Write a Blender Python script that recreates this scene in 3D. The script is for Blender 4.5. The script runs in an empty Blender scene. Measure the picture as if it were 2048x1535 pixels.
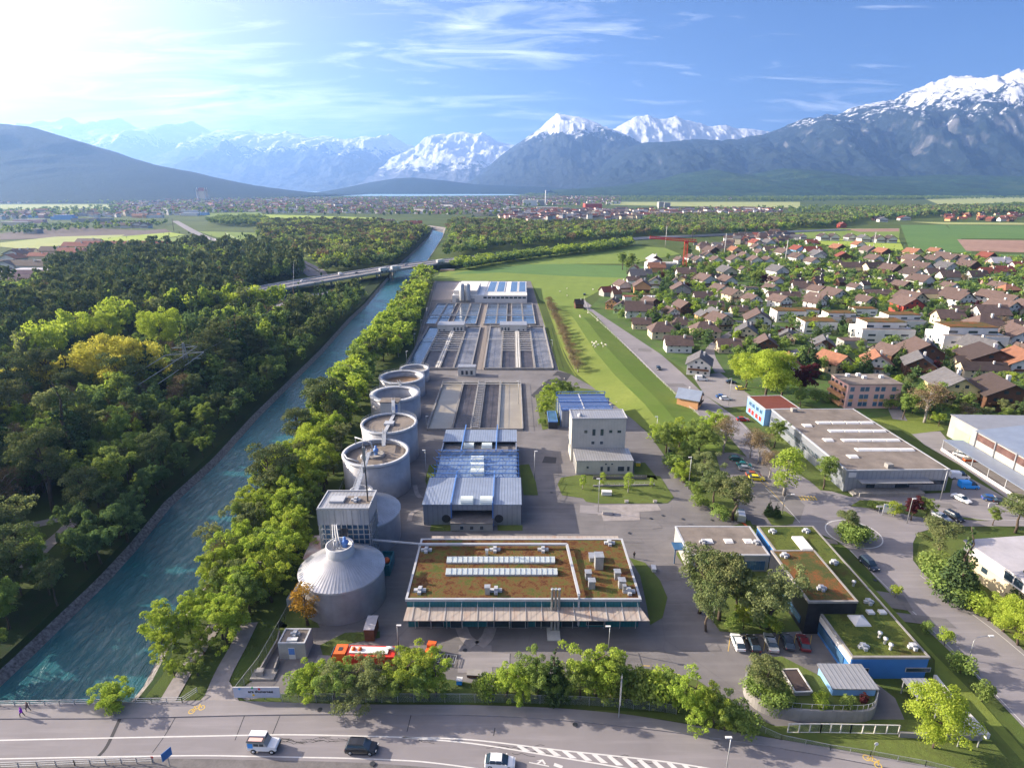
import bpy, bmesh, math, random
import numpy as np
from mathutils import Vector, Matrix, noise as mnoise
R = math.radians
rnd = random.Random(7)
SC = bpy.context.scene
COL = SC.collection
# ---------------------------------------------------------------- camera
HC, PITCH, F = 78.0, R(18.2), 1194.0
cam = bpy.data.cameras.new('camera'); camo = bpy.data.objects.new('camera', cam); COL.objects.link(camo)
camo.location = (0, 0, HC); camo.rotation_euler = (R(90) - PITCH, 0, 0)
cam.sensor_width = 36; cam.lens = F / 2048 * 36; cam.clip_start = 0.5; cam.clip_end = 200000
SC.camera = camo
# ---------------------------------------------------------------- light
SUN_EL, SUN_AZ = R(22), R(165)          # azimuth measured from +X towards +Y
sun = bpy.data.lights.new('sun', 'SUN'); sun.energy = 3.5; sun.angle = R(0.5); sun.color = (1.0, 0.87, 0.70)
suno = bpy.data.objects.new('sun', sun); COL.objects.link(suno)
sd = Vector((math.cos(SUN_AZ) * math.cos(SUN_EL), math.sin(SUN_AZ) * math.cos(SUN_EL), math.sin(SUN_EL)))
suno.rotation_euler = sd.to_track_quat('Z', 'Y').to_euler(); suno.location = (0, 0, 300)
EXPO = 2.26
vs = SC.view_settings
vs.view_transform = 'Standard'; vs.look = 'None'; vs.exposure = EXPO; vs.gamma = 1.0; vs.use_curve_mapping = False
SC.cycles.use_denoising = True
SC.cycles.max_bounces = 6; SC.cycles.diffuse_bounces = 4; SC.cycles.glossy_bounces = 2; SC.cycles.transmission_bounces = 3
SC.cycles.transparent_max_bounces = 4; SC.cycles.volume_bounces = 1
SC.cycles.sample_clamp_indirect = 8
W = bpy.data.worlds.new('World'); SC.world = W; W.use_nodes = True
nt = W.node_tree; nt.nodes.clear()
def N(nt, t, **k):
    n = nt.nodes.new(t)
    for a, b in k.items(): setattr(n, a, b)
    return n
def L(nt, a, b): nt.links.new(a, b)
def mth(nt, op, a, b=None, c=None, clamp=False):
    n = nt.nodes.new('ShaderNodeMath'); n.operation = op; n.use_clamp = clamp
    for i, v in enumerate((a, b, c)):
        if v is None: continue
        if isinstance(v, (int, float)): n.inputs[i].default_value = v
        else: nt.links.new(v, n.inputs[i])
    return n.outputs[0]
def mixc(nt, f, a, b, mode='MIX'):
    n = nt.nodes.new('ShaderNodeMix'); n.data_type = 'RGBA'; n.blend_type = mode
    for i, v in ((0, f), (6, a), (7, b)):
        if isinstance(v, (int, float)): n.inputs[i].default_value = v
        elif isinstance(v, tuple): n.inputs[i].default_value = (v + (1,))[:4]
        else: nt.links.new(v, n.inputs[i])
    return n.outputs[2]
def ramp(nt, f, stops, interp='LINEAR'):
    n = nt.nodes.new('ShaderNodeValToRGB'); cr = n.color_ramp; cr.interpolation = interp
    while len(cr.elements) < len(stops): cr.elements.new(0.5)
    for e, (p, c) in zip(cr.elements, stops):
        e.position = p; e.color = (c, c, c, 1) if isinstance(c, (int, float)) else (tuple(c) + (1,))[:4]
    nt.links.new(f, n.inputs[0]); return n.outputs[0]
sky = N(nt, 'ShaderNodeTexSky'); sky.sky_type = 'NISHITA'; sky.sun_disc = False
sky.sun_elevation = SUN_EL; sky.sun_rotation = R(90) - SUN_AZ
sky.altitude = 300; sky.air_density = 1.0; sky.dust_density = 0.6; sky.ozone_density = 2.5
tc = N(nt, 'ShaderNodeTexCoord'); sep = N(nt, 'ShaderNodeSeparateXYZ'); L(nt, tc.outputs['Generated'], sep.inputs[0])
zz = mth(nt, 'ADD', mth(nt, 'MAXIMUM', sep.outputs[2], 0.0), 0.12)
cx = mth(nt, 'DIVIDE', sep.outputs[0], zz); cy = mth(nt, 'DIVIDE', sep.outputs[1], zz)
comb = N(nt, 'ShaderNodeCombineXYZ'); L(nt, cx, comb.inputs[0]); L(nt, cy, comb.inputs[1])
mp = N(nt, 'ShaderNodeMapping'); mp.inputs['Rotation'].default_value = (0, 0, R(-33)); mp.inputs['Scale'].default_value = (0.9, 2.4, 1)
L(nt, comb.outputs[0], mp.inputs[0])
n1 = N(nt, 'ShaderNodeTexNoise'); n1.inputs['Scale'].default_value = 1.5; n1.inputs['Detail'].default_value = 9; n1.inputs['Roughness'].default_value = 0.66; n1.inputs['Distortion'].default_value = 0.9
L(nt, mp.outputs[0], n1.inputs['Vector'])
n2 = N(nt, 'ShaderNodeTexNoise'); n2.inputs['Scale'].default_value = 0.6; n2.inputs['Detail'].default_value = 3
L(nt, comb.outputs[0], n2.inputs['Vector'])
# more cirrus towards the west (left), fading to clear blue on the right
side = mth(nt, 'MULTIPLY_ADD', sep.outputs[0], -0.13, -0.02)
cl = mth(nt, 'ADD', mth(nt, 'ADD', n1.outputs[0], mth(nt, 'MULTIPLY', mth(nt, 'SUBTRACT', n2.outputs[0], 0.5), 0.75)), side)
clm = mth(nt, 'MULTIPLY', ramp(nt, cl, [(0.47, 0.0), (0.60, 0.35), (0.80, 1.0)]), 0.75)
# the sky's own lightness: brighter towards the sun
dt = N(nt, 'ShaderNodeVectorMath', operation='DOT_PRODUCT'); L(nt, tc.outputs['Generated'], dt.inputs[0]); dt.inputs[1].default_value = sd
glow = mth(nt, 'POWER', mth(nt, 'MAXIMUM', dt.outputs['Value'], 0.0), 13.0)
wide = mth(nt, 'POWER', mth(nt, 'MAXIMUM', dt.outputs['Value'], 0.0), 1.6, clamp=True)
blue = mixc(nt, 1.0, sky.outputs[0], mixc(nt, wide, (0.080, 0.148, 0.262), (0.115, 0.13, 0.155)), 'MULTIPLY')
whit = N(nt, 'ShaderNodeVectorMath', operation='SCALE'); whit.inputs[0].default_value = (6.2, 6.3, 6.6)
L(nt, mth(nt, 'MULTIPLY_ADD', glow, 1.6, 0.85), whit.inputs[3])
skc = mixc(nt, clm, blue, whit.outputs[0])
skc = mixc(nt, mth(nt, 'MULTIPLY', glow, 1.5, clamp=True), skc, (20, 18, 15.5))
wg = mth(nt, 'MULTIPLY', mth(nt, 'POWER', mth(nt, 'MAXIMUM', dt.outputs['Value'], 0.0), 4.0), 0.9, clamp=True)
skc = mixc(nt, wg, skc, (7.6, 5.9, 4.8))
bg = N(nt, 'ShaderNodeBackground'); bg.inputs[1].default_value = 0.105
wo = N(nt, 'ShaderNodeOutputWorld'); L(nt, skc, bg.inputs[0]); L(nt, bg.outputs[0], wo.inputs[0])
# ---------------------------------------------------------------- projection helpers (photo pixel -> ground point)
cP, sP = math.cos(PITCH), math.sin(PITCH)
def ray(px, py):
    u, v = (px - 1024) / F, (py - 767.5) / F
    return Vector((u, cP - v * sP, -sP - v * cP))
def g(px, py, z=0.0):
    d = ray(px, py); t = (z - HC) / d.z
    return Vector((d.x * t, d.y * t, z))
def at(px, py, Y):
    d = ray(px, py); t = Y / d.y
    return Vector((d.x * t, Y, HC + d.z * t))
def mpp(px, py, z=0.0):       # metres per photo pixel at that ground point
    d = ray(px, py); return (z - HC) / d.z / F
def proj(p):
    dx, dy, dz = p[0], p[1], p[2] - HC
    w = dy * cP - dz * sP; up = dy * sP + dz * cP
    return 1024 + F * dx / w, 767.5 - F * up / w
# ---------------------------------------------------------------- mesh builder
class MB:
    def __init__(s): s.v = []; s.f = []; s.m = []; s.sm = []
    def add(s, vs_, fs, mi=0, smooth=False):
        b = len(s.v); s.v += [tuple(p) for p in vs_]
        for f in fs: s.f.append(tuple(i + b for i in f)); s.m.append(mi); s.sm.append(smooth)
        return s
    def box(s, x0, x1, y0, y1, z0, z1, mi=0):
        return s.add([(x0,y0,z0),(x1,y0,z0),(x1,y1,z0),(x0,y1,z0),(x0,y0,z1),(x1,y0,z1),(x1,y1,z1),(x0,y1,z1)],
                     [(0,3,2,1),(4,5,6,7),(0,1,5,4),(1,2,6,5),(2,3,7,6),(3,0,4,7)], mi)
    def obox(s, c, sx, sy, sz, rz=0, mi=0):     # centred x,y ; z from c.z up
        ca, sa = math.cos(rz), math.sin(rz); v = []
        for z in (0, sz):
            for (x, y) in ((-sx/2,-sy/2),(sx/2,-sy/2),(sx/2,sy/2),(-sx/2,sy/2)):
                v.append((c[0] + x*ca - y*sa, c[1] + x*sa + y*ca, c[2] + z))
        return s.add(v, [(0,3,2,1),(4,5,6,7),(0,1,5,4),(1,2,6,5),(2,3,7,6),(3,0,4,7)], mi)
    def prism(s, poly, z0, z1, mi=0):           # convex-ish footprint, ccw
        n = len(poly); v = [(p[0], p[1], z0) for p in poly] + [(p[0], p[1], z1) for p in poly]
        return s.add(v, [tuple(range(n))[::-1], tuple(range(n, 2*n))] + [(i, (i+1) % n, n + (i+1) % n, n + i) for i in range(n)], mi)
    def lathe(s, prof, n=32, c=(0,0,0), mi=0, smooth=True, capb=False, capt=False):
        v = []; 
        for (r, z) in prof:
            for k in range(n):
                a = 2*math.pi*k/n; v.append((c[0] + r*math.cos(a), c[1] + r*math.sin(a), c[2] + z))
        f = []
        for j in range(len(prof) - 1):
            for k in range(n): f.append((j*n+k, j*n+(k+1)%n, (j+1)*n+(k+1)%n, (j+1)*n+k))
        s.add(v, f, mi, smooth)
        b = len(s.v) - len(v)
        if capb: s.f.append(tuple(b + k for k in range(n))[::-1]); s.m.append(mi); s.sm.append(False)
        if capt: s.f.append(tuple(b + (len(prof)-1)*n + k for k in range(n))); s.m.append(mi); s.sm.append(False)
        return s
    def tube(s, pts, r, n=6, mi=0, cap=True):
        pts = [Vector(p) for p in pts]; rs = r if isinstance(r, (list, tuple)) else [r]*len(pts); v = []
        for i, p in enumerate(pts):
            d = (pts[min(i+1, len(pts)-1)] - pts[max(i-1, 0)]).normalized()
            a = d.cross(Vector((0,0,1)) if abs(d.z) < 0.9 else Vector((1,0,0))).normalized(); b = d.cross(a)
            for k in range(n):
                t = 2*math.pi*k/n; v.append(p + (a*math.cos(t) + b*math.sin(t))*rs[i])
        f = [(j*n+k, j*n+(k+1)%n, (j+1)*n+(k+1)%n, (j+1)*n+k) for j in range(len(pts)-1) for k in range(n)]
        if cap: f += [tuple(range(n))[::-1], tuple((len(pts)-1)*n + k for k in range(n))]
        return s.add(v, f, mi, n > 5)
    def bar(s, a, b, w, h=None, mi=0):
        h = h or w; a = Vector(a); b = Vector(b); d = (b-a).normalized()
        x = d.cross(Vector((0,0,1)) if abs(d.z) < 0.95 else Vector((0,1,0))).normalized(); y = d.cross(x)
        v = [p + x*i*w/2 + y*j*h/2 for p in (a, b) for (i, j) in ((-1,-1),(1,-1),(1,1),(-1,1))]
        return s.add(v, [(0,3,2,1),(4,5,6,7),(0,1,5,4),(1,2,6,5),(2,3,7,6),(3,0,4,7)], mi)
    def data(s, name, mats):
        me = bpy.data.meshes.new(name); me.from_pydata(s.v, [], s.f)
        for m in (mats if isinstance(mats, (list, tuple)) else [mats]): me.materials.append(m)
        me.polygons.foreach_set('material_index', s.m); me.polygons.foreach_set('use_smooth', s.sm)
        me.validate(); me.update(); return me
    def build(s, name, mats, parent=None, loc=None, rz=0):
        o = bpy.data.objects.new(name, s.data(name, mats)); COL.objects.link(o)
        if parent: o.parent = parent
        if loc is not None: o.location = loc
        if rz: o.rotation_euler = (0, 0, rz)
        return o
def tag(o, label=None, cat=None, group=None, kind=None):
    if label: o['label'] = label
    if cat: o['category'] = cat
    if group: o['group'] = group
    if kind: o['kind'] = kind
    return o
def empty(name, loc, rz=0, label=None, cat=None, group=None):
    o = bpy.data.objects.new(name, None); COL.objects.link(o); o.location = loc; o.rotation_euler = (0, 0, rz)
    o.empty_display_size = 0.5
    return tag(o, label, cat, group)
KIDS = {}
def copy_tree(o, parent=None, top=True):
    c = o.copy(); COL.objects.link(c)
    if parent: c.parent = parent
    for ch in list(o.children): copy_tree(ch, c, False)
    return c
def setmat(o, i, m):
    o.material_slots[i].link = 'OBJECT'; o.material_slots[i].material = m
# ---------------------------------------------------------------- materials
def newmat(name):
    m = bpy.data.materials.new(name); m.use_nodes = True; t = m.node_tree; b = t.nodes['Principled BSDF']; return m, t, b
def coords(t, kind='Object'):
    if kind == 'World':
        return N(t, 'ShaderNodeNewGeometry').outputs['Position']
    return N(t, 'ShaderNodeTexCoord').outputs[kind]
def noisen(t, vec, scale, detail=4, rough=0.55, dist=0.0):
    n = N(t, 'ShaderNodeTexNoise'); n.inputs['Scale'].default_value = scale; n.inputs['Detail'].default_value = detail
    n.inputs['Roughness'].default_value = rough; n.inputs['Distortion'].default_value = dist; L(t, vec, n.inputs['Vector']); return n.outputs[0]
def mscale(t, vec, sc, rot=(0,0,0)):
    m = N(t, 'ShaderNodeMapping'); m.inputs['Scale'].default_value = sc; m.inputs['Rotation'].default_value = rot; L(t, vec, m.inputs[0]); return m.outputs[0]
def bump(t, b, h, strength=0.3, dist=0.1):
    n = N(t, 'ShaderNodeBump'); n.inputs['Strength'].default_value = strength; n.inputs['Distance'].default_value = dist
    L(t, h, n.inputs['Height']); L(t, n.outputs[0], b.inputs['Normal'])
def mat_plain(name, c, rough=0.7, var=0.25, scale=0.5, metal=0.0, c2=None, spec=0.3, stain=0.0, bmp=0.0):
    m, t, b = newmat(name); v = coords(t, 'World')
    f = noisen(t, v, scale, 6, 0.62)
    lo = tuple(x*(1-var) for x in c) if c2 is None else c2; hi = tuple(min(1, x*(1+var*0.6)) for x in c) if c2 is None else c
    col = mixc(t, ramp(t, f, [(0.3, 0), (0.7, 1)]), lo, hi)
    if stain:
        g2 = noisen(t, mscale(t, v, (1, 1, 0.18)), scale*5, 4)
        col = mixc(t, mth(t, 'MULTIPLY', ramp(t, g2, [(0.45, 0), (0.75, 1)]), stain), col, tuple(x*0.45 for x in c))
    L(t, col, b.inputs['Base Color']); b.inputs['Roughness'].default_value = rough; b.inputs['Metallic'].default_value = metal
    b.inputs['Specular IOR Level'].default_value = spec
    if bmp: bump(t, b, noisen(t, v, scale*8, 3), bmp, 0.05)
    return m
def mat_ribs(name, c, pitch=0.35, axis=0, rough=0.38, metal=0.6, var=0.2, depth=0.05, line=0.55, rust=None, sheet=0):
    m, t, b = newmat(name); v = coords(t, 'Object'); s_ = N(t, 'ShaderNodeSeparateXYZ'); L(t, v, s_.inputs[0])
    x = mth(t, 'FRACT', mth(t, 'DIVIDE', s_.outputs[axis], pitch))
    rib = ramp(t, x, [(0.0, 1.0), (0.18, 0.0), (0.78, 0.0), (1.0, 1.0)])
    f = noisen(t, coords(t, 'World'), 0.35, 7, 0.65)
    col = mixc(t, ramp(t, f, [(0.3, 0), (0.72, 1)]), tuple(k*(1-var) for k in c), c)
    col = mixc(t, mth(t, 'MULTIPLY', rib, line), col, tuple(k*0.42 for k in c))
    if sheet:
        cell = N(t, 'ShaderNodeTexWhiteNoise'); cell.noise_dimensions = '1D'
        L(t, mth(t, 'FLOOR', mth(t, 'DIVIDE', s_.outputs[axis], sheet)), cell.inputs['W'])
        col = mixc(t, mth(t, 'MULTIPLY', cell.outputs[0], 0.35), col, tuple(k*0.6 for k in c))
    if rust:
        r2 = noisen(t, mscale(t, coords(t, 'World'), (1, 0.3, 1)), 0.45, 6)
        col = mixc(t, mth(t, 'MULTIPLY', ramp(t, r2, [(0.5, 0), (0.68, 1)]), 0.55), col, rust)
    L(t, col, b.inputs['Base Color']); b.inputs['Roughness'].default_value = rough; b.inputs['Metallic'].default_value = metal
    bump(t, b, rib, 0.6, depth); return m
def mat_grass(name, c1, c2, c3, s1=0.05, s2=0.9, stripes=0, bmp=0.6):
    m, t, b = newmat(name); v = coords(t, 'World')
    f1 = noisen(t, v, s1, 5, 0.6); f2 = noisen(t, v, s2, 5, 0.7)
    col = mixc(t, ramp(t, f1, [(0.35, 0), (0.65, 1)]), c1, c2)
    col = mixc(t, mth(t, 'MULTIPLY', ramp(t, f2, [(0.42, 0), (0.72, 1)]), 0.7), col, c3)
    if stripes:
        sp = N(t, 'ShaderNodeSeparateXYZ'); L(t, mscale(t, v, (1, 1, 1), (0, 0, R(stripes))), sp.inputs[0])
        w = mth(t, 'SINE', mth(t, 'MULTIPLY', sp.outputs[0], 0.55))
        col = mixc(t, mth(t, 'MULTIPLY_ADD', w, 0.08, 0.08), col, c3)
    L(t, col, b.inputs['Base Color']); b.inputs['Roughness'].default_value = 0.95; b.inputs['Specular IOR Level'].default_value = 0.12
    if bmp: bump(t, b, noisen(t, v, 3.5, 4, 0.8), bmp, 0.25)
    return m
def mat_asphalt(name, c, light=0.25, cracks=True):
    m, t, b = newmat(name); v = coords(t, 'World')
    f1 = noisen(t, v, 0.09, 6, 0.6, 0.3); f2 = noisen(t, v, 12, 2)
    col = mixc(t, ramp(t, f1, [(0.3, 0), (0.7, 1)]), tuple(x*(1-light) for x in c), tuple(x*(1+light) for x in c))
    col = mixc(t, mth(t, 'MULTIPLY', f2, 0.25), col, tuple(x*0.6 for x in c))
    st = noisen(t, mscale(t, v, (0.06, 0.9, 1)), 1.0, 4)
    col = mixc(t, mth(t, 'MULTIPLY', ramp(t, st, [(0.5, 0), (0.7, 1)]), 0.3), col, tuple(x*1.5 for x in c))
    if cracks:
        vo = N(t, 'ShaderNodeTexVoronoi'); vo.feature = 'DISTANCE_TO_EDGE'; vo.inputs['Scale'].default_value = 0.075
        L(t, mixc(t, 0.06, v, N(t, 'ShaderNodeTexNoise').outputs[1]), vo.inputs['Vector'])
        ck = ramp(t, vo.outputs[0], [(0.0, 1.0), (0.006, 0.0)])
        col = mixc(t, mth(t, 'MULTIPLY', ck, 0.22), col, tuple(x*0.35 for x in c))
    L(t, col, b.inputs['Base Color']); b.inputs['Roughness'].default_value = 0.88; b.inputs['Specular IOR Level'].default_value = 0.25
    return m
def mat_sedum(name, pal, s=0.28):
    m, t, b = newmat(name); v = coords(t, 'World')
    f1 = noisen(t, v, s, 8, 0.72, 0.6); f2 = noisen(t, v, s*0.32, 4); f3 = noisen(t, v, 3.2, 4, 0.8)
    col = ramp(t, mth(t, 'MULTIPLY_ADD', f3, 0.25, mth(t, 'MULTIPLY_ADD', f2, 0.35, mth(t, 'MULTIPLY', f1, 0.5))), [(0.47, pal[0]), (0.525, pal[1]), (0.57, pal[2]), (0.615, pal[3])])
    L(t, col, b.inputs['Base Color']); b.inputs['Roughness'].default_value = 0.95; b.inputs['Specular IOR Level'].default_value = 0.1
    bump(t, b, f3, 0.7, 0.12); return m
def mat_leaf(name, c1, c2, trans=0.4, rv=0.5):
    m = bpy.data.materials.new(name); m.use_nodes = True; t = m.node_tree; t.nodes.clear()
    ge = N(t, 'ShaderNodeNewGeometry'); oi = N(t, 'ShaderNodeObjectInfo')
    isl = ge.outputs['Random Per Island']
    v = mscale(t, coords(t, 'Object'), (1, 1, 1))
    cl = noisen(t, v, 0.55, 2)
    f = mth(t, 'MULTIPLY_ADD', isl, 0.55, mth(t, 'MULTIPLY', ramp(t, cl, [(0.35, 0), (0.65, 1)]), 0.45))
    col = mixc(t, f, c1, c2)
    col = mixc(t, mth(t, 'MULTIPLY', oi.outputs['Random'], rv), col, mixc(t, f, tuple(x*0.7 for x in c1), (c2[0]*1.05, c2[1]*0.8, c2[2]*0.85)))
    d = N(t, 'ShaderNodeBsdfDiffuse'); tr = N(t, 'ShaderNodeBsdfTranslucent'); mx = N(t, 'ShaderNodeMixShader'); mx.inputs[0].default_value = trans
    L(t, col, d.inputs[0]); L(t, mixc(t, 0.5, col, mixc(t, 1.0, col, (1.25, 1.25, 0.7), 'MULTIPLY')), tr.inputs[0])
    L(t, d.outputs[0], mx.inputs[1]); L(t, tr.outputs[0], mx.inputs[2])
    o = N(t, 'ShaderNodeOutputMaterial'); L(t, mx.outputs[0], o.inputs[0]); return m
def mat_glass(name, c=(0.03, 0.05, 0.07), rough=0.08, spec=0.8):
    return mat_plain(name, c, rough, 0.3, 0.3, 0.0, None, spec)
M = {}
M['asphalt'] = mat_asphalt('asphalt', (0.155, 0.146, 0.148))
M['asphalt_road'] = mat_asphalt('road_asphalt', (0.215, 0.20, 0.21), 0.12, False)
M['asphalt_pale'] = mat_asphalt('pale_asphalt', (0.225, 0.21, 0.215), 0.15, False)
M['asphalt_dark'] = mat_asphalt('dark_asphalt', (0.05, 0.05, 0.055), 0.2)
M['gravel'] = mat_plain('gravel', (0.22, 0.19, 0.17), 0.95, 0.35, 1.2, bmp=0.5)
M['path'] = mat_plain('footpath', (0.27, 0.245, 0.24), 0.95, 0.2, 0.7)
M['ground'] = mat_grass('valley_ground', (0.05, 0.08, 0.02), (0.085, 0.12, 0.03), (0.065, 0.07, 0.028), 0.012, 0.2)
M['lawn'] = mat_grass('lawn', (0.075, 0.11, 0.028), (0.125, 0.16, 0.04), (0.09, 0.10, 0.035), 0.06, 0.8)
M['meadow'] = mat_grass('meadow', (0.12, 0.19, 0.032), (0.16, 0.22, 0.045), (0.12, 0.15, 0.04), 0.03, 0.5)
M['dike_grass'] = mat_grass('dike_grass', (0.125, 0.17, 0.035), (0.18, 0.215, 0.05), (0.12, 0.15, 0.035), 0.04, 0.7)
M['field_green'] = mat_grass('green_field', (0.15, 0.21, 0.045), (0.19, 0.25, 0.055), (0.12, 0.17, 0.04), 0.01, 0.08, 12, 0)
M['field_deep'] = mat_grass('deep_green_field', (0.09, 0.17, 0.05), (0.11, 0.19, 0.055), (0.08, 0.14, 0.045), 0.01, 0.08, -30, 0)
M['field_pale'] = mat_grass('pale_field', (0.30, 0.33, 0.12), (0.36, 0.36, 0.16), (0.22, 0.28, 0.10), 0.01, 0.06, 25, 0)
M['field_yellow'] = mat_grass('yellow_green_field', (0.25, 0.33, 0.05), (0.32, 0.38, 0.07), (0.2, 0.27, 0.05), 0.02, 0.1, 5, 0)
M['field_brown'] = mat_grass('ploughed_field', (0.27, 0.17, 0.13), (0.33, 0.22, 0.17), (0.22, 0.14, 0.11), 0.01, 0.07, 40, 0)
M['field_dark'] = mat_grass('dark_ploughed_field', (0.12, 0.095, 0.085), (0.15, 0.12, 0.105), (0.10, 0.08, 0.07), 0.01, 0.07, 60, 0)
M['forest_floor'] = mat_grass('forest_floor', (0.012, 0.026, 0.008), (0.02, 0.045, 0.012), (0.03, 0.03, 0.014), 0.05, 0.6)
M['concrete'] = mat_plain('concrete', (0.28, 0.265, 0.25), 0.85, 0.2, 0.35, stain=0.3)
M['concrete_pale'] = mat_plain('pale_concrete', (0.58, 0.56, 0.52), 0.8, 0.12, 0.3, stain=0.2)
M['concrete_dark'] = mat_plain('dark_concrete', (0.15, 0.14, 0.14), 0.9, 0.25, 0.5, stain=0.4)
M['riprap'] = mat_plain('bank_stones', (0.19, 0.175, 0.17), 0.95, 0.75, 1.6, bmp=1.0)
M['white'] = mat_plain('white_paint', (0.62, 0.61, 0.60), 0.55, 0.06, 0.4)
M['white_wall'] = mat_plain('white_plaster', (0.66, 0.63, 0.60), 0.85, 0.1, 0.3, stain=0.08)
M['cream_wall'] = mat_plain('cream_plaster', (0.62, 0.52, 0.36), 0.85, 0.12, 0.3, stain=0.1)
M['yellow_wall'] = mat_plain('yellow_plaster', (0.65, 0.54, 0.25), 0.85, 0.1, 0.3)
M['orange_wall'] = mat_plain('orange_plaster', (0.62, 0.33, 0.16), 0.85, 0.1, 0.3)
M['grey_wall'] = mat_plain('grey_plaster', (0.33, 0.32, 0.30), 0.85, 0.15, 0.3)
M['pink_wall'] = mat_plain('pink_plaster', (0.68, 0.42, 0.38), 0.85, 0.08, 0.3)
M['wood_wall'] = mat_plain('brown_timber', (0.12, 0.06, 0.035), 0.85, 0.3, 0.8)
M['red_wall'] = mat_plain('red_plaster', (0.42, 0.07, 0.05), 0.8, 0.2, 0.4)
M['blue_wall'] = mat_plain('light_blue_wall', (0.20, 0.38, 0.66), 0.6, 0.12, 0.3)
M['deep_blue'] = mat_plain('deep_blue_wall', (0.045, 0.17, 0.44), 0.55, 0.12, 0.3)
M['green_wall'] = mat_plain('pale_green_wall', (0.36, 0.48, 0.25), 0.7, 0.1, 0.4)
M['black_wall'] = mat_plain('black_cladding', (0.018, 0.02, 0.026), 0.5, 0.4, 1.0)
def mat_tiles(name, c, pitch=0.34):
    m, t, b = newmat(name); v = coords(t, 'Object'); s_ = N(t, 'ShaderNodeSeparateXYZ'); L(t, v, s_.inputs[0])
    row = mth(t, 'FRACT', mth(t, 'DIVIDE', s_.outputs[2], pitch*0.6)); f = noisen(t, coords(t, 'World'), 0.7, 5, 0.65)
    oi = N(t, 'ShaderNodeObjectInfo')
    col = mixc(t, ramp(t, f, [(0.3, 0), (0.7, 1)]), tuple(x*0.7 for x in c), tuple(x*1.2 for x in c))
    col = mixc(t, mth(t, 'MULTIPLY', oi.outputs['Random'], 0.5), col, tuple(x*0.62 for x in c))
    col = mixc(t, mth(t, 'MULTIPLY', ramp(t, row, [(0, 1), (0.25, 0)]), 0.4), col, tuple(x*0.4 for x in c))
    L(t, col, b.inputs['Base Color']); b.inputs['Roughness'].default_value = 0.8; b.inputs['Specular IOR Level'].default_value = 0.25
    return m
M['tile_brown'] = mat_tiles('brown_roof_tiles', (0.13, 0.09, 0.078))
M['tile_orange'] = mat_tiles('orange_roof_tiles', (0.27, 0.125, 0.075))
M['tile_red'] = mat_tiles('red_roof_tiles', (0.22, 0.065, 0.045))
M['tile_grey'] = mat_tiles('grey_roof_slate', (0.13, 0.125, 0.13))
M['tile_dark'] = mat_tiles('dark_roof_tiles', (0.075, 0.055, 0.05))
M['gravel_roof'] = mat_plain('gravel_roof', (0.20, 0.17, 0.148), 0.95, 0.32, 0.22, stain=0.25)
M['membrane'] = mat_plain('pale_roof_sheet', (0.40, 0.38, 0.40), 0.7, 0.12, 0.25, stain=0.15)
M['sedum'] = mat_sedum('sedum_roof', [(0.07,0.028,0.015), (0.13,0.062,0.026), (0.12,0.09,0.032), (0.07,0.09,0.022)], 0.95)
M['sedum_green'] = mat_sedum('green_sedum', [(0.075,0.065,0.022), (0.07,0.09,0.022), (0.11,0.13,0.03), (0.05,0.075,0.02)], 0.35)
M['sedum_orange'] = mat_sedum('orange_sedum', [(0.20,0.075,0.03), (0.15,0.075,0.03), (0.10,0.08,0.03), (0.06,0.075,0.025)], 0.5)
M['roof_blue'] = mat_ribs('blue_grey_ribbed_roof', (0.31, 0.36, 0.45), 0.7, 0, 0.42, 0.35)
M['roof_pale'] = mat_ribs('pale_ribbed_roof', (0.40, 0.40, 0.41), 0.75, 0, 0.4, 0.35)
M['clad'] = mat_ribs('silver_cladding', (0.36, 0.39, 0.45), 1.2, 0, 0.4, 0.45, 0.2, 0.02, 0.35)
M['tank_clad'] = mat_ribs('tank_cladding', (0.36, 0.36, 0.385), 2.4, 0, 0.45, 0.25, 0.3, 0.02, 0.12)
M['cone_metal'] = mat_plain('seamed_metal', (0.47, 0.47, 0.49), 0.35, 0.16, 0.5, 0.55, None, 0.5)
M['white_metal'] = mat_plain('white_metal', (0.40, 0.41, 0.43), 0.4, 0.12, 0.5)
M['grey_metal'] = mat_plain('grey_metal', (0.33, 0.34, 0.36), 0.4, 0.2, 0.8, 0.5)
M['galv'] = mat_plain('galvanised_steel', (0.42, 0.43, 0.44), 0.45, 0.2, 1.0, 0.5)
M['dark_metal'] = mat_plain('dark_metal', (0.05, 0.055, 0.065), 0.5, 0.3, 1.0, 0.3)
M['steel_blue'] = mat_plain('blue_steel', (0.10, 0.22, 0.52), 0.45, 0.15, 0.6)
M['teal'] = mat_ribs('teal_cladding', (0.03, 0.19, 0.23), 0.6, 0, 0.45, 0.1, 0.25, 0.03, 0.4)
M['canopy'] = mat_ribs('stained_canopy', (0.42, 0.36, 0.31), 1.0, 0, 0.55, 0.0, 0.2, 0.02, 0.35, (0.30, 0.16, 0.09))
M['poly'] = mat_plain('translucent_polycarbonate', (0.60, 0.66, 0.64), 0.3, 0.1, 0.8)
M['glass'] = mat_glass('dark_glass')
M['glass_blue'] = mat_glass('blue_glass', (0.05, 0.12, 0.22))
M['roof_mid'] = mat_ribs('blue_tinted_roof', (0.22, 0.30, 0.44), 0.9, 0, 0.35, 0.3)
M['solar'] = mat_ribs('solar_panels', (0.09, 0.13, 0.26), 1.0, 0, 0.2, 0.1, 0.15, 0.01, 0.0)
M['red'] = mat_plain('red_paint', (0.62, 0.045, 0.03), 0.4, 0.1, 1.0)
M['orange'] = mat_plain('orange_paint', (0.72, 0.13, 0.03), 0.4, 0.1, 1.0)
M['yellow'] = mat_plain('yellow_paint', (0.75, 0.55, 0.03), 0.4, 0.1, 1.0)
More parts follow.
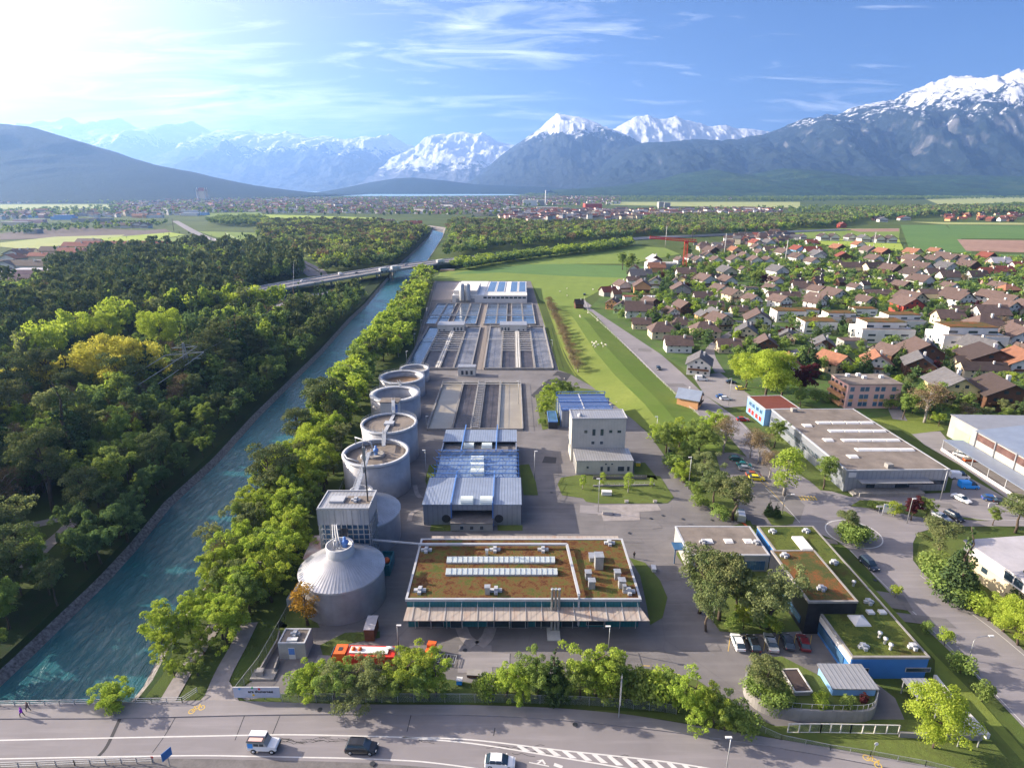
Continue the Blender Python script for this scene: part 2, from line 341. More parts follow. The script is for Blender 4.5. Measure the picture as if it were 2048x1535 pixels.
M['rubber'] = mat_plain('rubber', (0.02, 0.02, 0.02), 0.8, 0.2, 2)
M['bark'] = mat_plain('bark', (0.10, 0.075, 0.055), 0.95, 0.4, 2.0)
M['bark_pale'] = mat_plain('pale_bark', (0.33, 0.30, 0.27), 0.9, 0.3, 2.0)
M['line'] = mat_plain('road_paint', (0.55, 0.54, 0.53), 0.7, 0.1, 1.5)
M['line_yellow'] = mat_plain('yellow_road_paint', (0.62, 0.42, 0.08), 0.7, 0.15, 1.5)
M['skin'] = mat_plain('skin', (0.5, 0.3, 0.22), 0.6, 0.05)
# water
def mat_water(name, deep, shallow, ws=0.5, bs=0.35, rough=0.12, stretch=(1,1,1), spec=0.5, foam=0.0, rot=0):
    m, t, b = newmat(name); v = mscale(t, coords(t, 'World'), stretch, (0, 0, rot))
    f = noisen(t, v, ws*0.12, 5, 0.6, 0.5)
    w = noisen(t, v, ws, 6, 0.62, 0.8)
    col = mixc(t, ramp(t, f, [(0.3, 0), (0.7, 1)]), deep, shallow)
    col = mixc(t, mth(t, 'MULTIPLY', ramp(t, w, [(0.5, 0), (0.75, 1)]), 0.35), col, tuple(min(1, x*1.6) for x in shallow))
    if foam: col = mixc(t, mth(t, 'MULTIPLY', ramp(t, w, [(0.6, 0), (0.72, 1)]), foam), col, (0.6, 0.6, 0.62))
    L(t, col, b.inputs['Base Color']); b.inputs['Roughness'].default_value = rough; b.inputs['Specular IOR Level'].default_value = spec
    bump(t, b, w, bs, 0.6); return m
M['river'] = mat_water('river_water', (0.006, 0.065, 0.085), (0.012, 0.10, 0.12), 0.55, 0.7, 0.25, (1.4, 0.45, 1), 0.28, 0.06, R(-28))
M['lake'] = mat_water('lake_water', (0.20, 0.38, 0.48), (0.3, 0.45, 0.55), 0.05, 0.2, 0.3)
M['basin_water'] = mat_water('basin_water', (0.03, 0.06, 0.11), (0.055, 0.10, 0.165), 0.6, 0.08, 0.1)
M['basin_foam'] = mat_water('churned_water', (0.06, 0.064, 0.082), (0.2, 0.2, 0.215), 1.3, 0.3, 0.4, (1,1,1), 0.3, foam=0.4)
M['basin_dark'] = mat_water('dark_basin_water', (0.03, 0.028, 0.034), (0.085, 0.075, 0.08), 1.5, 0.3, 0.45, (1,1,1), 0.2, foam=0.12)
M['basin_beige'] = mat_water('murky_basin_water', (0.24, 0.21, 0.155), (0.29, 0.25, 0.185), 0.15, 0.05, 0.3)
M['sludge'] = mat_plain('sludge', (0.25, 0.16, 0.09), 0.6, 0.25, 0.4)
# ---------------------------------------------------------------- mountains (built at their own distance and height)
def mat_mountain(name, low, rock, snow_z, snow_amt=1.0, fs=0.0012, snow_w=260, veg=None):
    m, t, b = newmat(name); ge = N(t, 'ShaderNodeNewGeometry'); v = ge.outputs['Position']
    s_ = N(t, 'ShaderNodeSeparateXYZ'); L(t, v, s_.inputs[0]); sn = N(t, 'ShaderNodeSeparateXYZ'); L(t, ge.outputs['Normal'], sn.inputs[0])
    f = noisen(t, mscale(t, v, (1, 1, 0.45)), fs, 9, 0.68); f2 = noisen(t, v, fs*5, 6, 0.7)
    col = mixc(t, ramp(t, f2, [(0.38, 0), (0.62, 1)]), low, tuple(x*2.3 for x in low))
    if veg: col = mixc(t, ramp(t, f, [(0.55, 0), (0.62, 1)]), col, veg)
    steep = ramp(t, sn.outputs[2], [(0.45, 1), (0.72, 0)])
    col = mixc(t, mth(t, 'MULTIPLY', mth(t, 'MULTIPLY', steep, ramp(t, f, [(0.45, 0), (0.62, 1)])), 0.8), col, rock)
    if snow_amt:
        hgt = mth(t, 'DIVIDE', mth(t, 'SUBTRACT', s_.outputs[2], snow_z), snow_w)
        k = mth(t, 'ADD', hgt, mth(t, 'MULTIPLY', mth(t, 'SUBTRACT', mth(t, 'MULTIPLY_ADD', f2, 0.5, mth(t, 'MULTIPLY', f, 0.5)), 0.5), 7.5))
        sm = mth(t, 'MULTIPLY', ramp(t, k, [(0.3, 0), (0.55, 1)]), snow_amt)
        col = mixc(t, sm, col, (0.86, 0.87, 0.90))
    L(t, col, b.inputs['Base Color']); b.inputs['Roughness'].default_value = 0.9; b.inputs['Specular IOR Level'].default_value = 0.1
    bump(t, b, mth(t, 'MULTIPLY_ADD', noisen(t, v, fs*9, 8, 0.75), 0.5, f2), 1.0, 0.16/fs)
    return m
def fbm(x, y, s, o=5, ridged=True):
    a, tot, amp, fr = 0, 0, 1, 1 / s
    for _ in range(o):
        n = mnoise.noise(Vector((x*fr, y*fr, 3.7)))
        a += amp * ((1 - abs(n)*2) if ridged else n); tot += amp; amp *= 0.52; fr *= 2.05
    return a / tot
def interp(x, xs, ys):
    return float(np.interp(x, xs, ys))
def ridge(name, label, prof, Y, depth_f, depth_b, mat, nx=260, ny=46, rough=0.22, nscale=1800, power=1.15, jag=0.02, spurs=0.5, cat='mountain'):
    pts = [at(px, py, Y) for px, py in prof]; xs = [p.x for p in pts]; zs = [p.z for p in pts]
    X = np.linspace(xs[0], xs[-1], nx); v = []
    for j in range(ny):
        t = j / (ny - 1); yy = Y - depth_f + t * (depth_f + depth_b)
        d = (Y - yy) / depth_f if yy < Y else (yy - Y) / depth_b
        for x in X:
            h = interp(x, xs, zs)
            sp = fbm(x, yy*0.35, nscale, 5)
            base = max(0.0, 1 - d) ** power
            zz_ = h * base * (1 + spurs * (sp - 0.25) * min(1, d*2.4) * (1 - d*0.4)) + h * rough * (fbm(x, yy, nscale*0.35, 5) - 0.3) * min(1, d*4) * (1-d)
            zz_ += h * jag * fbm(x, yy, nscale*0.11, 4, False)
            cap = max(0.0, h * (1 - 0.55*min(d, 1)) - h*0.02*min(1, d*20))
            if d > 0.02 and zz_ > cap: zz_ = cap + (zz_-cap)*0.3
            v.append((x, yy, zz_ - 30*(d > 0.97)))
    f = [(j*nx+i, j*nx+i+1, (j+1)*nx+i+1, (j+1)*nx+i) for j in range(ny-1) for i in range(nx-1)]
    mb = MB(); mb.add(v, f, 0, True); o = mb.build(name, mat)
    tag(o, label, cat, kind='structure'); return o
mt_forest = mat_mountain('forested_hill', (0.006, 0.014, 0.010), (0.05, 0.05, 0.05), 9999, 0, 0.009)
mt_foot = mat_mountain('green_foothill', (0.018, 0.04, 0.016), (0.06, 0.08, 0.04), 9999, 0, 0.0012, veg=(0.06, 0.10, 0.035))
mt_near = mat_mountain('rocky_mountain', (0.014, 0.022, 0.022), (0.30, 0.28, 0.27), 1120, 1.0, 0.0026, 520)
mt_niesen = mat_mountain('pyramid_mountain_rock', (0.022, 0.028, 0.026), (0.07, 0.065, 0.06), 950, 1.0, 0.002, 300)
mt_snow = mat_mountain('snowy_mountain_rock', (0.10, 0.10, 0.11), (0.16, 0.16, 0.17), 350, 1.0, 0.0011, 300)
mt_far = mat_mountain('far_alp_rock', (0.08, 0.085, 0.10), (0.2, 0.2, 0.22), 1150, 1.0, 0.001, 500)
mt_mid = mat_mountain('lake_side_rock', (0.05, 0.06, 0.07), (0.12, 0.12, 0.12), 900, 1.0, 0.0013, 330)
ridge('forested_hill', 'dark forested hill sloping down from the left edge to the lake', [(-420,215),(-300,225),(-160,238),(0,246),(60,252),(110,268),(150,280),(200,300),(240,312),(330,335),(420,358),(500,376),(560,387),(620,391)], 5200, 2100, 2500, mt_forest, 300, 50, 0.06, 900, 1.0, 0.012, 0.3, 'hill')
ridge('forested_hill', 'paler second ridge just behind the dark forested hill', [(60,300),(150,290),(230,306),(290,325),(340,342),(400,365),(450,384)], 9000, 1800, 2000, mt_forest, 160, 30, 0.06, 900, 1.0, 0.01, 0.3, 'hill')
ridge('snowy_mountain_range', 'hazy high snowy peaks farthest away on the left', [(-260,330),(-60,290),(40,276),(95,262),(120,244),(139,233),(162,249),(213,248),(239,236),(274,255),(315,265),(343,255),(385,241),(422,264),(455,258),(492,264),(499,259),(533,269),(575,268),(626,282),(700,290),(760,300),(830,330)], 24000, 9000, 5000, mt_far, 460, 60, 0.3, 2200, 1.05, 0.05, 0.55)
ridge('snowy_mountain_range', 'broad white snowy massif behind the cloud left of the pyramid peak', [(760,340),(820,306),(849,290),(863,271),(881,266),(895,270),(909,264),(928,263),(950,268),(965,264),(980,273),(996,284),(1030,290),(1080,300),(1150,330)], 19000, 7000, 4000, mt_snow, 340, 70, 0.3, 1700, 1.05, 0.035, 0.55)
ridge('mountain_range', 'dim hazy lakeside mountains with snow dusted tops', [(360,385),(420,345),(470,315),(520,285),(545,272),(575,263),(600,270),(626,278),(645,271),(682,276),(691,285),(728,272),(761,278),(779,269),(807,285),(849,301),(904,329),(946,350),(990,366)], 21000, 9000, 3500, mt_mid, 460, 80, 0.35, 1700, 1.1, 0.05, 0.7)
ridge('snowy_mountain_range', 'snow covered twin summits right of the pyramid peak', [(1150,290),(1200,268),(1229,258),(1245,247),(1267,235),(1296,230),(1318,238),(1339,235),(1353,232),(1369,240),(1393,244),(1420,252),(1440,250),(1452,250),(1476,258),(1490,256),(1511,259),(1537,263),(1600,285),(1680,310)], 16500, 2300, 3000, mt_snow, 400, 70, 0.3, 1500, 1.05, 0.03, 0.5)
ridge('pyramid_mountain', 'pyramid shaped mountain with snow cap in the middle', [(900,384),(950,357),(1004,309),(1040,284),(1057,271),(1079,258),(1095,242),(1114,226),(1133,231),(1162,235),(1186,242),(1208,254),(1235,261),(1259,274),(1278,284),(1330,305),(1390,335)], 14000, 5200, 3600, mt_niesen, 380, 90, 0.3, 1300, 1.12, 0.016, 0.6)
ridge('rocky_mountain', 'long dark rocky mountain with snowy crest rising at the right edge', [(1130,372),(1180,340),(1240,299),(1286,286),(1339,283),(1369,281),(1406,278),(1440,281),(1474,278),(1537,266),(1584,247),(1613,237),(1635,235),(1654,229),(1672,232),(1701,218),(1730,208),(1759,203),(1794,199),(1809,186),(1830,178),(1853,171),(1880,160),(1900,153),(1940,151),(1970,164),(1990,159),(2022,145),(2048,139),(2120,120),(2250,130),(2500,160)], 11000, 3900, 3500, mt_near, 560, 120, 0.34, 900, 1.0, 0.035, 0.95)
ridge('wooded_foothill', 'low green wooded foothills below the rocky mountain', [(1100,380),(1180,376),(1240,371),(1326,357),(1366,346),(1428,338),(1460,344),(1500,349),(1567,336),(1640,340),(1692,351),(1800,352),(1888,349),(2048,352),(2250,345),(2500,350)], 7000, 1900, 1500, mt_foot, 300, 40, 0.1, 700, 1.0, 0.02, 0.4, 'hill')
ridge('wooded_foothill', 'small wooded hill by the lake left of the pyramid mountain', [(640,386),(663,382),(700,373),(742,364),(790,356),(826,354),(881,359),(950,368),(1020,371),(1100,374),(1180,381)], 9000, 1500, 1500, mt_forest, 160, 24, 0.08, 700, 1.0, 0.02, 0.3, 'hill')
# ---------------------------------------------------------------- ground with river bed and dike
def poly_px(pts, z): return [g(a, b, z) for a, b in pts]
WL = -2.2
Lb = poly_px([(0,1373),(51,1325),(212,1168),(273,1100),(342,1013),(437,925),(513,839),(581,771),(649,702),(703,640),(734,611),(772,565),(805,527),(835,499),(858,475),(868,456)], WL)
Rb = poly_px([(268,1408),(330,1290),(400,1180),(470,1060),(540,960),(605,870),(655,790),(715,710),(765,640),(805,590),(838,545),(865,505),(884,475),(890,456)], WL)
Lb = [Vector((Lb[0].x - 40, Lb[0].y - 45, WL))] + Lb + [Lb[-1] + Vector((-260, 420, 0))]
Rb = [Vector((Rb[0].x - 30, Rb[0].y - 45, WL))] + Rb + [Rb[-1] + Vector((-260, 420, 0))]
lx = [p.x for p in Lb]; ly = [p.y for p in Lb]; rx = [p.x for p in Rb]; ry = [p.y for p in Rb]
xL = lambda y: interp(y, ly, lx)
xR = lambda y: interp(y, ry, rx)
YEND = Lb[-2].y
dk0 = poly_px([(1078,562),(1085,590),(1103,640),(1122,690),(1150,745),(1210,795),(1290,858),(1330,880)], 0)
dk1 = poly_px([(1096,568),(1124,600),(1158,650),(1190,700),(1232,750),(1290,805),(1335,850),(1345,865)], 3.2)
dk2 = poly_px([(1112,570),(1142,600),(1178,645),(1215,695),(1262,745),(1318,800),(1358,840),(1368,858)], 2.6)
dk3 = poly_px([(1150,575),(1172,610),(1215,655),(1262,705),(1318,755),(1375,805),(1400,830),(1405,845)], 0)
DK = [([p.y for p in d][::-1], [p.x for p in d][::-1]) for d in (dk0, dk1, dk2, dk3)]
dx = lambda k, y: interp(y, DK[k][0], DK[k][1])
DY0, DY1 = 176.0, 395.0
def dkh(y): return max(0.0, min(1.0, (y - DY0) / 30, (DY1 - y) / 40))
rows = [-400, -60, 0, 20] + [25 + 5*i for i in range(175)] + [900 + 25*i for i in range(25)] + [1550, 1800, 2200, 3000, 4500, 7000, 12000, 25000, 60000]
mb = MB(); v = []; NCOL = 0
for y in rows:
    a, b_ = xL(y), xR(y); ch = 1.0 if y <= YEND + 380 else 0.0
    k0, k1, k2, k3 = (dx(k, y) for k in range(4)); hh = dkh(y)
    k0 = max(k0, b_ + 14)
    k1 = max(k1, k0 + 1); k2 = max(k2, k1 + 1); k3 = max(k3, k2 + 1)
    row = [(-60000, 0), (-9000, 0), (-2500, 0), (-1000, 0), (min(-500, a - 40), 0), (a - 12, 0), (a - 2.6, 0), (a - 1.5, -0.7*ch), (a, WL*ch), (a + 3, (WL-2)*ch), (b_ - 3, (WL-2)*ch), (b_, WL*ch), (b_ + 1.8, -0.8*ch), (b_ + 3.5, 0),
           (k0, 0), (k1, 2.7*hh), (k2, 2.3*hh), (k3, 0), (k3 + 60, 0), (k3 + 300, 0), (k3+900, 0), (3000, 0), (9000, 0), (60000, 0)]
    NCOL = len(row); v += [(x, y, z) for x, z in row]
fs_ = [(j*NCOL+i, j*NCOL+i+1, (j+1)*NCOL+i+1, (j+1)*NCOL+i) for j in range(len(rows)-1) for i in range(NCOL-1)]
mb.add(v, fs_)
for k, f in enumerate(fs_):
    i = k % (NCOL-1); y = rows[k // (NCOL-1)]
    if 7 <= i <= 11 and y < 1400: mb.m[k] = 1
    if i in (5, 6, 12) and y < 1400: mb.m[k] = 2
    if i == 14 and DY0-10 < y < DY1: mb.m[k] = 3
    if i in (15, 16) and DY0-10 < y < DY1: mb.m[k] = 4
tag(mb.build('ground', [M['ground'], M['riprap'], M['forest_floor'], M['dike_grass'], M['meadow']]), kind='structure')
mb = MB(); ys = [-60] + [-40 + 20*i for i in range(60)] + [YEND + 200, YEND + 380]; v = []
for y in ys: v += [(xL(y) - 1.2, y, WL), (xR(y) + 1.2, y, WL)]
mb.add(v, [(2*i, 2*i+1, 2*i+3, 2*i+2) for i in range(len(ys)-1)])
tag(mb.build('river', M['river']), kind='structure')
def sheet(name, px, z, m, world=False, th=None):
    """a flat laid surface (road, field, paving) given by its outline"""
    p = [Vector((a[0], a[1], z)) if world else g(a[0], a[1], 0) for a in px]
    bm = bmesh.new(); vs_ = [bm.verts.new((q.x, q.y, z)) for q in p]
    f = bm.faces.new(vs_)
    bm.normal_update()
    if f.normal.z < 0: f.normal_flip()
    bmesh.ops.triangulate(bm, faces=[f])
    me = bpy.data.meshes.new(name); bm.to_mesh(me); bm.free(); me.materials.append(m)
    o = bpy.data.objects.new(name, me); COL.objects.link(o); return tag(o, kind='structure')
def strip_pts(pts, w):
    L_, R_ = [], []
    for i, p in enumerate(pts):
        a = pts[max(i-1, 0)]; b_ = pts[min(i+1, len(pts)-1)]; d = Vector((b_[0]-a[0], b_[1]-a[1])).normalized(); n = Vector((-d.y, d.x))
        ww = w[i] if isinstance(w, (list, tuple)) else w
        L_.append((p[0] + n.x*ww/2, p[1] + n.y*ww/2)); R_.append((p[0] - n.x*ww/2, p[1] - n.y*ww/2))
    return L_, R_
def smooth_path(pts, n=6):
    out = []
    P = [Vector(p[:3]) if len(p) > 2 else Vector((p[0], p[1], 0)) for p in pts]
    for i in range(len(P)-1):
        p0, p1, p2, p3 = P[max(i-1,0)], P[i], P[i+1], P[min(i+2, len(P)-1)]
        for k in range(n):
            t = k / n; out.append(0.5*((2*p1) + (p2-p0)*t + (2*p0-5*p1+4*p2-p3)*t*t + (3*p1-p0-3*p2+p3)*t**3))
    return out + [P[-1]]
def road(name, px, w, z, m, smooth=True, world=False, kind='structure', zs=None):
    pts = [Vector((a[0], a[1], 0)) for a in px] if world else [g(a[0], a[1], 0) for a in px]
    if smooth: pts = smooth_path(pts)
    L_, R_ = strip_pts(pts, w); mb = MB(); v = []
    for a, b_ in zip(L_, R_): v += [(a[0], a[1], z), (b_[0], b_[1], z)]
    mb.add(v, [(2*i, 2*i+1, 2*i+3, 2*i+2) for i in range(len(pts)-1)])
    o = mb.build(name, m); 
    return tag(o, kind=kind) if kind else o
# ---------------------------------------------------------------- fields
FZ = 0.12
for px, m in [
    ([(880,545),(1000,540),(1150,548),(1240,560),(1165,600),(1170,640),(1080,600),(1062,562),(868,562)], 'field_green'),
    ([(862,556),(900,541),(1000,524),(1100,530),(1250,556),(1262,563),(1165,566),(1060,562),(868,561)], 'field_green'),
    ([(1080,526),(1300,533),(1250,556),(1130,552),(1000,545),(900,549),(930,543)], 'field_deep'),
    ([(960,530),(1080,512),(1270,492),(1330,496),(1360,508),(1260,528),(1120,528)], 'field_green'),
    ([(1380,530),(1500,531),(1600,540),(1740,556),(1700,566),(1560,556),(1400,540)], 'field_yellow'),
    ([(1560,466),(1600,457),(1800,457),(1798,478),(1600,476)], 'field_green'),
    ([(1640,478),(1798,478),(1810,505),(1700,500),(1640,492)], 'field_yellow'),
    ([(1690,458),(1798,457),(1798,463),(1720,464)], 'field_brown'),
    ([(1801,450),(1890,450),(1925,480),(1945,506),(1820,504)], 'field_deep'),
    ([(1895,450),(2090,452),(2090,478),(1912,477)], 'field_deep'),
    ([(1914,479),(2120,482),(2140,508),(1932,502)], 'field_brown'),
    ([(1860,508),(2120,510),(2120,520),(1870,516)], 'field_deep'),
    ([(1820,444),(2048,446),(2080,450),(1890,449)], 'field_pale'),
    ([(1230,404),(1600,404),(1600,417),(1380,413),(1180,409)], 'field_pale'),
    ([(1850,398),(2070,392),(2070,404),(1880,410)], 'field_pale'),
    ([(0,409),(225,409),(218,419),(100,421),(0,418)], 'field_pale'),
    ([(60,459),(160,455),(300,462),(200,471),(60,478),(0,480),(0,468)], 'field_dark'),
    ([(90,478),(180,470),(330,458),(345,465),(200,478),(120,484)], 'field_dark'),
    ([(0,486),(110,474),(250,470),(215,485),(130,492),(60,500),(0,494)], 'field_pale'),
    ([(180,479),(340,465),(372,470),(272,486),(130,489)], 'field_yellow'),
    ([(290,484),(370,472),(430,484),(440,492),(350,496),(250,494)], 'field_green'),
    ([(100,492),(240,489),(370,494),(300,505),(80,508)], 'field_yellow'),
    ([(345,494),(440,492),(460,506),(360,508)], 'field_brown'),
    ([(395,463),(515,466),(510,489),(470,484),(430,474)], 'field_green'),
    ([(420,427),(600,431),(760,436),(740,442),(560,438),(440,436)], 'field_yellow'),
    ([(400,428),(520,424),(530,432),(420,434)], 'field_green'),
]:
    sheet('field', px, FZ, M[m]); FZ += 0.02
# lake at the foot of the mountains
sheet('lake', [(-3200, 6300), (-900, 5900), (100, 6500), (-500, 13000), (-5000, 13500), (-5600, 8000)], 1.5, M['lake'], world=True)
# ---------------------------------------------------------------- foliage
M['leaf_fresh'] = mat_leaf('fresh_leaves', (0.215, 0.325, 0.05), (0.44, 0.54, 0.10), 0.45)
M['leaf_mid'] = mat_leaf('mid_green_leaves', (0.14, 0.215, 0.055), (0.30, 0.40, 0.11), 0.4)
M['leaf_dark'] = mat_leaf('dark_green_leaves', (0.08, 0.145, 0.06), (0.18, 0.27, 0.10), 0.35)
M['leaf_yellow'] = mat_leaf('yellow_green_leaves', (0.36, 0.36, 0.06), (0.60, 0.56, 0.12), 0.4, 0.2)
M['leaf_lime'] = mat_leaf('lime_leaves', (0.27, 0.37, 0.045), (0.46, 0.54, 0.09), 0.45, 0.2)
M['leaf_grey'] = mat_leaf('grey_green_leaves', (0.156, 0.204, 0.084), (0.288, 0.324, 0.144), 0.4)
M['leaf_pine'] = mat_leaf('pine_needles', (0.074, 0.12, 0.044), (0.21, 0.24, 0.097), 0.15)
M['leaf_spruce'] = mat_leaf('spruce_needles', (0.036, 0.072, 0.031), (0.101, 0.158, 0.058), 0.1)
M['leaf_bare'] = mat_leaf('bare_twigs', (0.15, 0.12, 0.07), (0.27, 0.21, 0.12), 0.2)
M['leaf_purple'] = mat_leaf('purple_leaves', (0.05, 0.015, 0.02), (0.13, 0.04, 0.045), 0.3, 0.1)
M['leaf_rust'] = mat_leaf('rusty_leaves', (0.30, 0.17, 0.03), (0.42, 0.26, 0.05), 0.3, 0.1)
NR = np.random.RandomState(11)
def leaves(cl, n, size, rs, out=0.8, flat=0.0):
    """quads on the shells of clumps cl = [(centre, radius)]; returns verts (4n,3)"""
    C_, P_, D_ = [], [], []
    w = np.array([c[1]**2 for c in cl]); w = w / w.sum(); idx = rs.choice(len(cl), n, p=w)
    c = np.array([x[0] for x in cl])[idx]; r = np.array([x[1] for x in cl])[idx]
    d = rs.normal(size=(n, 3)); d /= np.linalg.norm(d, axis=1)[:, None]; d[:, 2] = np.where(d[:, 2] < -0.3, -d[:, 2], d[:, 2])
    sq = np.array([1, 1, 1 - flat])
    p = c + d * sq * (r * (0.62 + 0.45 * rs.rand(n)))[:, None]
    nn = d * out + rs.normal(size=(n, 3)) * 0.5; nn /= np.linalg.norm(nn, axis=1)[:, None]
    a = np.cross(nn, rs.normal(size=(n, 3))); a /= np.linalg.norm(a, axis=1)[:, None]; b = np.cross(nn, a)
    s = (size * (0.6 + 0.8 * rs.rand(n)))[:, None]
    q = np.stack([p - a*s*0.5, p - b*s*0.38, p + a*s*0.5, p + b*s*0.38], 1)
    return q.reshape(-1, 3)
def quads_mesh(name, v, mats, mi=None):
    n = len(v) // 4; me = bpy.data.meshes.new(name)
    me.vertices.add(len(v)); me.vertices.foreach_set('co', np.asarray(v, np.float32).ravel())
    me.loops.add(4*n); me.loops.foreach_set('vertex_index', np.arange(4*n, dtype=np.int32))
    me.polygons.add(n); me.polygons.foreach_set('loop_start', np.arange(0, 4*n, 4, dtype=np.int32))
    for m in mats: me.materials.append(m)
    if mi is not None: me.polygons.foreach_set('material_index', np.asarray(mi, np.int32))
    me.update(calc_edges=True); return me
def clumps(kind, rs, H=12.0):
    cl = []
    if kind == 'broad':
        R_ = 0.33*H; lob = [(rs.normal()*0.12*H, rs.normal()*0.12*H, H*(0.42+0.38*rs.rand()), 0.55+0.4*rs.rand()) for _ in range(5)]
        for _ in range(60):
            d = rs.normal(size=3); d /= np.linalg.norm(d); k = 0.35 + 0.65*rs.rand()**0.6; q = lob[rs.randint(5)]; k *= q[3]
            cl.append(((q[0]+d[0]*R_*k, q[1]+d[1]*R_*k, q[2] + d[2]*H*0.25*k), R_*(0.13 + 0.15*rs.rand())))
        cl.append(((0, 0, H*0.6), R_*0.5)); cl.append(((0, 0, H*0.42), R_*0.4))
    elif kind == 'bush':
        R_ = 0.38*H; lob = [(rs.normal()*0.16*H, rs.normal()*0.16*H, H*(0.28+0.42*rs.rand()), 0.5+0.4*rs.rand()) for _ in range(6)]
        for _ in range(70):
            d = rs.normal(size=3); d /= np.linalg.norm(d); k = 0.35 + 0.65*rs.rand()**0.6; q = lob[rs.randint(6)]; k *= q[3]
            cl.append(((q[0]+d[0]*R_*k, q[1]+d[1]*R_*k, max(0.06*H, q[2] + d[2]*H*0.27*k)), R_*(0.11 + 0.14*rs.rand())))
        cl.append(((0, 0, H*0.35), R_*0.5))
    elif kind == 'tall':
        R_ = 0.22*H
        for _ in range(30):
            z = rs.rand(); rr = R_*math.sqrt(max(0.05, math.sin(math.pi*min(0.98, 0.15+0.8*z))))*(0.4+0.5*rs.rand()); a = rs.rand()*6.28
            cl.append(((rr*math.cos(a), rr*math.sin(a), H*(0.22+0.74*z)), R_*(0.3+0.22*rs.rand())))
    elif kind == 'big':
        R_ = 0.50*H
        for _ in range(44):
            d = rs.normal(size=3); d /= np.linalg.norm(d); k = 0.5 + 0.5*rs.rand()
            cl.append(((d[0]*R_*k, d[1]*R_*k, H*0.58 + d[2]*H*0.36*k), R_*(0.17 + 0.16*rs.rand())))
        cl.append(((0, 0, H*0.6), R_*0.5))
    elif kind == 'pine':
        for _ in range(24):
            a = rs.rand()*6.28; z = rs.rand()**0.7; rr = H*(0.10 + 0.22*(1-abs(z-0.55)))*rs.rand()**0.5
            cl.append(((rr*math.cos(a), rr*math.sin(a), H*(0.42+0.54*z)), H*(0.07+0.075*rs.rand())))
    elif kind == 'spruce':
        for j in range(13):
            z = j/12; rr = H*0.20*(1-z)**0.85; m_ = max(1, int(7*(1-z))+1)
            for k in range(m_):
                a = 6.28*k/m_ + rs.rand(); q = rr*(0.55+0.4*rs.rand())
                cl.append(((q*math.cos(a), q*math.sin(a), H*(0.10+0.86*z) - q*0.15), max(0.3, rr*0.5)*(0.8+0.4*rs.rand())))
    elif kind == 'bare':
        R_ = 0.36*H
        for _ in range(26):
            d = rs.normal(size=3); d /= np.linalg.norm(d); k = 0.3 + 0.7*rs.rand()
            cl.append(((d[0]*R_*k, d[1]*R_*k, H*0.62 + d[2]*H*0.32*k), R_*(0.3 + 0.2*rs.rand())))
    elif kind == 'shrub':
        for _ in range(16):
            a = rs.rand()*6.28; q = H*0.42*rs.rand()**0.5
            cl.append(((q*math.cos(a), q*math.sin(a), H*(0.22+0.5*rs.rand())), H*(0.18+0.12*rs.rand())))
    return cl
def trunk_mb(kind, rs, H=12.0, cl=None):
    mb = MB(); r0 = 0.022*H if kind != 'shrub' else 0.02*H; top = {'pine': 0.92, 'spruce': 0.97, 'tall': 0.85, 'broad': 0.72, 'big': 0.7, 'bare': 0.75, 'shrub': 0.5, 'bush': 0.7}[kind]*H
    p = [Vector((rs.normal()*0.02*H*(i > 0), rs.normal()*0.02*H*(i > 0), top*i/5 - (0.3 if i == 0 else 0))) for i in range(6)]
    mb.tube(p, [r0*(1.25 - 1.1*i/5) for i in range(6)], 7)
    for c in (cl or [])[: (22 if kind == 'bare' else 9)]:
        c0 = Vector(c[0]); z0 = max(0.15*H, min(top*0.95, c0.z - 0.16*H)); s = Vector((0, 0, z0))
        mid = s.lerp(c0, 0.55) + Vector((0, 0, 0.03*H)); mb.tube([s, mid, c0], [r0*0.45, r0*0.25, r0*0.08], 5)
    return mb
PROTO = {}
SPEC = {  # kind: (shape, material, leaf count, leaf size, object name, look)
 'fresh': ('broad', 'leaf_fresh', 9000, 0.29, 'broadleaf_tree', 'bright green leafy tree'),
 'mid': ('broad', 'leaf_mid', 9000, 0.29, 'broadleaf_tree', 'mid green leafy tree'),
 'dark': ('broad', 'leaf_dark', 7000, 0.34, 'broadleaf_tree', 'dark green leafy tree'),
 'grey': ('broad', 'leaf_grey', 6000, 0.32, 'broadleaf_tree', 'grey green leafy tree'),
 'bushf': ('bush', 'leaf_fresh', 9000, 0.29, 'broadleaf_tree', 'bright green bushy tree'),
 'bushm': ('bush', 'leaf_mid', 9000, 0.29, 'broadleaf_tree', 'mid green bushy tree'),
 'bushg': ('bush', 'leaf_grey', 8000, 0.28, 'broadleaf_tree', 'grey green bushy tree'),
 'lime': ('big', 'leaf_lime', 14000, 0.29, 'broadleaf_tree', 'lime green spreading tree'),
 'yellow': ('big', 'leaf_yellow', 10000, 0.34, 'broadleaf_tree', 'big yellow leaved tree'),
 'birch': ('tall', 'leaf_fresh', 2600, 0.34, 'birch_tree', 'slender light green tree'),
 'tallm': ('tall', 'leaf_mid', 3600, 0.40, 'poplar_tree', 'tall narrow green tree'),
 'pine': ('pine', 'leaf_pine', 8500, 0.26, 'pine_tree', 'olive brown pine tree'),
 'spruce': ('spruce', 'leaf_spruce', 6500, 0.34, 'spruce_tree', 'dark pointed spruce'),
 'bare': ('bare', 'leaf_bare', 4200, 0.24, 'bare_tree', 'pale bare tree'),
 'purple': ('broad', 'leaf_purple', 6000, 0.40, 'copper_beech', 'purple leaved tree'),
 'rust': ('tall', 'leaf_rust', 2200, 0.34, 'poplar_tree', 'rust coloured slim tree'),
 'shrub': ('shrub', 'leaf_mid', 1500, 0.9, 'shrub', 'green shrub'),
 'shrubf': ('shrub', 'leaf_fresh', 1500, 0.9, 'shrub', 'bright green shrub'),
}
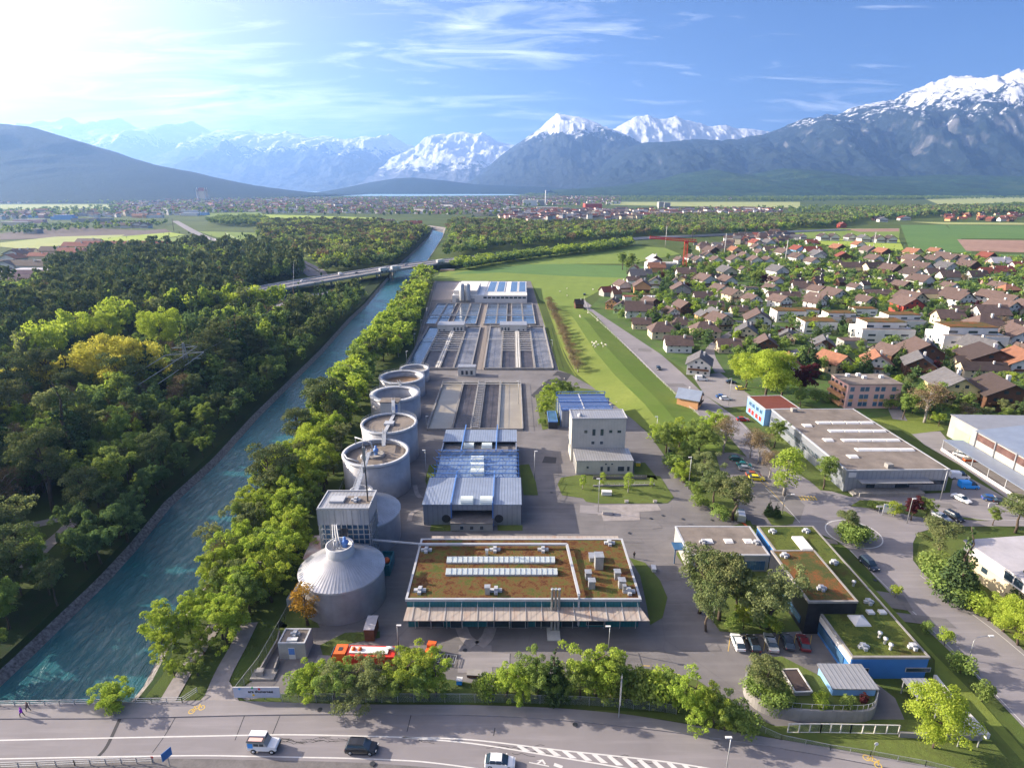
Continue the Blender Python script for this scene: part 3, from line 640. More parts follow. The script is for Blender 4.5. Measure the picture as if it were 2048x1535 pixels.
def make_proto(kind, i):
    shape, lm, n, sz, nm, look = SPEC[kind]; rs = np.random.RandomState(hash_(kind) + 31*i); H = 12.0
    cl = clumps(shape, rs, H); me = quads_mesh(nm + '_crown', leaves(cl, n, sz, rs, 0.8, 0.35 if shape in ('pine',) else 0.1), [M[lm]])
    tm = trunk_mb(shape, rs, H, cl).data(nm + '_trunk', M['bark_pale'] if kind in ('bare', 'birch') else M['bark'])
    return me, tm
def hash_(s): return sum((i+1)*ord(c) for i, c in enumerate(s)) % 9973
for k in SPEC: PROTO[k] = [make_proto(k, i) for i in range(3)]
TREES = []          # (object, kind) for labelling later
FOOT = []           # (x, y, r): ground taken by buildings
def plant(kind, p, h, wide=1.0, label=None, group='trees'):
    cr, tr = PROTO[kind][rnd.randrange(3)]; nm, look = SPEC[kind][4:6]
    e = empty(nm, p, rnd.random()*6.28, label, {'shrub': 'shrub'}.get(nm, 'tree'), group)
    s = h/12.0; e.scale = (s*wide*rnd.uniform(0.92, 1.08), s*wide*rnd.uniform(0.92, 1.08), s)
    c = bpy.data.objects.new('crown', cr); COL.objects.link(c); c.parent = e
    t = bpy.data.objects.new('trunk', tr); COL.objects.link(t); t.parent = e
    TREES.append([e, kind, look]); return e
QUOTA = {}
def plant_q(kind, x, y, h, w, group, stuff, lod=0):
    nm = SPEC[kind][4]; lim = {'trees of the riverside wood': {'broadleaf_tree': 105, 'pine_tree': 60, 'spruce_tree': 50, 'bare_tree': 30}, 'trees between the river and the plant': {'broadleaf_tree': 85}, 'garden trees in the village': {'broadleaf_tree': 55, 'shrub': 60}}[group].get(nm, 40)
    n = QUOTA.get((group, nm), 0)
    if n < lim: QUOTA[(group, nm)] = n + 1; return plant(kind, (x, y, 0), h, w, group=group)
    add_stuff(stuff, kind, x, y, h, lod)
def tpx(kind, x, yb, yt, wide=1.0, label=None, z=0.0, group='trees'):
    p = g(x, yb, z); h = at(x, yt, p.y).z - z; return plant(kind, p, max(1.2, h), wide, label, group)
def inpoly(x, y, P):
    c = False; n = len(P)
    for i in range(n):
        (x1, y1), (x2, y2) = P[i], P[(i+1) % n]
        if (y1 > y) != (y2 > y) and x < (x2-x1)*(y-y1)/(y2-y1) + x1: c = not c
    return c
def scatter(px, sp, jit=0.45, avoid=None, seed=1):
    """jittered ground points whose photo position falls inside outline px"""
    W_ = [g(a, b) for a, b in px]; x0 = min(p.x for p in W_); x1 = max(p.x for p in W_); y0 = min(p.y for p in W_); y1 = max(p.y for p in W_)
    r_ = random.Random(seed); out = []; y = y0; j = 0
    while y < y1:
        x = x0 + (sp/2 if j % 2 else 0); j += 1
        while x < x1:
            X = x + r_.uniform(-jit, jit)*sp; Y = y + r_.uniform(-jit, jit)*sp
            q = proj((X, Y, 0))
            if inpoly(q[0], q[1], px) and not (avoid and avoid(X, Y, q)): out.append((X, Y, q))
            x += sp
        y += sp*0.87
    return out
def near_line(q, P, w):
    for (a, b) in zip(P, P[1:]):
        ax, ay = a; bx, by = b; t = max(0, min(1, ((q[0]-ax)*(bx-ax)+(q[1]-ay)*(by-ay))/((bx-ax)**2+(by-ay)**2)))
        if math.hypot(q[0]-ax-t*(bx-ax), (q[1]-ay-t*(by-ay))) < w: return True
    return False
def in_river(X, Y, m=3.0): return Y < YEND + 300 and xL(Y) - m < X < xR(Y) + m
LOW = {}
def low(kind, lod):
    if (kind, lod) not in LOW:
        shape, lm, n, sz = SPEC[kind][:4]; rs = np.random.RandomState(hash_(kind) + lod)
        nn, ss = [(620, 0.95), (170, 1.7), (36, 3.4)][lod]
        if shape == 'bare': ss *= 0.75
        if shape == 'spruce': ss *= 0.8
        LOW[(kind, lod)] = [leaves(clumps(shape, rs), nn, ss, rs) for _ in range(4)]
    return LOW[(kind, lod)]
STUFF = {}
def add_stuff(group, kind, x, y, h, lod, z=0.0, w=1.0):
    v = low(kind, lod)[rnd.randrange(4)]; a = rnd.random()*6.28; ca, sa = math.cos(a), math.sin(a); s = h/12.0
    V = np.empty_like(v); V[:, 0] = (v[:, 0]*ca - v[:, 1]*sa)*s*w + x; V[:, 1] = (v[:, 0]*sa + v[:, 1]*ca)*s*w + y; V[:, 2] = v[:, 2]*s + z
    STUFF.setdefault(group, []).append((V, SPEC[kind][1]))
def flush_stuff():
    for gname, L__ in STUFF.items():
        ms = sorted({m for _, m in L__}); v = np.concatenate([a for a, _ in L__]); mi = np.concatenate([np.full(len(a)//4, ms.index(m)) for a, m in L__])
        o = bpy.data.objects.new(gname, quads_mesh(gname, v, [M[m] for m in ms], mi)); COL.objects.link(o); tag(o, kind='stuff')
def pick(r_, table):
    t = r_.random()*sum(w for _, w in table)
    for k, w in table:
        t -= w
        if t <= 0: return k
    return table[-1][0]
rf = random.Random(5)
# ---- the wood left of the river
FA = [(-260,1500),(-30,1395),(40,1312),(200,1166),(258,1105),(330,1010),(425,922),(500,838),(570,768),(636,702),(690,643),(735,598),(700,585),(640,618),(560,640),(520,625),(470,612),(500,585),(560,562),(610,552),(600,538),(540,516),(500,507),(400,508),(330,512),(240,522),(150,545),(110,565),(60,590),(0,600),(-260,640)]
path_px = [(-60,1075),(40,1055),(110,1040),(165,1018)], [(40,1150),(90,1095),(130,1060),(165,1018)]
def near_path(q, w=24):
    for P in path_px:
        for (a, b) in zip(P, P[1:]):
            ax, ay = a; bx, by = b; t = max(0, min(1, ((q[0]-ax)*(bx-ax)+(q[1]-ay)*(by-ay))/((bx-ax)**2+(by-ay)**2)))
            if math.hypot(q[0]-ax-t*(bx-ax), (q[1]-ay-t*(by-ay))*1.6) < w: return True
    return False
VIL = [(0,470),(130,505),(140,570),(0,600)]
pts = scatter(FA, 5.7, avoid=lambda X, Y, q: in_river(X, Y, 2.5) or near_path(q), seed=3)
cand = []
for X, Y, q in pts:
    dist = math.hypot(X, Y); nz = mnoise.noise(Vector((X/55, Y/55, 1))); n2_ = mnoise.noise(Vector((X/38, Y/38, 9)))
    bank = X > xL(Y) - 24
    if bank: k = pick(rf, [('mid', 4), ('dark', 6), ('grey', 1), ('pine', 2)])
    elif nz > 0.16: k = pick(rf, [('pine', 6), ('dark', 2), ('spruce', 4), ('bare', 1.5), ('tallm', 1)])
    elif nz < -0.2: k = pick(rf, [('mid', 4), ('dark', 3), ('grey', 2.5), ('fresh', 1.5), ('bare', 1), ('tallm', 2)])
    else: k = pick(rf, [('dark', 5), ('mid', 3), ('pine', 3), ('spruce', 2), ('bare', 1.6), ('grey', 1.6), ('tallm', 1.5), ('fresh', 0.7)])
    h = {'spruce': 25, 'pine': 20, 'bare': 14}.get(k, 14.5) * rf.uniform(0.62, 1.25) * (0.62 if bank else 1.0)
    if near_line(q, [(-20,770),(60,765),(160,745),(262,735),(330,735)], 62): h = min(h, 8.5)
    if near_line(q, [(60,760),(130,728),(200,706),(260,686),(340,674),(420,658),(500,642),(560,636)], 15): h *= 0.55
    cand.append((dist, X, Y, k, h, q))
# the pale yellow-green row in the middle of the wood
rowp = smooth_path([g(a, b) for a, b in [(70,735),(130,705),(200,685),(260,665),(340,655),(420,640),(480,628),(560,625)]], 5)
cand.sort()
n_ind = 0
for dist, X, Y, k, h, q in cand:
    if -60 < q[0] < 2100 and q[1] < 1560 and n_ind < 380:
        plant_q(k, X, Y, h, rf.uniform(0.72, 1.0), 'trees of the riverside wood', 'riverside_wood'); n_ind += 1
    elif q[0] < -120: continue
    else:
        add_stuff('riverside_wood', k, X, Y, h, 0 if dist < 420 else 1, 0.0, rf.uniform(0.65, 0.95))
for p in rowp:
    add_stuff('riverside_wood', pick(rf, [('lime', 4), ('fresh', 3), ('grey', 2), ('mid', 1.5)]), p.x + rf.uniform(-6, 6), p.y + rf.uniform(-9, 9), rf.uniform(14, 23), 0, 0.0, rf.uniform(0.6, 0.9))
for x, yb, yt, w in [(238,800,665,0.85),(292,800,675,0.8),(120,815,712,0.85),(150,805,722,0.7),(60,825,735,0.8),(15,820,738,0.9),(2,860,790,0.9),(262,810,690,0.9),(330,705,612,0.8),(225,690,622,0.8)]:
    tpx('yellow' if yt > 640 else 'lime', x, yb, yt, w, group='yellow trees in the riverside wood')
for x, yb, yt, k in [(235,1010,893,'mid'),(150,1000,960,'dark'),(262,960,865,'mid'),(40,1180,1050,'pine'),(255,1080,1000,'dark')]:
    tpx(k, x, yb, yt, 1.1, group='trees of the riverside wood')
# ---- tree belt between river and plant
FS = [(268,1398),(300,1345),(345,1290),(405,1205),(478,1085),(548,985),(612,895),(662,815),(718,735),(768,662),(808,612),(846,552),(862,560),(846,600),(818,690),(795,722),(748,735),(725,800),(700,880),(672,960),(628,1010),(600,1100),(560,1210),(520,1260),(470,1320),(440,1390)]
trackA = [(335,1402),(372,1340),(408,1285),(462,1200),(520,1120),(575,1040)]; trackB = [(425,1400),(448,1345),(475,1295),(500,1245)]
n = 0
for X, Y, q in sorted(scatter(FS, 4.1, avoid=lambda X, Y, q: in_river(X, Y, 2.5) or near_line(q, trackA, 10) or near_line(q, trackB, 10), seed=9), key=lambda a: a[1]):
    k = pick(rf, [('fresh', 6), ('mid', 3), ('pine', 1.4 if q[1] < 1120 else 0.1), ('grey', 1.2), ('lime', 1.0 if q[1] > 700 else 0.3), ('bare', 0.6), ('tallm', 1.2), ('birch', 1.2)])
    h = rf.uniform(7.5, 12.5) if q[1] > 1180 else rf.uniform(9, 14)
    if q[1] > 1300: h = rf.uniform(4, 7.5)
    if q[1] > 1000: k = {'fresh': 'bushf', 'mid': 'bushm', 'grey': 'bushg', 'lime': 'bushf', 'birch': 'bushf'}.get(k, k)
    if q[1] > 640: plant_q(k, X, Y, h, rf.uniform(0.7, 0.95), 'trees between the river and the plant', 'river_belt_trees')
    else: add_stuff('far_bank_trees', k, X, Y, h, 1)
for x, yb, yt, k in [(545,1010,893,'pine'),(600,900,820,'pine'),(655,870,755,'pine'),(232,1425,1350,'fresh')]:
    tpx(k, x, yb, yt, 1.15, group='trees between the river and the plant', z=-2 if x == 232 else 0)
# ---- woods beyond the motorway
def wood(gname, px, sp, table, hr, lod, seed, avoid=None):
    for X, Y, q in scatter(px, sp, seed=seed, avoid=lambda X, Y, q: in_river(X, Y, 4) or (avoid and avoid(X, Y, q))):
        nz = mnoise.noise(Vector((X/90, Y/90, seed)))
        k = pick(rf, [(a, w*(2.2 if (nz > 0) == (i % 2 == 0) else 0.7)) for i, (a, w) in enumerate(table)])
        add_stuff(gname, k, X, Y, rf.uniform(*hr), lod)
mixA = [('mid', 3), ('bare', 2), ('dark', 3), ('pine', 3), ('grey', 1.5), ('fresh', 1)]
wood('motorway_wood', [(650,548),(640,530),(600,512),(545,492),(512,472),(530,452),(650,450),(760,454),(858,466),(838,495),(806,524),(772,536),(700,545)], 9.5, mixA, (13, 19), 1, 21)
wood('east_bank_wood', [(884,520),(905,490),(893,456),(910,446),(1000,450),(1100,455),(1200,452),(1290,455),(1300,472),(1250,478),(1160,484),(1080,492),(980,503)], 10.5, mixA, (13, 18), 1, 22)
wood('east_bank_wood', [(900,538),(1000,521),(1080,511),(1180,498),(1265,487),(1262,496),(1180,507),(1080,519),(1000,529),(935,542)], 5.0, [('mid', 3), ('fresh', 2), ('dark', 2)], (8, 13), 1, 23)
wood('belt_wood', [(1290,472),(1290,440),(1400,436),(1560,436),(1690,438),(1712,447),(1640,458),(1560,463),(1480,470),(1380,474)], 12, mixA, (13, 18), 1, 24)
wood('belt_wood', [(1700,443),(1640,432),(1700,425),(1900,418),(2080,420),(2080,428),(1960,430),(1880,434),(1800,438)], 15, mixA, (14, 20), 2, 25)
wood('west_wood', [(430,452),(412,445),(440,440),(520,438),(540,444),(540,452),(480,454)], 13, [('dark', 3), ('mid', 2)], (12, 18), 1, 26)
wood('west_wood', [(370,510),(440,512),(545,512),(600,535),(560,538),(480,530),(380,520)], 8, mixA, (12, 18), 1, 27)
wood('west_wood', [(0,458),(60,456),(200,450),(330,446),(345,452),(200,462),(60,470),(0,470)], 22, [('dark', 3), ('mid', 2)], (8, 14), 2, 28)
for i, (px, sp) in enumerate([([(0,440),(300,432),(420,428),(700,430),(880,436),(1100,432),(1100,424),(880,420),(500,414),(200,416),(0,424)], 46),
              ([(200,408),(560,402),(860,398),(1240,398),(1240,412),(900,416),(560,412),(230,416)], 62),
              ([(560,397),(900,395),(1240,393),(1240,397),(900,399),(560,401)], 60),
              ([(1150,394),(1500,393),(2100,388),(2100,396),(1850,399),(1600,403),(1240,402)], 42),
              ([(1250,424),(1600,418),(1850,416),(2080,408),(2080,412),(1860,424),(1600,428),(1300,430)], 40),
              ([(0,400),(300,398),(560,397),(560,401),(230,407),(0,407)], 60)]):
    wood('distant_woodland', px, sp, [('dark', 4), ('mid', 3), ('spruce', 2)], (12, 19), 2, 40+i)
# ---- belts seen on the plain under the mountains
for i, (px, sp) in enumerate([([(1050,389),(1500,388),(2200,383),(2200,387),(1500,393),(1050,393)], 75), ([(1500,398),(1900,396),(1900,399),(1500,402)], 30)]):
    wood('distant_woodland', px, sp, [('dark', 4), ('mid', 2)], (16, 26), 2, 60+i)
# ---------------------------------------------------------------- framed buildings
class Fr:
    def __init__(s, name, label, cat, corners, z, z0=0.0, group=None, ang=None):
        FL, FR, BR, BL = [g(a, b, z) for a, b in corners]; c = (FL+FR+BR+BL)/4
        u = ((FR-FL) + (BR-BL)); u = Vector((u.x, u.y, 0)).normalized()
        if ang is not None: u = Vector((math.cos(ang), math.sin(ang), 0))
        v = Vector((-u.y, u.x, 0))
        s.w = (abs((FR-FL).dot(u)) + abs((BR-BL).dot(u)))/2; s.d = (abs((BL-FL).dot(v)) + abs((BR-FR).dot(v)))/2
        s.h = z - z0; s.u, s.v_, s.z0 = u, v, z0; o = c - u*s.w/2 - v*s.d/2; s.o = Vector((o.x, o.y, z0)); s.rz = math.atan2(u.y, u.x)
        s.e = empty(name, s.o, s.rz, label, cat, group); FOOT.append((c.x, c.y, max(s.w, s.d)/2))
    def P(s, name, mb, mats, parent=None): return mb.build(name, mats, parent or s.e)
    def world(s, x, y, z=0): return s.o + s.u*x + s.v_*y + Vector((0, 0, z))
    def loc(s, px, py, z):
        p = g(px, py, z) - s.o; return p.dot(s.u), p.dot(s.v_)
def win(F_, x, z, w, h, side='f', m='glass', name='window', parent=None, fr=True):
    """a window proud of a wall: frame with a pane"""
    e = 0.06
    if side == 'f': b = lambda x0, x1, z0, z1, o: (x0, x1, -o, 0.02, z0, z1)
    elif side == 'b': b = lambda x0, x1, z0, z1, o: (x0, x1, F_.d-0.02, F_.d+o, z0, z1)
    elif side == 'l': b = lambda x0, x1, z0, z1, o: (-o, 0.02, x0, x1, z0, z1)
    else: b = lambda x0, x1, z0, z1, o: (F_.w-0.02, F_.w+o, x0, x1, z0, z1)
    q = MB().box(*b(x-w/2-0.08, x+w/2+0.08, z-0.08, z+h+0.08, e)); o = q.build(name, M['white_metal'] if m != 'none' else M[m], parent or F_.e)
    p = MB().box(*b(x-w/2, x+w/2, z, z+h, e+0.02)); p.build('pane', M[m], o); return o
def parapet(w, d, z, t=0.35, h=0.35):
    return MB().box(0, w, 0, t, z, z+h).box(0, w, d-t, d, z, z+h).box(0, t, t, d-t, z, z+h).box(w-t, w, t, d-t, z, z+h)
def cross_vent(F_, px, py, z, s=0.8):
    x, y = F_.loc(px, py, z); mb = MB().box(x-s*1.4, x+s*1.4, y-s*0.42, y+s*0.42, z-0.02, z+0.5).box(x-s*0.42, x+s*0.42, y-s*1.3, y+s*1.3, z-0.02, z+0.52).box(x-0.35, x+0.35, y-0.35, y+0.35, z+0.5, z+0.85)
    return F_.P('roof_vent', mb, M['white_metal'])
def dome_light(F_, px, py, z, w=2.4, d=1.6, h=0.8, m='poly', name='skylight'):
    x, y = F_.loc(px, py, z); mb = MB(); n = 8
    for i in range(n):
        a0, a1 = math.pi*i/n, math.pi*(i+1)/n
        mb.add([(x - w/2, y - d/2*math.cos(a0), z + h*math.sin(a0)), (x + w/2, y - d/2*math.cos(a0), z + h*math.sin(a0)), (x + w/2, y - d/2*math.cos(a1), z + h*math.sin(a1)), (x - w/2, y - d/2*math.cos(a1), z + h*math.sin(a1))], [(0,1,2,3)])
    for sx in (-1, 1):
        mb.add([(x + sx*w/2, y - d/2*math.cos(math.pi*i/n), z + h*math.sin(math.pi*i/n)) for i in range(n+1)], [tuple(range(n+1))])
    mb.box(x-w/2-0.1, x+w/2+0.1, y-d/2-0.1, y+d/2+0.1, z-0.02, z+0.12); return F_.P(name, mb, M[m])
# ---- the sedum roofed workshop
A = Fr('workshop_building', 'wide low workshop with rusty red planted roof and stained canopy along its front', 'building', [(815,1200),(1289,1200),(1240,1078),(838,1078)], 6.1)
w, d, h = A.w, A.d, A.h
A.P('wall', MB().box(0.25, w-0.25, 0.25, d-0.25, 0, h-0.05), M['teal'])
A.P('planted_roof', MB().box(0.35, w-0.35, 0.35, d-0.35, h-0.06, h+0.12), M['sedum'])
A.P('roof_edge', parapet(w, d, h-0.25, 0.42, 0.5), M['white_metal'])
for (a, b) in ((1108,1123),(1106,1146)): pass
for yy, x0, x1 in ((1122, 894, 1109), (1146, 892, 1114)):
    xa, ya = A.loc(x0, yy, h); xb, _ = A.loc(x1, yy, h); n = 21; st = (xb-xa)/n
    mb = MB().box(xa, xb, ya-1.0, ya+1.0, h+0.1, h+0.5, 1)
    for i in range(n):
        p0, p1 = xa+st*i+0.05, xa+st*(i+1)-0.05
        mb.add([(p0, ya-1.0, h+0.5), (p1, ya-1.0, h+0.5), (p1, ya, h+1.15), (p0, ya, h+1.15)], [(0,1,2,3)]); mb.add([(p0, ya+1.0, h+0.5), (p0, ya, h+1.15), (p1, ya, h+1.15), (p1, ya+1.0, h+0.5)], [(0,1,2,3)])
        mb.bar((p1+0.05, ya-1.0, h+0.5), (p1+0.05, ya, h+1.17), 0.1, 0.1, 1)
    for q in (xa+0.05, xb-0.05): mb.add([(q, ya-1, h+0.5), (q, ya+1, h+0.5), (q, ya, h+1.15)], [(0,1,2)], 1)
    A.P('roof_light', mb, [M['poly'], M['white_metal']])
for px, py in [(853,1101),(990,1100),(1086,1100),(1219,1087),(840,1182),(992,1182),(1258,1184)]: cross_vent(A, px, py, h+0.1)
for px, py, sx, sy, sz in [(975,1186,0.9,0.9,1.6),(1191,1118,2.6,1.8,1.0),(1197,1134,1.6,1.8,3.0),(1176,1156,1.1,1.2,1.6),(1183,1174,1.2,1.2,1.7),(1234,1155,1.1,1.2,1.6),(1243,1173,1.2,1.2,1.7),(974,1110,0.5,0.5,1.4),(1248,1184,0.5,0.5,1.6)]:
    x, y = A.loc(px, py, h+0.1); A.P('roof_unit', MB().box(x-sx/2, x+sx/2, y-sy/2, y+sy/2, h+0.05, h+sz).box(x-sx/2-0.1, x+sx/2+0.1, y-sy/2-0.1, y+sy/2+0.1, h+sz, h+sz+0.12), M['galv'])
xa, ya = A.loc(1133, 1084, h+1); xb, yb = A.loc(1159, 1199, h+0.7)
A.P('roof_duct', MB().bar((0, d-3.4, h+1.0), (xa, d-3.4, h+1.0), 0.5, 0.4).bar((xa, d-3.4, h+1.0), (xb, 0.3, h+1.0), 0.5, 0.4).bar((xb, 0.2, h+1.0), (xb, -0.4, 1.0), 0.35), M['white_metal'])
A.P('canopy', MB().add([(0.3, -0.15, 4.75), (w-0.2, -0.15, 4.75), (w+0.9, -3.3, 4.35), (0.1, -3.3, 4.35), (0.3, -0.15, 4.63), (w-0.2, -0.15, 4.63), (w+0.9, -3.3, 4.23), (0.1, -3.3, 4.23)], [(0,3,2,1),(4,5,6,7),(3,7,6,2),(0,4,7,3),(1,2,6,5)]), M['canopy'])
mb = MB()
for i in range(15):
    x = 1.6 + i*(w-2.4)/14; mb.bar((x, -3.35, 4.43), (x, -0.1, 4.84), 0.07); mb.bar((x, -0.05, 5.9), (x, -3.2, 4.5), 0.035); mb.bar((x, -0.15, 0), (x, -0.15, 4.7), 0.12)
A.P('canopy_frame', mb, M['white_metal'])
A.P('rear_canopy', MB().box(2.0, w-0.5, d+0.1, d+2.6, 5.2, 5.3), M['canopy'])
for i, (x, ww, hh, z) in enumerate([(4.5,4.6,2.6,0.3),(9.2,2,3,0.1),(17,4,2.6,0.3),(21,3,3.2,0.1),(26,4,2.6,0.3),(30.4,3,2.6,0.3),(35.2,3.4,2.2,0.7),(39.5,4.6,2.2,0.7),(46,2,2.8,0.1),(50.5,2.6,2.6,0.3)]):
    if x + ww < w: win(A, x, z, ww, hh, 'f')
for px in (1104, 1111, 1118):
    x, _ = A.loc(px, 1205, h); A.P('chimney', MB().lathe([(0.22, 0.2), (0.22, 9.0), (0.28, 9.0), (0.28, 9.3)], 14, (x, -0.85, 0), capt=True), M['galv'])
A.P('doorstep', MB().box(w*0.60, w*0.655, -3.4, -0.2, 0, 0.25), M['concrete_pale'])
# ---- blue trussed machine hall (three blocks in one building)
B = Fr('machine_hall', 'pale ribbed roof hall with blue steel trusses and round barrel skylights', 'building', [(862,1009),(1046,1009),(1026,860),(884,860)], 5.6, ang=0.0)
w, h = B.w + 1.6, 5.6; B.e.location.x -= 0.8; B.o.x -= 0.8; d = B.d
_, y1 = B.loc(950, 956, h); _, y2 = B.loc(950, 901, h)
x2a, x2b = 1.0, w-1.0
B.P('wall', MB().box(0.1, w*0.29, 0.1, y1, 0, h-0.1).box(w*0.71, w-0.1, 0.1, y1, 0, h-0.1).box(w*0.29, w*0.71, 3.2, y1, 0, h-0.1).box(w*0.28, w*0.72, 0.1, 3.3, 4.1, h-0.1).box(1.0, w-1.0, y1+0.02, d-0.1, 0, 4.3).box(0.9, w-0.9, y2, y2+0.3, 0, h-0.1).box(0.9, w-0.9, d-0.3, d, 0, h-0.1).box(0.9, 1.2, y2+0.3, d-0.3, 4.3, h-0.1).box(w-1.2, w-0.9, y2+0.3, d-0.3, 4.3, h-0.1), M['clad'])
B.P('front_roof', MB().box(-0.1, w+0.1, -0.1, y1+0.2, h-0.1, h+0.15), M['roof_blue'])
B.P('rear_roof', MB().box(0.8, w-0.8, y2+(d-y2)*0.42, d+0.1, h-0.1, h+0.15), M['roof_blue'])
B.P('middle_roof', MB().box(1.0, w-1.0, y1+0.2, y2-0.1, 4.3, 4.45), M['roof_mid'])
B.P('roof_pit', MB().box(1.3, w-1.3, y2+0.4, y2+(d-y2)*0.40, 4.31, 4.4), M['concrete_dark'])
for q in range(4):
    y = y1 + 1.2 + q*(y2 - y1 - 1.6)/3.2; mb = MB()
    for z in (h-0.3, h+0.9): mb.bar((0.3, y, z), (w-0.3, y, z), 0.15)
    for i in range(13): 
        x = 0.5 + i*(w-1)/12; mb.bar((x, y, h-0.3), (x + (w-1)/24*(1 if i % 2 else -1), y, h+0.9), 0.1)
    mb.bar((0.5, y, 0), (0.5, y, h), 0.25); mb.bar((w-0.5, y, 0), (w-0.5, y, h), 0.25)
    for i in range(7):
        x = 4 + i*(w-8)/6
        if q < 3: mb.bar((x, y, h+0.8), (x+1.6, y + (y2-y1-1.6)/3.2, h+0.8), 0.07)
    B.P('roof_truss', mb, M['steel_blue'])
for x in (w*0.29, w*0.71):
    B.P('roof_beam', MB().box(x-0.14, x+0.14, -0.3, y1+3, h+0.3, h+0.75).box(x-0.14, x+0.14, -0.4, -0.1, 0, h+0.75), M['steel_blue'])
    B.P('roof_beam', MB().box(x-0.14, x+0.14, y2-1, d+3, h+0.3, h+0.75), M['steel_blue'])
for px, py, dd in [(934,1002,2.2),(973,1002,2.2),(938,893,1.8),(974,893,1.8)]: dome_light(B, px, py, h+(0.15 if py > 950 else -1.2), 3.0, dd+0.8, 1.25)
for py in (921, 934, 946): dome_light(B, 955, py, 4.5, 3.6, 3.0, 1.4)
B.P('gate', MB().box(w*0.30, w*0.70, 3.1, 3.18, 0.2, 4.0), M['grey_metal'])
for px in (905, 1004): 
    x = (px-862)/184*w; o = B.P('vent_grille', MB().lathe([(1.05, 0), (1.05, 0.12)], 20, (0,0,0), capt=True), M['dark_metal']); o.rotation_euler = (R(90), 0, 0); o.location = (x, 0.1, 1.8)
B.P('annex_wall', MB().box(w*0.29, w*0.71, -2.6, 3.1, 0, 2.0), M['grey_wall']); B.P('annex_roof', MB().box(w*0.285, w*0.715, -2.7, 3.08, 2.0, 2.15), M['concrete_dark'])
for x in (w*0.40, w*0.50, w*0.6): win(B, x, 0.5, 0.8, 0.9, 'f').location.y = -2.62
# ---- tall concrete building + annex + photovoltaic hall
C_ = Fr('process_building', 'tall windowless looking concrete block with small square windows and ribbed roof', 'building', [(1145,838),(1254,837),(1243,820),(1138.6,820)], 13.6)
w, d, h = C_.w, C_.d, C_.h
C_.P('wall', MB().box(0, w, 0, d, 0, h-0.1), mat_ribs('ribbed_concrete', (0.46,0.44,0.40), 0.9, 0, 0.8, 0.0, 0.2, 0.02, 0.12))
C_.P('roof', MB().box(-0.15, w+0.15, -0.15, d+0.15, h-0.1, h+0.12), M['roof_pale'])
C_.P('roof_edge', parapet(w+0.3, d+0.3, h+0.1, 0.2, 0.2), M['white_metal'])
for fx, z, ww, hh in [(0.26,9.2,0.9,0.9),(0.41,8.4,0.9,2.0),(0.56,8.4,0.9,2.0),(0.72,9.2,0.9,0.9),(0.88,9.2,1.1,0.8),(0.40,5.6,0.9,0.9),(0.56,5.6,0.9,0.9)]: win(C_, w*fx, z, ww, hh, 'f')
for y in (2.5, 6, 9): win(C_, y, 3, 1.2, 1.6, 'l')
x, y = C_.loc(1160, 832, h); C_.P('roof_dome', MB().lathe([(0.8, 0), (0.75, 0.5), (0.4, 0.9), (0.01, 1.0)], 12, (x, y, h)), M['white_metal'])
D_ = Fr('annex_building', 'low pale concrete annex in front of the tall concrete block', 'building', [(1154,921.5),(1267.6,920.7),(1254.5,897),(1146,897)], 4.2)
w, d, h = D_.w, D_.d, D_.h
D_.P('wall', MB().box(0, w, 0, d, 0, h-0.1), mat_ribs('board_concrete', (0.48,0.46,0.40), 1.1, 0, 0.8, 0.0, 0.2, 0.02, 0.1))
D_.P('roof', MB().box(-0.15, w+0.15, -0.15, d+0.15, h-0.1, h+0.12), M['roof_pale'])
for fx, z, ww, hh in [(0.2,1.9,0.6,0.6),(0.45,1.0,0.7,1.4),(0.57,1.0,0.7,1.4),(0.52,3.0,0.5,0.4),(0.63,3.0,0.5,0.4),(0.79,1.0,1.8,1.4),(0.92,1.0,0.7,1.4)]: win(D_, w*fx, z, ww, hh, 'f')
for y in (1.5, 5): D_.P('roller_door', MB().box(-0.06, 0.02, y, y+2.6, 0.1, 3), M['grey_metal'])
E_ = Fr('solar_hall', 'low hall with dark solar panel roof and blue trusses behind the tall concrete block', 'building', [(1122,822),(1222,820),(1209,788),(1115,788)], 6)
w, d, h = E_.w, E_.d, E_.h
E_.P('wall', MB().box(0.1, w-0.1, 0.1, d-0.1, 0, h-0.1), M['clad']); E_.P('solar_roof', MB().box(0, w, 0, d, h-0.1, h+0.1), M['solar'])
E_.P('roof_ridge', MB().box(w*0.45, w*0.47, 0, d, h+0.1, h+0.3), M['white_metal'])
for i in range(3):
    y = 1 + i*(d-2)/2; mb = MB().bar((-0.3, y, h+0.2), (w+0.3, y, h+0.2), 0.22).bar((-0.3, y, h+1.3), (w+0.3, y, h+1.3), 0.2).bar((-0.2, y, 0), (-0.2, y, h+1.3), 0.22).bar((w+0.2, y, 0), (w+0.2, y, h+1.3), 0.22)
    for k in range(12): x = k*w/11; mb.bar((x, y, h+0.2), (x + w/22*(1 if k % 2 else -1), y, h+1.3), 0.08)
    E_.P('roof_truss', mb, M['steel_blue'])
c_ = Fr('container', 'blue framed container with glass lid left of the solar hall', 'container', [(1098,843),(1116,843),(1110,822),(1093,822)], 2.6)
c_.P('body', MB().box(0, c_.w, 0, c_.d, 0, 2.4), M['dark_metal']); c_.P('lid', MB().box(0.1, c_.w-0.1, 0.1, c_.d-0.1, 2.4, 2.6), M['glass_blue']); c_.P('frame', parapet(c_.w+0.1, c_.d+0.1, 2.4, 0.15, 0.3), M['steel_blue'])
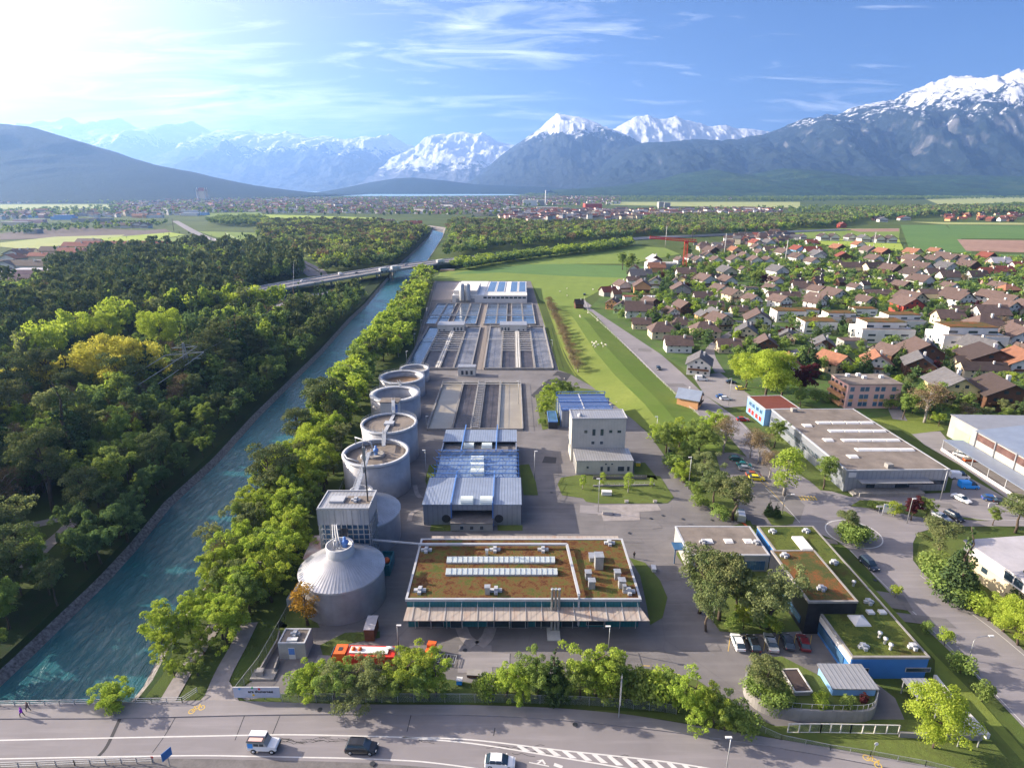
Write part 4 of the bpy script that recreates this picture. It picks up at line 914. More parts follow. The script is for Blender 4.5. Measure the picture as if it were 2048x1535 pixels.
# ---- silos and tanks
def tank(name, label, px, D, z_t, Rr, roof=None, mat='tank_clad', wall_t=0.5, floor=None, floorm=None, cat='tank', group='round tanks beside the river', rail=True, n=56):
    # px: photo column of the centre at rim height
    X = at(px, 700, D).x; d_ = D*cP + (HC-z_t)*sP; X = (px-1024)/F*d_
    e = empty(name, (X, D, 0), 0, label, cat, group); FOOT.append((X, D, Rr+1))
    if floor is None: MB().lathe([(Rr, 0), (Rr, z_t)], n).build('wall', M[mat], e)
    else: MB().lathe([(Rr, 0), (Rr, z_t), (Rr-wall_t, z_t), (Rr-wall_t, floor)], n).build('wall', M[mat], e); MB().lathe([(Rr-wall_t-0.01, floor), (0.01, floor+0.02)], n, smooth=False).build('deck', M[floorm or 'gravel_roof'], e)
    MB().lathe([(Rr+0.18, z_t-0.35), (Rr+0.18, z_t+0.12), (Rr-wall_t-0.25, z_t+0.12), (Rr-wall_t-0.25, z_t-0.2)], n).build('rim', M['white_metal'], e)
    if rail:
        mb = MB()
        for k in range(36):
            a = 2*math.pi*k/36; b = 2*math.pi*(k+1)/36; rr = Rr-0.1
            mb.bar((rr*math.cos(a), rr*math.sin(a), z_t), (rr*math.cos(a), rr*math.sin(a), z_t+1.0), 0.06)
            for z in (0.55, 1.0): mb.bar((rr*math.cos(a), rr*math.sin(a), z_t+z), (rr*math.cos(b), rr*math.sin(b), z_t+z), 0.05)
        mb.build('railing', M['galv'], e)
    return e
def cone_roof(e, Rr, z, rn, zn, zt):
    mb = MB().lathe([(Rr+0.3, z-0.05), (Rr+0.3, z+0.1), (rn, zn)], 72, smooth=False); n = 72
    for k in range(n): a = 2*math.pi*k/n; mb.bar(((Rr+0.3)*math.cos(a), (Rr+0.3)*math.sin(a), z+0.14), (rn*math.cos(a), rn*math.sin(a), zn+0.04), 0.09, 0.07)
    mb.build('cone_roof', M['cone_metal'], e)
    MB().lathe([(rn+0.15, zn-0.3), (rn+0.15, zt), (rn-0.15, zt), (rn-0.15, zt-0.7), (0.01, zt-0.7)], 32).build('neck', M['white_metal'], e)
s1 = tank('digester_silo', 'big round silo with conical silver roof, nearest to the road', 684, 100.2, 7.2, 8.0, mat='grey_silo' if 'grey_silo' in M else 'tank_clad', rail=False)
cone_roof(s1, 8.0, 7.2, 2.5, 10.4, 12.4)
mb = MB(); [mb.tube([(-0.9+0.6*i, -0.5, 11.7), (-0.9+0.6*i, -0.4, 12.9), (-1.6+0.5*i, 1.4, 13.4), (-2.6+0.4*i, 4.6, 13.9)], 0.12, 6) for i in range(3)]
mb.build('pipework', M['white_metal'], s1); MB().lathe([(0.5, 0), (0.5, 0.6), (0.75, 0.7), (0.75, 1.1), (0.3, 1.3), (0.3, 2.0), (0.01, 2.1)], 14, (0.9, 0.4, 11.7)).build('mixer', M['steel_blue'], s1)
MB().lathe([(0.55, 0), (0.55, 1.0), (0.01, 1.3)], 12, (-0.9, 0.7, 11.7)).lathe([(0.35, 0), (0.35, 1.2), (0.01, 1.4)], 12, (-0.2, 1.1, 11.7)).build('valve_dome', M['white'], s1)
s2 = tank('digester_silo', 'second silver cone roofed silo, half hidden behind the square tower', 726, 122, 7.2, 8.3, rail=False); cone_roof(s2, 8.3, 7.2, 2.5, 10.4, 12.4)
t3 = tank('sludge_tank', 'tall round tank with gravel top and mixer, just behind the square tower', 752, 147, 10.4, 8.8, floor=9.2, floorm='gravel_roof', rail=False)
MB().lathe([(2.3, 9.2), (2.3, 9.9), (1.9, 10.0), (1.9, 9.7), (0.01, 9.7)], 28).build('manhole', M['concrete'], t3)
MB().lathe([(0.45, 9.7), (0.45, 10.6), (0.7, 10.7), (0.7, 11.3), (0.3, 11.5), (0.3, 12.2), (0.01, 12.3)], 14).build('mixer', M['steel_blue'], t3)
for dx_ in (-3.4, -2.4): MB().lathe([(0.5, 9.2), (0.55, 9.8), (0.3, 10.2), (0.01, 10.3)], 12, (dx_, -1.4, 0)).build('valve_dome', M['white'], t3)
MB().tube([(-6.8, 5.4, 10.6), (-6.8, 5.4, 12.4), (-1.8, 2.2, 12.4), (-1.2, 1.6, 10.6)], 0.2, 8).tube([(-7.9,-2,10.6),(-6.6,-4.6,10.8),(-3,-7,11)], 0.18, 8).build('pipework', M['white_metal'], t3)
t4 = tank('sludge_tank', 'round tank with brown gravel top and small central hatch, third from the road', 778.5, 167, 10.8, 8.3, floor=10.2, floorm='gravel_roof')
MB().box(-0.5, 0.5, -8.2, 8.2, 10.5, 10.7).box(-1.4, 1.4, -1.2, 1.2, 10.2, 11.0).build('walkway', M['white_metal'], t4)
t5 = tank('open_tank', 'open round tank with dark inside and a white box house on its front', 790.5, 199, 9, 8.7, floor=3.5, floorm='sludge', wall_t=1.6)
MB().box(-3.0, 3.1, -11.2, -7.2, 0, 9.6).build('stair_house', M['white_wall'], t5); MB().box(-3.2, 3.3, -11.4, -7.0, 9.6, 9.9).build('stair_roof', M['gravel_roof'], t5); MB().box(1.5, 2.8, -11.4, -11.18, 6.2, 9).build('door', M['steel_blue'], t5)
t6 = tank('open_tank', 'open round tank with brown sludge inside, between river trees and basins', 804, 225, 7, 8.9, floor=4.6, floorm='sludge', wall_t=1.0)
t7 = tank('open_tank', 'smallest open tank, partly hidden behind the brown sludge tank', 829, 243, 5, 6.2, floor=3.6, floorm='concrete', wall_t=0.6)
mb = MB().bar((0, 0, 10.9), (0, 0, 11), 0.1)
# bridges between the tops
def pbox(name, label, cat, a, b, wdt, m='galv', group=None):
    a = Vector(a); b = Vector(b); e = empty(name, (a.x, a.y, 0), 0, label, cat, group); q = b-a; q0 = Vector((0, 0, a.z)); q1 = Vector((q.x, q.y, b.z))
    n = Vector((-q.y, q.x, 0)).normalized()*wdt/2
    MB().bar(q0, q1, wdt, 0.15).build('deck', M[m], e); r_ = MB()
    for s in (-1, 1):
        for z in (0.55, 1.05): r_.bar(q0+n*s+Vector((0,0,z)), q1+n*s+Vector((0,0,z)), 0.06)
        for k in range(9): c = q0.lerp(q1, k/8)+n*s; r_.bar(c, c+Vector((0,0,1.05)), 0.06)
    r_.build('railing', M['white_metal'], e); return e
T = Fr('process_tower', 'square glass and metal tower between the cone roofed silos', 'tower', [(636.6,1018.5),(738,1018.5),(750,983),(652.5,983)], 15)
w, d, h = T.w, T.d, 15.0
T.P('core', MB().box(0.6, w-0.6, 0.6, d-0.6, 0, h-0.3), M['glass_blue']); T.P('roof', MB().box(-0.1, w+0.1, -0.1, d+0.1, h-0.15, h+0.1), M['roof_pale'])
T.P('roof_edge', parapet(w+0.2, d+0.2, h+0.05, 0.25, 0.3), M['white_metal'])
mb = MB().box(0, w, -0.05, 0.3, 11.4, h-0.16).box(w-0.3, w+0.05, 0.3, d, 11.4, h-0.16).box(-0.05, 0.3, 0.3, d, 11.4, h-0.16).box(0.3, w-0.3, d-0.3, d, 11.4, h-0.16)
for i in range(7): mb.box(i*w/6-0.06, i*w/6+0.06, -0.16, -0.05, 11.4, h)
T.P('upper_cladding', mb, M['clad'])
mb = MB()
for z in [0.8 + 1.18*i for i in range(9)]: mb.box(0, w, 0, 0.12, z, z+0.16).box(w-0.02, w+0.1, 0, d, z, z+0.16).box(-0.1, 0.02, 0, d, z, z+0.16)
for i in range(10): mb.box(i*(w-0.2)/9, i*(w-0.2)/9+0.18, -0.06, 0.14, 0, 11.4)
for i in range(1, 9): mb.box(w-0.06, w+0.14, i*d/9, i*d/9+0.18, 0, 11.4).box(-0.14, 0.06, i*d/9, i*d/9+0.18, 0, 11.4)
T.P('lattice', mb, M['galv'])
x, y = T.loc(676, 1001, h); T.P('skylight', MB().box(x-1.5, x+1.5, y-1.2, y+1.2, h+0.1, h+0.6), M['white_metal'])
x, y = T.loc(722, 1000, h); T.P('sunken_roof', MB().box(x-3.2, x+2.2, y-1.6, y+1.6, h+0.1, h+0.16), M['gravel_roof']); cross_vent(T, 712, 1001, h+0.1, 0.7)
mb = MB()
for k in range(26): mb.box(w*0.44, w*0.56, -3.6+k*0.14, -3.42+k*0.14, 9.6-k*0.0+0.12*k-2.2, 9.66+0.12*k-2.2)
mb.bar((w*0.43, -3.7, 7.4), (w*0.43, 0, 10.6), 0.1, 0.3).bar((w*0.57, -3.7, 7.4), (w*0.57, 0, 10.6), 0.1, 0.3).bar((w*0.43, -3.7, 8.4), (w*0.43, 0, 11.6), 0.07).bar((w*0.57, -3.7, 8.4), (w*0.57, 0, 11.6), 0.07)
T.P('stair', mb, M['dark_metal'])
mst = empty('antenna_mast', T.world(w*0.93, d*0.42, h), 0, 'tall thin antenna mast standing on the roof of the square tower', 'mast')
mb = MB().tube([(0,0,0), (0,0,9), (0,0,13.5)], [0.16, 0.13, 0.09], 6).build('pole', M['dark_metal'], mst)
MB().box(-0.25, 0.25, -0.3, 0.3, 9.6, 12.6).box(-0.5, -0.2, -0.15, 0.15, 6.8, 8.2).build('antenna', M['grey_metal'], mst)
pbox('pipe_bridge', 'steel pipe bridge climbing from the square tower to the tall round tank', 'bridge', T.world(w*0.55, d, 14.2), t3.location + Vector((-1.5, -1.5, 11.0)), 1.1)
pbox('walkway', 'white walkway linking the tops of the second and third tall tanks', 'walkway', t3.location + Vector((1.5, 3, 10.8)), t4.location + Vector((0, -7, 11.0)), 1.0)
pbox('walkway', 'white walkway linking the gravel topped tank and the box house tank', 'walkway', t4.location + Vector((0, 7, 11.2)), t5.location + Vector((1, -9, 9.8)), 1.0)
pbox('walkway', 'short white walkway between the two open round tanks', 'walkway', t5.location + Vector((0.5, 8, 9.2)), t6.location + Vector((0, -8, 7.3)), 0.9)
pp = empty('pipe', T.world(w, 1.0, 0), 0, 'long thin horizontal pipe from the square tower to the workshop roof', 'pipe'); q = A.world(0.3, A.d-3.4, 0) - pp.location
MB().bar((0, 0, 7.2), (q.x, q.y, 7.2), 0.3).build('tube', M['white_metal'], pp)
sp = Fr('shed', 'rusty white sheet roofed shed left of the square tower', 'shed', [(604,1128),(640,1128),(642,1070),(622,1070)], 3.0, ang=0.08); sp.P('roof', MB().box(0, sp.w, 0, sp.d, 2.8, 3.0), mat_plain('rusty_sheet', (0.60,0.56,0.55), 0.6, 0.1, 0.3, c2=(0.40,0.17,0.13))); sp.P('wall', MB().box(0.2, sp.w-0.2, 0.2, sp.d-0.2, 0, 2.8), M['concrete'])
k_ = Fr('skip', 'open dark skip with an orange bag beside the conical silo', 'skip', [(757,1130),(781,1130),(786,1101),(762,1101)], 2.6); k_.P('box', MB().box(0, k_.w, 0, k_.d, 0, 1.6).box(0, k_.w, 0, 0.15, 1.6, 2.6).box(0, k_.w, k_.d-0.15, k_.d, 1.6, 2.6).box(0, 0.15, 0.15, k_.d-0.15, 1.6, 2.6).box(k_.w-0.15, k_.w, 0.15, k_.d-0.15, 1.6, 2.6), M['teal'])
tag(MB().lathe([(0.1, 0), (0.75, 0.15), (0.8, 0.5), (0.4, 0.95), (0.05, 1.0)], 9).build('bag', M['orange'], None, k_.world(k_.w*0.55, k_.d*0.5, 1.6)), 'orange bag lying in the dark skip', 'bag')
# ---- basins
def basin(name, label, corners, z_w, lanes, m_lane, cross=None, wall_h=0.9, group='settling basins', walls_m='concrete', cross_m='concrete_pale'):
    F_ = Fr(name, label, 'basin', corners, 0.0, group=group); w, d = F_.w, F_.d; mb = MB(); t = 0.45
    # lanes given as fractions across
    mb.box(0, w, -t, 0, 0.02, wall_h).box(0, w, d, d+t, 0.02, wall_h)
    for f in sorted({a for l in lanes for a in l[:2]}): mb.box(f*w-t/2, f*w+t/2, 0, d, 0.02, wall_h)
    F_.P('wall', mb, M[walls_m])
    for (a, b, mm) in lanes:
        F_.P('water', MB().add([(a*w+t/2, 0, z_w), (b*w-t/2, 0, z_w), (b*w-t/2, d, z_w), (a*w+t/2, d, z_w)], [(0,1,2,3)]), M[mm])
    if cross:
        for (a, b, n, y0, y1, z) in cross:
            mb = MB(); 
            for i in range(n): y = (y0 + (y1-y0)*i/max(1, n-1))*d; mb.box(a*w+t/2, b*w-t/2, y-0.18, y+0.18, z, z+0.25).bar((a*w+t/2, y-0.2, z+1.1), (b*w-t/2, y-0.2, z+1.1), 0.07)
            F_.P('cross_beams', mb, M[cross_m])
    return F_
G1 = basin('basin_block', 'front basin block with two beige and two dark channels', [(861,860),(1052,860),(1036,767),(881,767)], 0.12, [(0.0,0.255,'basin_beige'),(0.265,0.455,'basin_dark'),(0.545,0.735,'basin_dark'),(0.745,1.0,'basin_beige')], None, [(0,1,2,0.93,0.985,0.95)], 0.8)
G1.P('walkway', MB().box(G1.w*0.455+0.25, G1.w*0.545-0.25, 0, G1.d, 0.02, 0.95), M['concrete_dark'])
mb = MB().box(G1.w*0.464, G1.w*0.466, 0.3, G1.d-0.5, 0.96, 1.1); [mb.box(G1.w*0.465, G1.w*0.535, y, y+0.3, 0.955, 1.2) for y in np.linspace(0.5, G1.d-1, 26)]; G1.P('walkway_grid', mb, M['galv'])
mb = MB(); [mb.bar((x*G1.w, 0, 1.7), (x*G1.w, G1.d, 1.7), 0.07) for x in (0.0, 0.26, 0.455, 0.545, 0.74, 1.0)]
for x in (0.0, 0.26, 0.455, 0.545, 0.74, 1.0): [mb.bar((x*G1.w, y, 0.8), (x*G1.w, y, 1.7), 0.06) for y in np.linspace(0, G1.d, 22)]
G1.P('railing', mb, M['galv'])
G2 = basin('basin_block', 'large left basin block with churned water and striped covers', [(818,739),(952,739),(954,655),(851,655)], 0.3, [(0.0,0.235,'basin_water'),(0.245,0.46,'basin_dark'),(0.53,0.73,'basin_dark'),(0.74,1.0,'basin_foam')], None, [(0.245,0.46,12,0.36,0.97,0.75),(0.53,0.73,12,0.36,0.97,0.75),(0,1,1,0.62,0.62,0.9)], 1.0)
G3 = basin('basin_block', 'large right basin block with churned water and striped covers', [(976,739),(1115,739),(1081,655),(975,655)], 0.3, [(0.0,0.235,'basin_foam'),(0.245,0.46,'basin_dark'),(0.53,0.73,'basin_dark'),(0.74,1.0,'basin_foam')], None, [(0.245,0.46,12,0.36,0.97,0.75),(0.53,0.73,12,0.36,0.97,0.75),(0,1,1,0.62,0.62,0.9)], 1.0)
for G in (G2, G3):
    G.P('walkway', MB().box(G.w*0.46+0.25, G.w*0.49, 0, G.d, 0.02, 1.1).box(G.w*0.50, G.w*0.53-0.25, 0, G.d, 0.02, 1.1), M['concrete_pale'])
    mb = MB(); 
    for x in (0, 0.235, 0.735, 1.0): mb.bar((x*G.w, 0, 2.0), (x*G.w, G.d, 2.0), 0.08); [mb.bar((x*G.w, y, 1.0), (x*G.w, y, 2.0), 0.06) for y in np.linspace(0, G.d, 20)]
    G.P('railing', mb, M['white_metal'])
G4 = basin('basin_block', 'far left clear blue basin block with thin grid lines', [(852,650),(958,650),(957,609),(871,609)], 0.4, [(0.0,0.23,'basin_water'),(0.24,0.44,'basin_water'),(0.54,0.76,'basin_water'),(0.77,1.0,'basin_water')], None, [(0,0.44,9,0.42,0.98,0.75),(0.54,1.0,9,0.42,0.98,0.75),(0,1,2,0.33,0.36,1.2)], 1.0, cross_m='white_metal')
G5 = basin('basin_block', 'far right clear blue basin block with thin grid lines', [(972,650),(1076,650),(1060,609),(972,609)], 0.4, [(0.0,0.23,'basin_water'),(0.24,0.44,'basin_water'),(0.54,0.76,'basin_water'),(0.77,1.0,'basin_water')], None, [(0,0.44,9,0.42,0.98,0.75),(0.54,1.0,9,0.42,0.98,0.75),(0,1,2,0.33,0.36,1.2)], 1.0, cross_m='white_metal')
sheet('service_road', [(953,739),(975,739),(973,608),(958,608)], 0.06, M['gravel'])
def pump(label, corners, h, wins):
    F_ = Fr('pump_house', label, 'building', corners, h); F_.P('wall', MB().box(0, F_.w, 0, F_.d, 0, h-0.1), M['concrete_pale']); F_.P('roof', MB().box(-0.2, F_.w+0.2, -0.2, F_.d+0.2, h-0.1, h+0.15), M['roof_pale'])
    for fx, ww, hh in wins: win(F_, F_.w*fx, 0.6, ww, hh, 'f')
    return F_
pump('concrete pump house between the left basins, striped roof', [(875,650),(929,650),(929,643),(878,643)], 4, [(0.08,0.8,1),(0.25,0.8,1),(0.64,1.0,2),(0.77,1.0,2),(0.9,1.0,2)])
pump('concrete pump house between the right basins, striped roof', [(1000,650),(1054,650),(1052,643),(1001,643)], 4, [(0.08,1.0,2),(0.2,1.0,2),(0.32,1.0,2),(0.7,0.8,1),(0.88,0.8,1)])
pump('small pale pump house at the front end of the left basins', [(916,734),(951,734),(951,729),(917,729)], 4, [(0.25,1.0,1.8),(0.5,1.0,1.8),(0.78,1.0,1.8)])
H_ = Fr('filter_building', 'long white building with roof basins and two grey silos behind the basin blocks', 'building', [(906,591),(1058,592),(1050,563),(922,563)], 5)
w, d, h = H_.w, H_.d, 5
H_.P('wall', MB().box(0, w, 0, d, 0, h), M['white_wall']); H_.P('roof', MB().box(w*0.0, w*0.42, 0.1, d, h, h+0.3), M['white']); H_.P('roof_band', MB().box(w*0.42, w, 0.1, d*0.2, h, h+0.3), M['concrete_pale'])
for (a, b) in ((0.44, 0.56), (0.57, 0.69), (0.76, 0.87), (0.88, 0.99)):
    H_.P('roof_basin', MB().box(a*w, b*w, d*0.22, d*0.98, h, h+0.35), M['white']); H_.P('basin_water', MB().box(a*w+0.5, b*w-0.5, d*0.24, d*0.96, h+0.35, h+0.37), M['basin_water'])
for i in range(10): win(H_, w*(0.44+0.058*i), 3.1, 2.4, 1.3, 'f')
H_.P('gate', MB().box(w*0.05, w*0.3, -0.1, 0.05, 0.2, 3), M['grey_metal'])
H_.P('upper_storey', MB().box(w*0.02, w*0.33, 2.0, d*0.6, h+0.3, h+3.4), M['white_wall'])
for fx in (0.135, 0.21):
    H_.P('silo', MB().lathe([(1.9, h), (1.9, h+10.5), (1.2, h+11.6), (0.01, h+11.8)], 24, (fx*w, -1.0, -3)), M['galv'])
# ---- small gate house with ramp at the bottom left
K = Fr('gate_house', 'small grey flat roofed hut with blue and white door near the fence', 'hut', [(556,1287),(611,1287),(622,1257),(570,1257)], 3.2)
w, d, h = K.w, K.d, 3.2
K.P('wall', MB().box(0, w, 0, d, 0, h-0.1), M['grey_wall']); K.P('roof', MB().box(0.2, w-0.2, 0.2, d-0.2, h-0.1, h+0.05), M['gravel_roof']); K.P('roof_edge', parapet(w, d, h-0.15, 0.28, 0.35), M['white_metal']); cross_vent(K, 591, 1269, h+0.05, 0.6)
K.P('roof_box', MB().box(w*0.3, w*0.68, 0.4, 1.2, h+0.05, h+0.45), M['white']); K.P('door', MB().box(w*0.36, w*0.60, -0.05, 0.02, 0, 2.4), M['white']); K.P('door_panel', MB().box(w*0.37, w*0.59, -0.08, -0.05, 1.0, 2.3), M['steel_blue'])
b_ = Fr('cabinet', 'grey flat roofed cabinet shed leaning near the conical silo', 'shed', [(727,1259),(749,1259),(756,1230),(735,1230)], 2.6); b_.P('wall', MB().box(0.1, b_.w-0.1, 0.1, b_.d-0.1, 0, 2.5), M['wood_wall']); b_.P('roof', MB().box(0, b_.w, 0, b_.d, 2.5, 2.65), M['membrane'])
x_ = empty('transformer', g(590, 1205), 0, 'white pipework transformer unit beside the fence left of the conical silo', 'machine'); MB().box(-1.1, 1.0, -1.2, 1.2, 0, 1.8).build('housing', M['white_metal'], x_); MB().tube([(0.2, 0, 1.8), (0.4, 0.6, 3.0), (1.0, 2.8, 3.6), (1.2, 4.2, 2.2)], 0.22, 8).tube([(-0.4, 0, 1.8), (0.0, 0.8, 2.6), (0.5, 2.8, 3.2)], 0.16, 8).build('pipework', M['white'], x_)
rp = empty('ramp', g(548, 1340), 0, 'sunken concrete ramp with side walls beside the small gate hut', 'ramp')
def wall_line(e, pts, h, t, m, name='wall', z0=0.0):
    mb = MB(); P = [g(a, b) - e.location for a, b in pts]
    for a, b in zip(P, P[1:]): mb.bar((a.x, a.y, z0 + h/2), (b.x, b.y, z0 + h/2), t, h)
    return mb.build(name, M[m], e)
wall_line(rp, [(522,1345),(556,1287),(560,1270)], 1.1, 0.25, 'concrete'); wall_line(rp, [(550,1345),(558,1322)], 1.1, 0.25, 'concrete')
MB().box(-3.2, 0.8, -2.2, 0.0, 0, 0.35).box(-2.4, -1.2, -1.6, -0.6, 0.35, 1.2).build('plinth', M['concrete'], rp)
# ---------------------------------------------------------------- paving, roads, lawns
Z0 = 0.02
sheet('plant_yard', [(492,1400),(575,1385),(600,1345),(650,1352),(900,1358),(985,1372),(1120,1368),(1240,1345),(1330,1345),(1395,1365),(1440,1395),(1490,1425),(1560,1455),(1700,1450),(1810,1440),(1790,1395),(1742,1358),(1716,1330),(1650,1250),(1545,1142),(1530,1110),(1500,1060),(1510,1052),(1470,1040),(1400,1005),(1342,930),(1300,870),(1262,835),(1215,790),(1140,748),(1118,740),(1062,562),(868,562),(815,742),(700,990),(655,1110),(575,1290),(545,1290),(520,1350),(470,1385)], Z0, M['asphalt'])
sheet('gravel_yard', [(1062,790),(1115,742),(1143,748),(1130,765),(1090,775),(1068,796)], Z0+0.03, M['asphalt_dark'])
sheet('concrete_yard', [(873,566),(925,564),(915,598),(862,600)], Z0+0.02, M['path'])
for px in [[(1115,968),(1122,955),(1154,950),(1266,948),(1320,952),(1348,995),(1335,1006),(1200,1007),(1172,1003),(1166,996),(1124,990)],
           [(1268,925),(1290,925),(1310,950),(1316,960),(1268,948)],
           [(1038,930),(1058,928),(1072,965),(1076,990),(1047,990)],
           [(858,930),(885,925),(880,965),(860,990),(850,960)],
           [(1258,1115),(1290,1125),(1320,1160),(1335,1195),(1325,1235),(1300,1250),(1293,1210),(1280,1150)],
           [(1070,790),(1120,770),(1205,782),(1225,822),(1245,850),(1120,850),(1085,860),(1076,820)],
           [(640,1290),(690,1265),(760,1262),(760,1275),(680,1290),(650,1325)],
           [(548,1254),(605,1190),(640,1255),(560,1255)],
           [(470,1382),(560,1240),(575,1250),(515,1350)],
           [(1068,1340),(1075,1352),(985,1378),(700,1372),(600,1365),(568,1392),(1240,1400),(1380,1430),(1500,1450),(1560,1462),(1500,1425),(1440,1390),(1395,1360),(1330,1342),(1245,1330),(1120,1355)]]:
    sheet('lawn', px, Z0+0.06, M['lawn'])
sheet('earth_bed', [(860,1062),(862,1048),(918,1048),(918,1062)], Z0+0.08, M['lawn']); sheet('earth_bed', [(995,1061),(995,1050),(1045,1050),(1045,1061)], Z0+0.08, M['lawn'])
sheet('concrete_slab', [(1207,1042),(1280,1040),(1279,1024),(1202,1026)], Z0+0.05, M['path']); sheet('concrete_slab', [(1196,1030),(1188,1010),(1315,1008),(1322,1020)], Z0+0.03, M['path'])
for cpts in ([(932,1282),(945,1262),(922,1252)], [(960,1282),(972,1262),(978,1252)], [(908,1042),(912,1015),(940,996),(905,985),(880,1000)]): pass
road('drain_channel', [(922,1253),(932,1275),(950,1290)], 2.2, Z0+0.05, M['path']); road('drain_channel', [(982,1253),(974,1275),(958,1290)], 2.2, Z0+0.05, M['path'])
road('drain_channel', [(818,1042),(826,1024),(850,1015),(875,1014)], 1.2, Z0+0.05, M['path']); road('drain_channel', [(830,970),(836,990),(856,1000),(875,1002)], 1.2, Z0+0.05, M['path'])
sheet('concrete_slab', [(915,1345),(985,1345),(983,1290),(918,1290)], Z0+0.04, M['asphalt_pale'])
# the main road in front (a bridge over the river on its left)
top = [(-160,1412),(0,1409),(365,1402),(462,1402),(700,1409),(942,1411),(1113,1417),(1240,1428),(1320,1440),(1440,1460),(1556,1479),(1702,1504),(1884,1538),(2200,1605)]
kerb = [(-160,1441),(0,1438),(230,1437),(489,1431),(700,1429),(942,1431),(1113,1440),(1300,1459),(1440,1478),(1556,1496),(1775,1536),(2200,1625)]
botm = [(-160,1532),(0,1526),(300,1517),(500,1519),(700,1524),(856,1534),(1000,1552),(1150,1580),(1400,1640),(2200,1850)]
RZ = 0.06
def between(name, a, b, z, m, n=60, thick=None):
    A_ = [g(*p) for p in a]; B_ = [g(*p) for p in b]; A_ = smooth_path(A_, 5); B_ = smooth_path(B_, 5)
    xs = np.linspace(max(A_[0].x, B_[0].x), min(A_[-1].x, B_[-1].x), n); ya = np.interp(xs, [p.x for p in A_], [p.y for p in A_]); yb = np.interp(xs, [p.x for p in B_], [p.y for p in B_])
    mb = MB(); v = []
    for x, y1_, y2_ in zip(xs, ya, yb): v += [(x, y1_, z), (x, y2_, z)]
    mb.add(v, [(2*i, 2*i+1, 2*i+3, 2*i+2) for i in range(n-1)])
    if thick:
        k = len(mb.v); v2 = [(p[0], p[1], z - thick) for p in v]
        mb.add(v2, []); mb.f += [(2*i, k+2*i, k+2*i+2, 2*i+2) for i in range(n-1)] + [(2*i+1, 2*i+3, k+2*i+3, k+2*i+1) for i in range(n-1)]; mb.m += [0]*(2*n-2); mb.sm += [False]*(2*n-2)
    o = mb.build(name, m); return tag(o, kind='structure')
between('main_road', kerb, botm, RZ, M['asphalt_road'], 90, 1.4)
between('pavement', top, kerb, RZ+0.14, M['asphalt_pale'], 90, 1.4)
def line(px, w=0.16, z=None, m='line', name='road_marking', smooth=True, zz=0.012):
    return road(name, px, w, (RZ if z is None else z) + zz, M[m], smooth)
line([(-160,1484),(0,1480),(489,1470),(600,1469),(700,1471),(805,1474),(942,1479),(1113,1499),(1300,1519),(1410,1535),(1600,1570)], 0.22)
line([(805,1474.5),(942,1486),(1113,1513),(1249,1536),(1400,1566)], 0.22); line([(-100,1519),(342,1511),(500,1512),(600,1514),(700,1516),(800,1520),(856,1524),(942,1535),(1100,1560)], 0.2)
for i in range(13):
    x = 1045 + i*30; t = (x-942)/171; yt = 1479 + (x-942)*0.1135; yb = 1486 + (x-942)*0.158
    sheet('road_marking', [(x-12,yt+0.5),(x-2,yt+0.5),(x+16+i*1.0,yb-0.5),(x+2+i*1.0,yb-0.5)], RZ+0.014, M['line'])
sheet('road_marking', [(1072,1521),(1086,1518),(1092,1527),(1089,1529),(1084,1521.5),(1076,1528),(1073,1526),(1080,1521)], RZ+0.014, M['line'])
line([(1058,1524),(1098,1532)], 0.15); line([(1108,1528),(1125,1534)], 0.5)
for px in ([(240,1437),(215,1490),(197,1512)], [(352,1432),(330,1470),(305,1505)], [(489,1431),(470,1480)], [(560,1431),(545,1468)], [(822,1430),(814,1463)], [(990,1455),(987,1471)]):
    road('road_joint', px, 0.5 if px[0][0] == 240 else 0.12, RZ+0.010, M['asphalt_dark'], True)
for i in range(26):
    x = rf.choice([560,610,640,820,850,1040,1060,1000,700,1250]) + rf.uniform(-30, 30); y = 1474 + rf.uniform(0, 10) + max(0, x-800)*0.1
    q = g(x, y); pp_ = [(q.x, q.y)]
    for _ in range(7): pp_.append((pp_[-1][0] + rf.uniform(0.2, 0.7), pp_[-1][1] + rf.uniform(-0.25, 0.25)))
    road('road_crack', pp_, 0.07, RZ+0.008, M['rubber'], False, world=True)
between('lower_strip', botm, [(a, b+45) for a, b in botm], 0.05, M['concrete_dark'], 60)  # flat dark strip laid along the lower edge of the road
between('verge', [(1190,1424),(1320,1438),(1440,1458),(1556,1477),(1702,1502),(1884,1536),(2100,1584)], [(1190,1420),(1320,1425),(1440,1435),(1556,1452),(1702,1440),(1884,1440),(2100,1450)], 0.10, M['lawn'])
# right-hand approach roads and the roundabout
sheet('approach_road', [(1672,1080),(1700,1100),(1775,1180),(1850,1255),(1945,1345),(2048,1455),(2140,1560),(2260,1560),(2170,1400),(2048,1300),(1980,1240),(1900,1190),(1850,1150),(1826,1120),(1826,1085),(1835,1065),(1880,1052),(2048,1052),(2200,1050),(2200,1020),(2048,1032),(1950,1030),(1850,1024),(1760,1005),(1700,993),(1640,975),(1585,940),(1530,890),(1480,840),(1410,790),(1360,742),(1290,680),(1240,640),(1210,620),(1185,612),(1168,600),(1165,592),(1158,596),(1166,612),(1200,640),(1250,690),(1310,750),(1370,800),(1400,832),(1455,870),(1500,920),(1530,975),(1560,1010),(1540,1045),(1600,1052)], Z0+0.015, M['asphalt_road'])
sheet('car_park', [(1430,905),(1470,905),(1530,925),(1570,975),(1610,1010),(1600,1040),(1540,1055),(1500,1048),(1470,1010),(1440,960)], Z0+0.028, M['asphalt'])
sheet('car_park', [(1690,995),(1730,990),(1900,985),(1905,960),(1930,950),(2020,1000),(2100,1040),(1980,1035),(1860,1022),(1760,1005)], Z0+0.03, M['asphalt_pale'])
